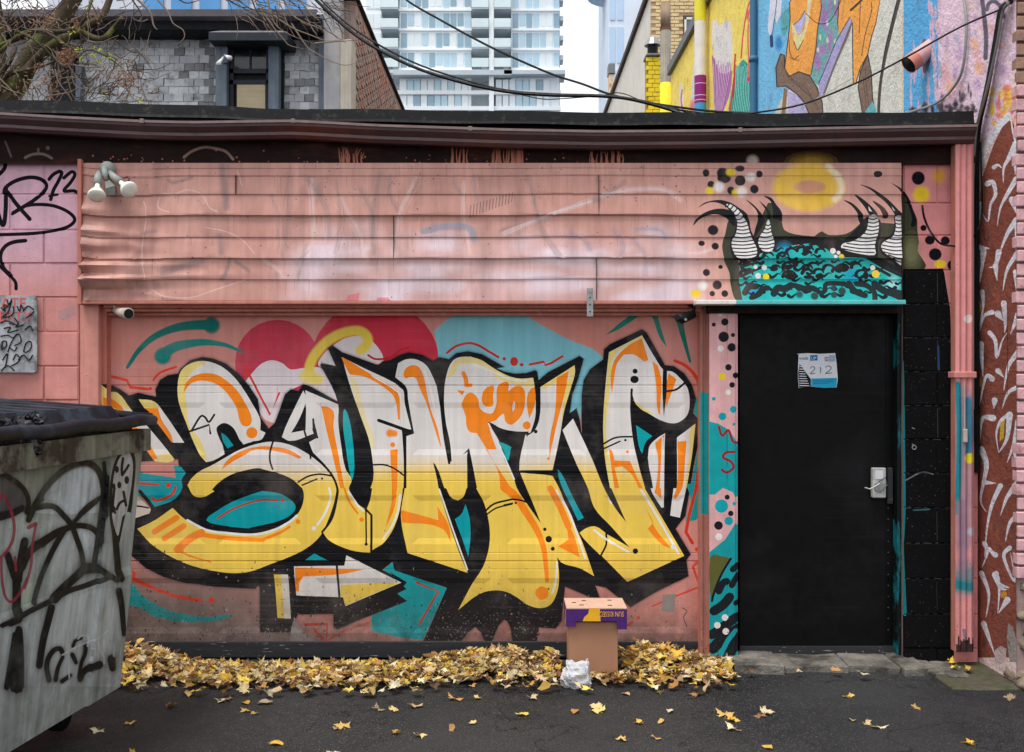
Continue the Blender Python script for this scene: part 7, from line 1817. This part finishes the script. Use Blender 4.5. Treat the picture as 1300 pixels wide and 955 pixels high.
for pts in (((20, 320), (60, 290), (90, 250), (60, 340), (20, 370), (70, 370), (105, 340), (100, 290)), ((55, 240), (70, 280), (90, 240)), ((130, 290), (150, 330), (160, 280), (180, 320)), ((175, 330), (215, 290), (258, 320)), ((200, 380), (240, 350), (258, 330)), ((5, 420), (50, 400), (120, 430), (70, 420)), ((5, 520), (60, 510), (100, 530), (130, 500)), ((10, 620), (45, 600), (50, 560), (20, 560), (15, 620)), ((60, 640), (90, 560), (140, 500), (160, 560), (110, 590)), ((70, 600), (110, 630), (130, 600)), ((180, 630), (200, 570), (235, 560), (235, 610), (200, 640), (178, 632)), ((85, 745), (130, 720), (152, 690), (125, 655), (100, 700)), ((20, 700), (60, 650), (40, 760)), ((10, 300), (40, 330), (30, 280), (70, 300)), ((110, 380), (140, 420), (120, 450), (180, 430)), ((30, 460), (80, 450), (60, 490), (140, 470)), ((140, 700), (180, 660), (220, 700), (250, 660)), ((10, 780), (60, 740), (110, 780)), ((190, 470), (230, 440), (250, 480))):
    MB().tube([(fx(a_, dS), dS - D0 - .003, fz(b_, dS)) for a_, b_ in spline(SG(pts), 4)], .0035, 5).build('scrawl', M_scr, sg)
for a_, b_ in ((44, 378), (44, 468)): MB().tube([(fx(a_, dS), dS - D0 - .004, fz(b_, dS)), (fx(a_, dS), dS - D0, fz(b_, dS))], .006, 8).build('screw', M_gal, sg)

# ------------------------------------------------------------------ floodlight pair and cameras
fl = thing('twin_floodlight', P(138, 212, 5.94), 'grey twin floodlight with two white bulbs on the siding', 'floodlight')
M_lg = mat('grey cast lamp', (148, 152, 148), .5, .15, 20, .15); M_bulb = mat('white flood bulb', (232, 232, 220), .25, .05, 20, 0)
FL = tl(90, 190, 9.55)
def FP(x, y, dy): a_, b_ = FL([(x, y)])[0]; return P(a_, b_, 5.94 - dy)
mbx = MB().tube([FP(445, 230, -.03), FP(445, 230, .02)], .042, 16); mbx.build('wall_plate', M_lg, fl, True)
MB().tube([FP(405, 215, .02), FP(415, 300, .03), FP(430, 370, .035)], [.016, .018, .012], 10).build('arm', M_lg, fl, True)
MB().tube([FP(445, 395, .03), FP(490, 480, .05), FP(500, 560, .05)], [.018, .038, .03], 4).build('sensor', mat('sensor grey', (108, 112, 106), .5, .2, 30, .2), fl)
for a_, b_, c_, d_ in (((340, 270), (330, 330), (325, 420), (312, 560)), ((470, 270), (520, 330), (600, 395), (710, 490))):
    MB().tube([FP(*a_, .01), FP(*b_, .05), FP(*c_, .08)], [.012, .021, .024], 12).build('socket', M_lg, fl, True)
    p0, p1 = FP(*c_, .08), FP(*d_, .14)
    MB().tube([p0, p0.lerp(p1, .35), p0.lerp(p1, .7), p0.lerp(p1, .95), p0.lerp(p1, 1.06), p0.lerp(p1, 1.1)], [.014, .017, .038, .05, .046, .02], 18).build('bulb', M_bulb, fl, True)
MB().tube([FP(640, 350, .02), FP(680, 330, .03), FP(710, 360, .03), FP(690, 390, .02)], .003, 5).build('loose_wire', M_blk_pl, fl)
c1 = thing('bullet_camera', P(142, 390, 6.0), 'pinkish white bullet camera under the siding corner', 'camera')
CM = tl(120, 370, 10.83)
def CP(x, y, d): a_, b_ = CM([(x, y)])[0]; return P(a_, b_, d)
MB().tube([CP(250, 130, 6.03), CP(280, 200, 6.0), CP(300, 240, 6.0)], [.018, .012, .01], 8).build('bracket', M_white_pl, c1, True)
recalc(MB().tube([CP(280, 250, 6.02), CP(370, 290, 5.96), CP(455, 305, 5.92)], [.018, .027, .034], 16).build('housing', M_white_pl, c1, True))
MB().tube([CP(456, 305, 5.918), CP(470, 307, 5.908)], [.035, .034], 16).build('rim', M_white_pl, c1, True)
MB().tube([CP(468, 307, 5.907), CP(472, 307, 5.904)], .028, 16).build('lens', M_blk_pl, c1)
c2 = thing('black_camera', P(878, 400, 6.0), 'black bullet camera on a bracket beside the door pier', 'camera')
CN = tl(840, 370, 9.55)
def CQ(x, y, d): a_, b_ = CN([(x, y)])[0]; return P(a_, b_, d)
recalc(MB().tube([CQ(195, 320, 5.9), CQ(240, 335, 5.92), CQ(380, 280, 5.97)], [.022, .03, .026], 12).build('housing', M_blk_pl, c2, True))
MB().tube([CQ(380, 280, 5.97), CQ(390, 200, 5.98), CQ(340, 180, 5.98), CQ(410, 130, 5.99)], [.014, .012, .014, .016], 8).build('bracket', M_blk_pl, c2)
MB().tube([CQ(290, 340, 5.9), CQ(292, 341, 5.885)], .008, 8).build('knob', M_gal, c2)
MB().tube([CQ(190, 318, 5.895), CQ(186, 316, 5.885)], .018, 12).build('lens', M_blk_pl, c2)

# ------------------------------------------------------------------ cardboard fruit box with its upturned printed lid
M_card = mat('brown cardboard', (164, 120, 94), .85, .12, 8, .25, 60, stretch=(1, 1, .2)); M_cardt = mat('pale card', (202, 166, 146), .85, .15, 10, .25)
M_purp = mat('purple print', (72, 34, 104), .6, .15, 12, .1); M_gold = mat('gold print', (226, 168, 40), .6, .15, 12, .1)
db = 5.72
bx = thing('cardboard_box', (fx(757, db), db - D0 + .17, 0), 'brown cardboard box under an upturned purple fruit-box lid', 'box')
xl, xr, zt = fx(722, db), fx(784.5, db), fz(790, db)
MB().box(xl, xr, db - D0, db - D0 + .2, -.005, zt, .004).build('carton', M_card, bx)
lx0, lx1, lz1 = fx(719, 5.69), fx(796, 5.69), fz(772, 5.69)
lz0 = fz(789, 5.69); ly0, ly1 = 5.69 - D0, 5.69 - D0 + .25
ld = MB().box(lx0, lx1, ly0, ly1, lz1 - .006, lz1).build('lid_top', M_cardt, bx)
mb = MB(); mb.box(lx0, lx1, ly0, ly0 + .006, lz0, lz1 - .007); mb.box(lx1 - .052, lx1, ly0 + .0005, ly0 + .0065, lz0 - .045, lz0 - .0005); mb.box(lx0, lx0 + .055, ly0 + .0005, ly0 + .0065, lz0 - .03, lz0 - .0005); mb.box(lx0, lx0 + .006, ly0 + .007, ly1 - .007, lz0 - .03, lz1 - .007); mb.box(lx1 - .006, lx1, ly0 + .007, ly1 - .007, lz0 - .045, lz1 - .007); mb.box(lx0, lx1, ly1 - .006, ly1, lz0, lz1 - .007)
mb.build('lid_side', M_purp, bx)
BX = tl(690, 740, 7.346)
def bq(pts): return [(fx(a_, 5.69), ly0 - .0015, fz(b_, 5.69)) for a_, b_ in BX(pts)]
recalc(MB().poly(bq([(430, 236), (525, 236), (532, 358), (365, 358), (380, 320), (415, 290)]), (0, .001, 0)).build('gold_patch', M_gold, bx))
MB().box(lx0 - .001, lx0 - .0002, ly0 + .06, ly0 + .1, lz0 - .03, lz1 - .03).build('gold_patch', M_gold, bx)
a_, b_ = BX([(750, 268)])[0]
place_text('SUN KISSED', .042, face_mat(a_, b_, 5.69, .0015, True), M_gold, bx, sx=.62)
for a_, b_ in ((.09, .07), (.25, .06), (.11, .18), (.26, .19), (.05, .13)): MB().box(lx0 + a_ - .012, lx0 + a_ + .012, ly0 + b_ - .008, ly0 + b_ + .008, lz1 + .0004, lz1 + .0012).build('hand_hole', M_ink, bx)
# crumpled white bag in front of the box
M_wbag = mat('crumpled white bag', (208, 208, 212), .45, .12, 20, .5, 40, bdist=.01, trans=.15)
bm = bmesh.new(); bmesh.ops.create_icosphere(bm, subdivisions=4, radius=1)
cb = P(733, 856, 5.6); cb.z = .05
for v in bm.verts:
    p = v.co.copy(); n1 = float(fbm(p.x * 1.9 + 7, p.y * 1.9 + p.z * 2.3, 3, 3)); n2 = float(noise2(p.x * 4 + p.z * 3 + 20, p.y * 4 - p.z * 2 + 30, 5))
    k = .55 + .75 * n1 + .3 * abs(n2 - .5) * 2
    v.co = Vector((cb.x + p.x * .075 * k + max(0, p.z) * .02 * math.sin(p.x * 5), cb.y + p.y * .07 * k, cb.z + p.z * .075 * k + (.02 if p.x > .5 and p.z > .3 else 0)))
b = MB(); b.bm(bm); props(b.build('crumpled_bag', M_wbag), 'crumpled white plastic bag beside the cardboard box', 'plastic bag')

# ------------------------------------------------------------------ fallen leaves
LEAFC = [(202, 158, 72), (222, 190, 120), (230, 208, 156), (214, 172, 80), (232, 218, 182), (206, 178, 138), (232, 190, 76), (178, 126, 68), (224, 204, 164), (238, 208, 100), (140, 98, 66), (230, 214, 176), (112, 80, 58), (196, 150, 96)]
M_leaf = mat('fallen maple leaf', rand=LEAFC, rough=.7, var=.22, scale=22, bump=.15, bscale=80, trans=.18, spec=.25)
def leaf_mesh(seed):
    r = random.Random(seed); n = 0; out = []
    tips = [(-2.25, .62), (-1.35, .85), (0, 1.0), (1.35, .85), (2.25, .62)]
    ring = []
    for i, (a_, l) in enumerate(tips):
        a_ = a_ * .62 * 1.25; l *= r.uniform(.88, 1.1)
        ring += [(a_ - .32, l * .72), (a_ - .17, l * .70), (a_, l), (a_ + .17, l * .70), (a_ + .32, l * .7)]
        if i < 4: ring.append((a_ + .55 * .5 + .22, .5))
    pts = [(math.sin(a_) * l, math.cos(a_) * l) for a_, l in ring]
    cx, cy = r.uniform(.5, 1.5), r.uniform(.3, 1.2); tw = r.uniform(-.6, .6); b = MB()
    def lift(x, y): return .30 * cx * x * x - .22 * cy * (y - .3) ** 2 + .34 * tw * x * y + .10 * math.sin(x * 6 + seed) * math.cos(y * 5)
    cc = (0, .05, lift(0, .05)); b.v.append(cc)
    mid = [(x * .5, y * .5, lift(x * .5, y * .5)) for x, y in pts]; rim = [(x, y, lift(x, y) * 1.15 + r.uniform(-.03, .05)) for x, y in pts]
    m = len(pts); b.v += mid + rim
    for k in range(m - 1):
        b._f((0, 1 + k + 1, 1 + k)); b._f((1 + k, 1 + k + 1, 1 + m + k + 1, 1 + m + k))
    s0 = len(b.v); b.v += [(-.015, .03, 0), (.015, .03, 0), (.03, -.45, .06 * tw), (.01, -.45, .06 * tw)]; b._f((s0, s0 + 1, s0 + 2, s0 + 3))
    me = b.mesh('maple_leaf'); me.materials.append(M_leaf); return me
def scrap_mesh(seed):
    """Torn or folded leaf: a bent oval with a ragged edge."""
    r = random.Random(seed); b = MB(); n = 12; fold = r.uniform(.1, .5)
    for k in range(n):
        an = 2 * math.pi * k / n; l = r.uniform(.55, .95); x, y = math.cos(an) * l * .5, math.sin(an) * l * .8
        b.v.append((x, y, abs(x) * fold + .12 * math.sin(y * 4 + seed)))
    b.v.append((0, 0, .02))
    for k in range(n): b._f((n, k, (k + 1) % n))
    me = b.mesh('maple_leaf'); me.materials.append(M_leaf); return me
leaves = [leaf_mesh(i) for i in range(7)] + [scrap_mesh(i) for i in range(2)]
lr = random.Random(77)
def pile_h(px):   # heap height along the wall, metres
    return float(np.interp(px, [120, 160, 205, 240, 300, 420, 520, 560, 600, 650, 690, 715, 790, 810, 850, 880, 915, 935], [.07, .11, .06, .008, .003, .002, .004, .02, .055, .055, .02, .08, .05, .11, .08, .035, .008, 0]))
spots = []
for i in range(3500):
    px = lr.uniform(110, 930); t = abs(lr.gauss(0, .22)) if lr.random() < .8 else lr.uniform(0, .55)
    y = .03 - t - (.09 if 235 < px < 545 else 0)
    if y < -.62: continue
    x = fx(px, 6.0 + y)
    dens = 1.0 if t < .4 else .45
    if 225 < px < 520 and t < .03: dens = .3
    if lr.random() > dens: continue
    if (xl - .05 < x < xr + .05) and (db - D0 - .02 < y < db - D0 + .32): continue
    h = pile_h(px) * math.exp(-(t / .20) ** 2)
    spots.append((x, y, lr.uniform(.25, 1.05) * h + .004 + lr.uniform(0, .012), t))
for i in range(80):       # strewn over the alley
    x = lr.uniform(-2.0, 3.0); y = -.5 - abs(lr.gauss(0, .7))
    if x > 1.4 and lr.random() < .55: continue
    spots.append((x, y, -.012, 9))
for px, py in ((1012, 858), (1060, 858), (1098, 862), (925, 858), (905, 860), (950, 858), (1225, 845), (1215, 853), (1232, 856), (1206, 846), (1236, 838)):
    d = EYE * S0 * D0 / (py - HY); spots.append((fx(px, d), d - D0, .02, 8))
spots.sort(key=lambda s: (-s[2] - (.2 if s[3] > 8 else 0) + s[1] * .05))
first = spots[:300]; rest = spots[300:]
lab = 'dry yellow maple leaf lying in the alley'
for i, (x, y, z, t) in enumerate(first):
    o = bpy.data.objects.new('maple_leaf', leaves[i % 9]); COL.objects.link(o)
    s_ = lr.uniform(.034, .068); tilt = .40 if t < 5 else .16
    o.scale = (s_, s_, s_); o.location = (x, y, z + (.015 if t < 5 else .008)); o.rotation_euler = (lr.gauss(0, tilt), lr.gauss(0, tilt), lr.uniform(0, 6.28))
    props(o, lab, 'leaf', 'fallen maple leaves')
# the rest of the drift, too many to count
b = MB(); leafdat = [([v.co.copy() for v in m.vertices], [tuple(p.vertices) for p in m.polygons]) for m in leaves]
for i, (x, y, z, t) in enumerate(rest):
    vs, fs = leafdat[lr.randrange(9)]; s_ = lr.uniform(.026, .066); tilt = .34 if t < 5 else .14
    M4 = Matrix.Translation((x, y, z + (.015 if t < 5 else .01))) @ Matrix.Rotation(lr.uniform(0, 6.28), 4, 'Z') @ Matrix.Rotation(lr.gauss(0, tilt), 4, 'X') @ Matrix.Rotation(lr.gauss(0, tilt), 4, 'Y') @ Matrix.Scale(s_, 4)
    q = len(b.v); b.v += [tuple(M4 @ v) for v in vs]; kf = lr.uniform(.5, 1.05); b.cur = tuple(c_ * kf for c_ in lin(lr.choice(LEAFC)))
    for f in fs: b._f(tuple(q + k for k in f))
M_leaf2 = mat('fallen leaf drift', attr='paint', rough=.7, var=.2, scale=60, bump=.1, trans=.15, spec=.25)
props(b.build('leaf_drift', M_leaf2), 'drift of dry yellow leaves heaped along the roll-up door', 'leaves', kind='stuff')
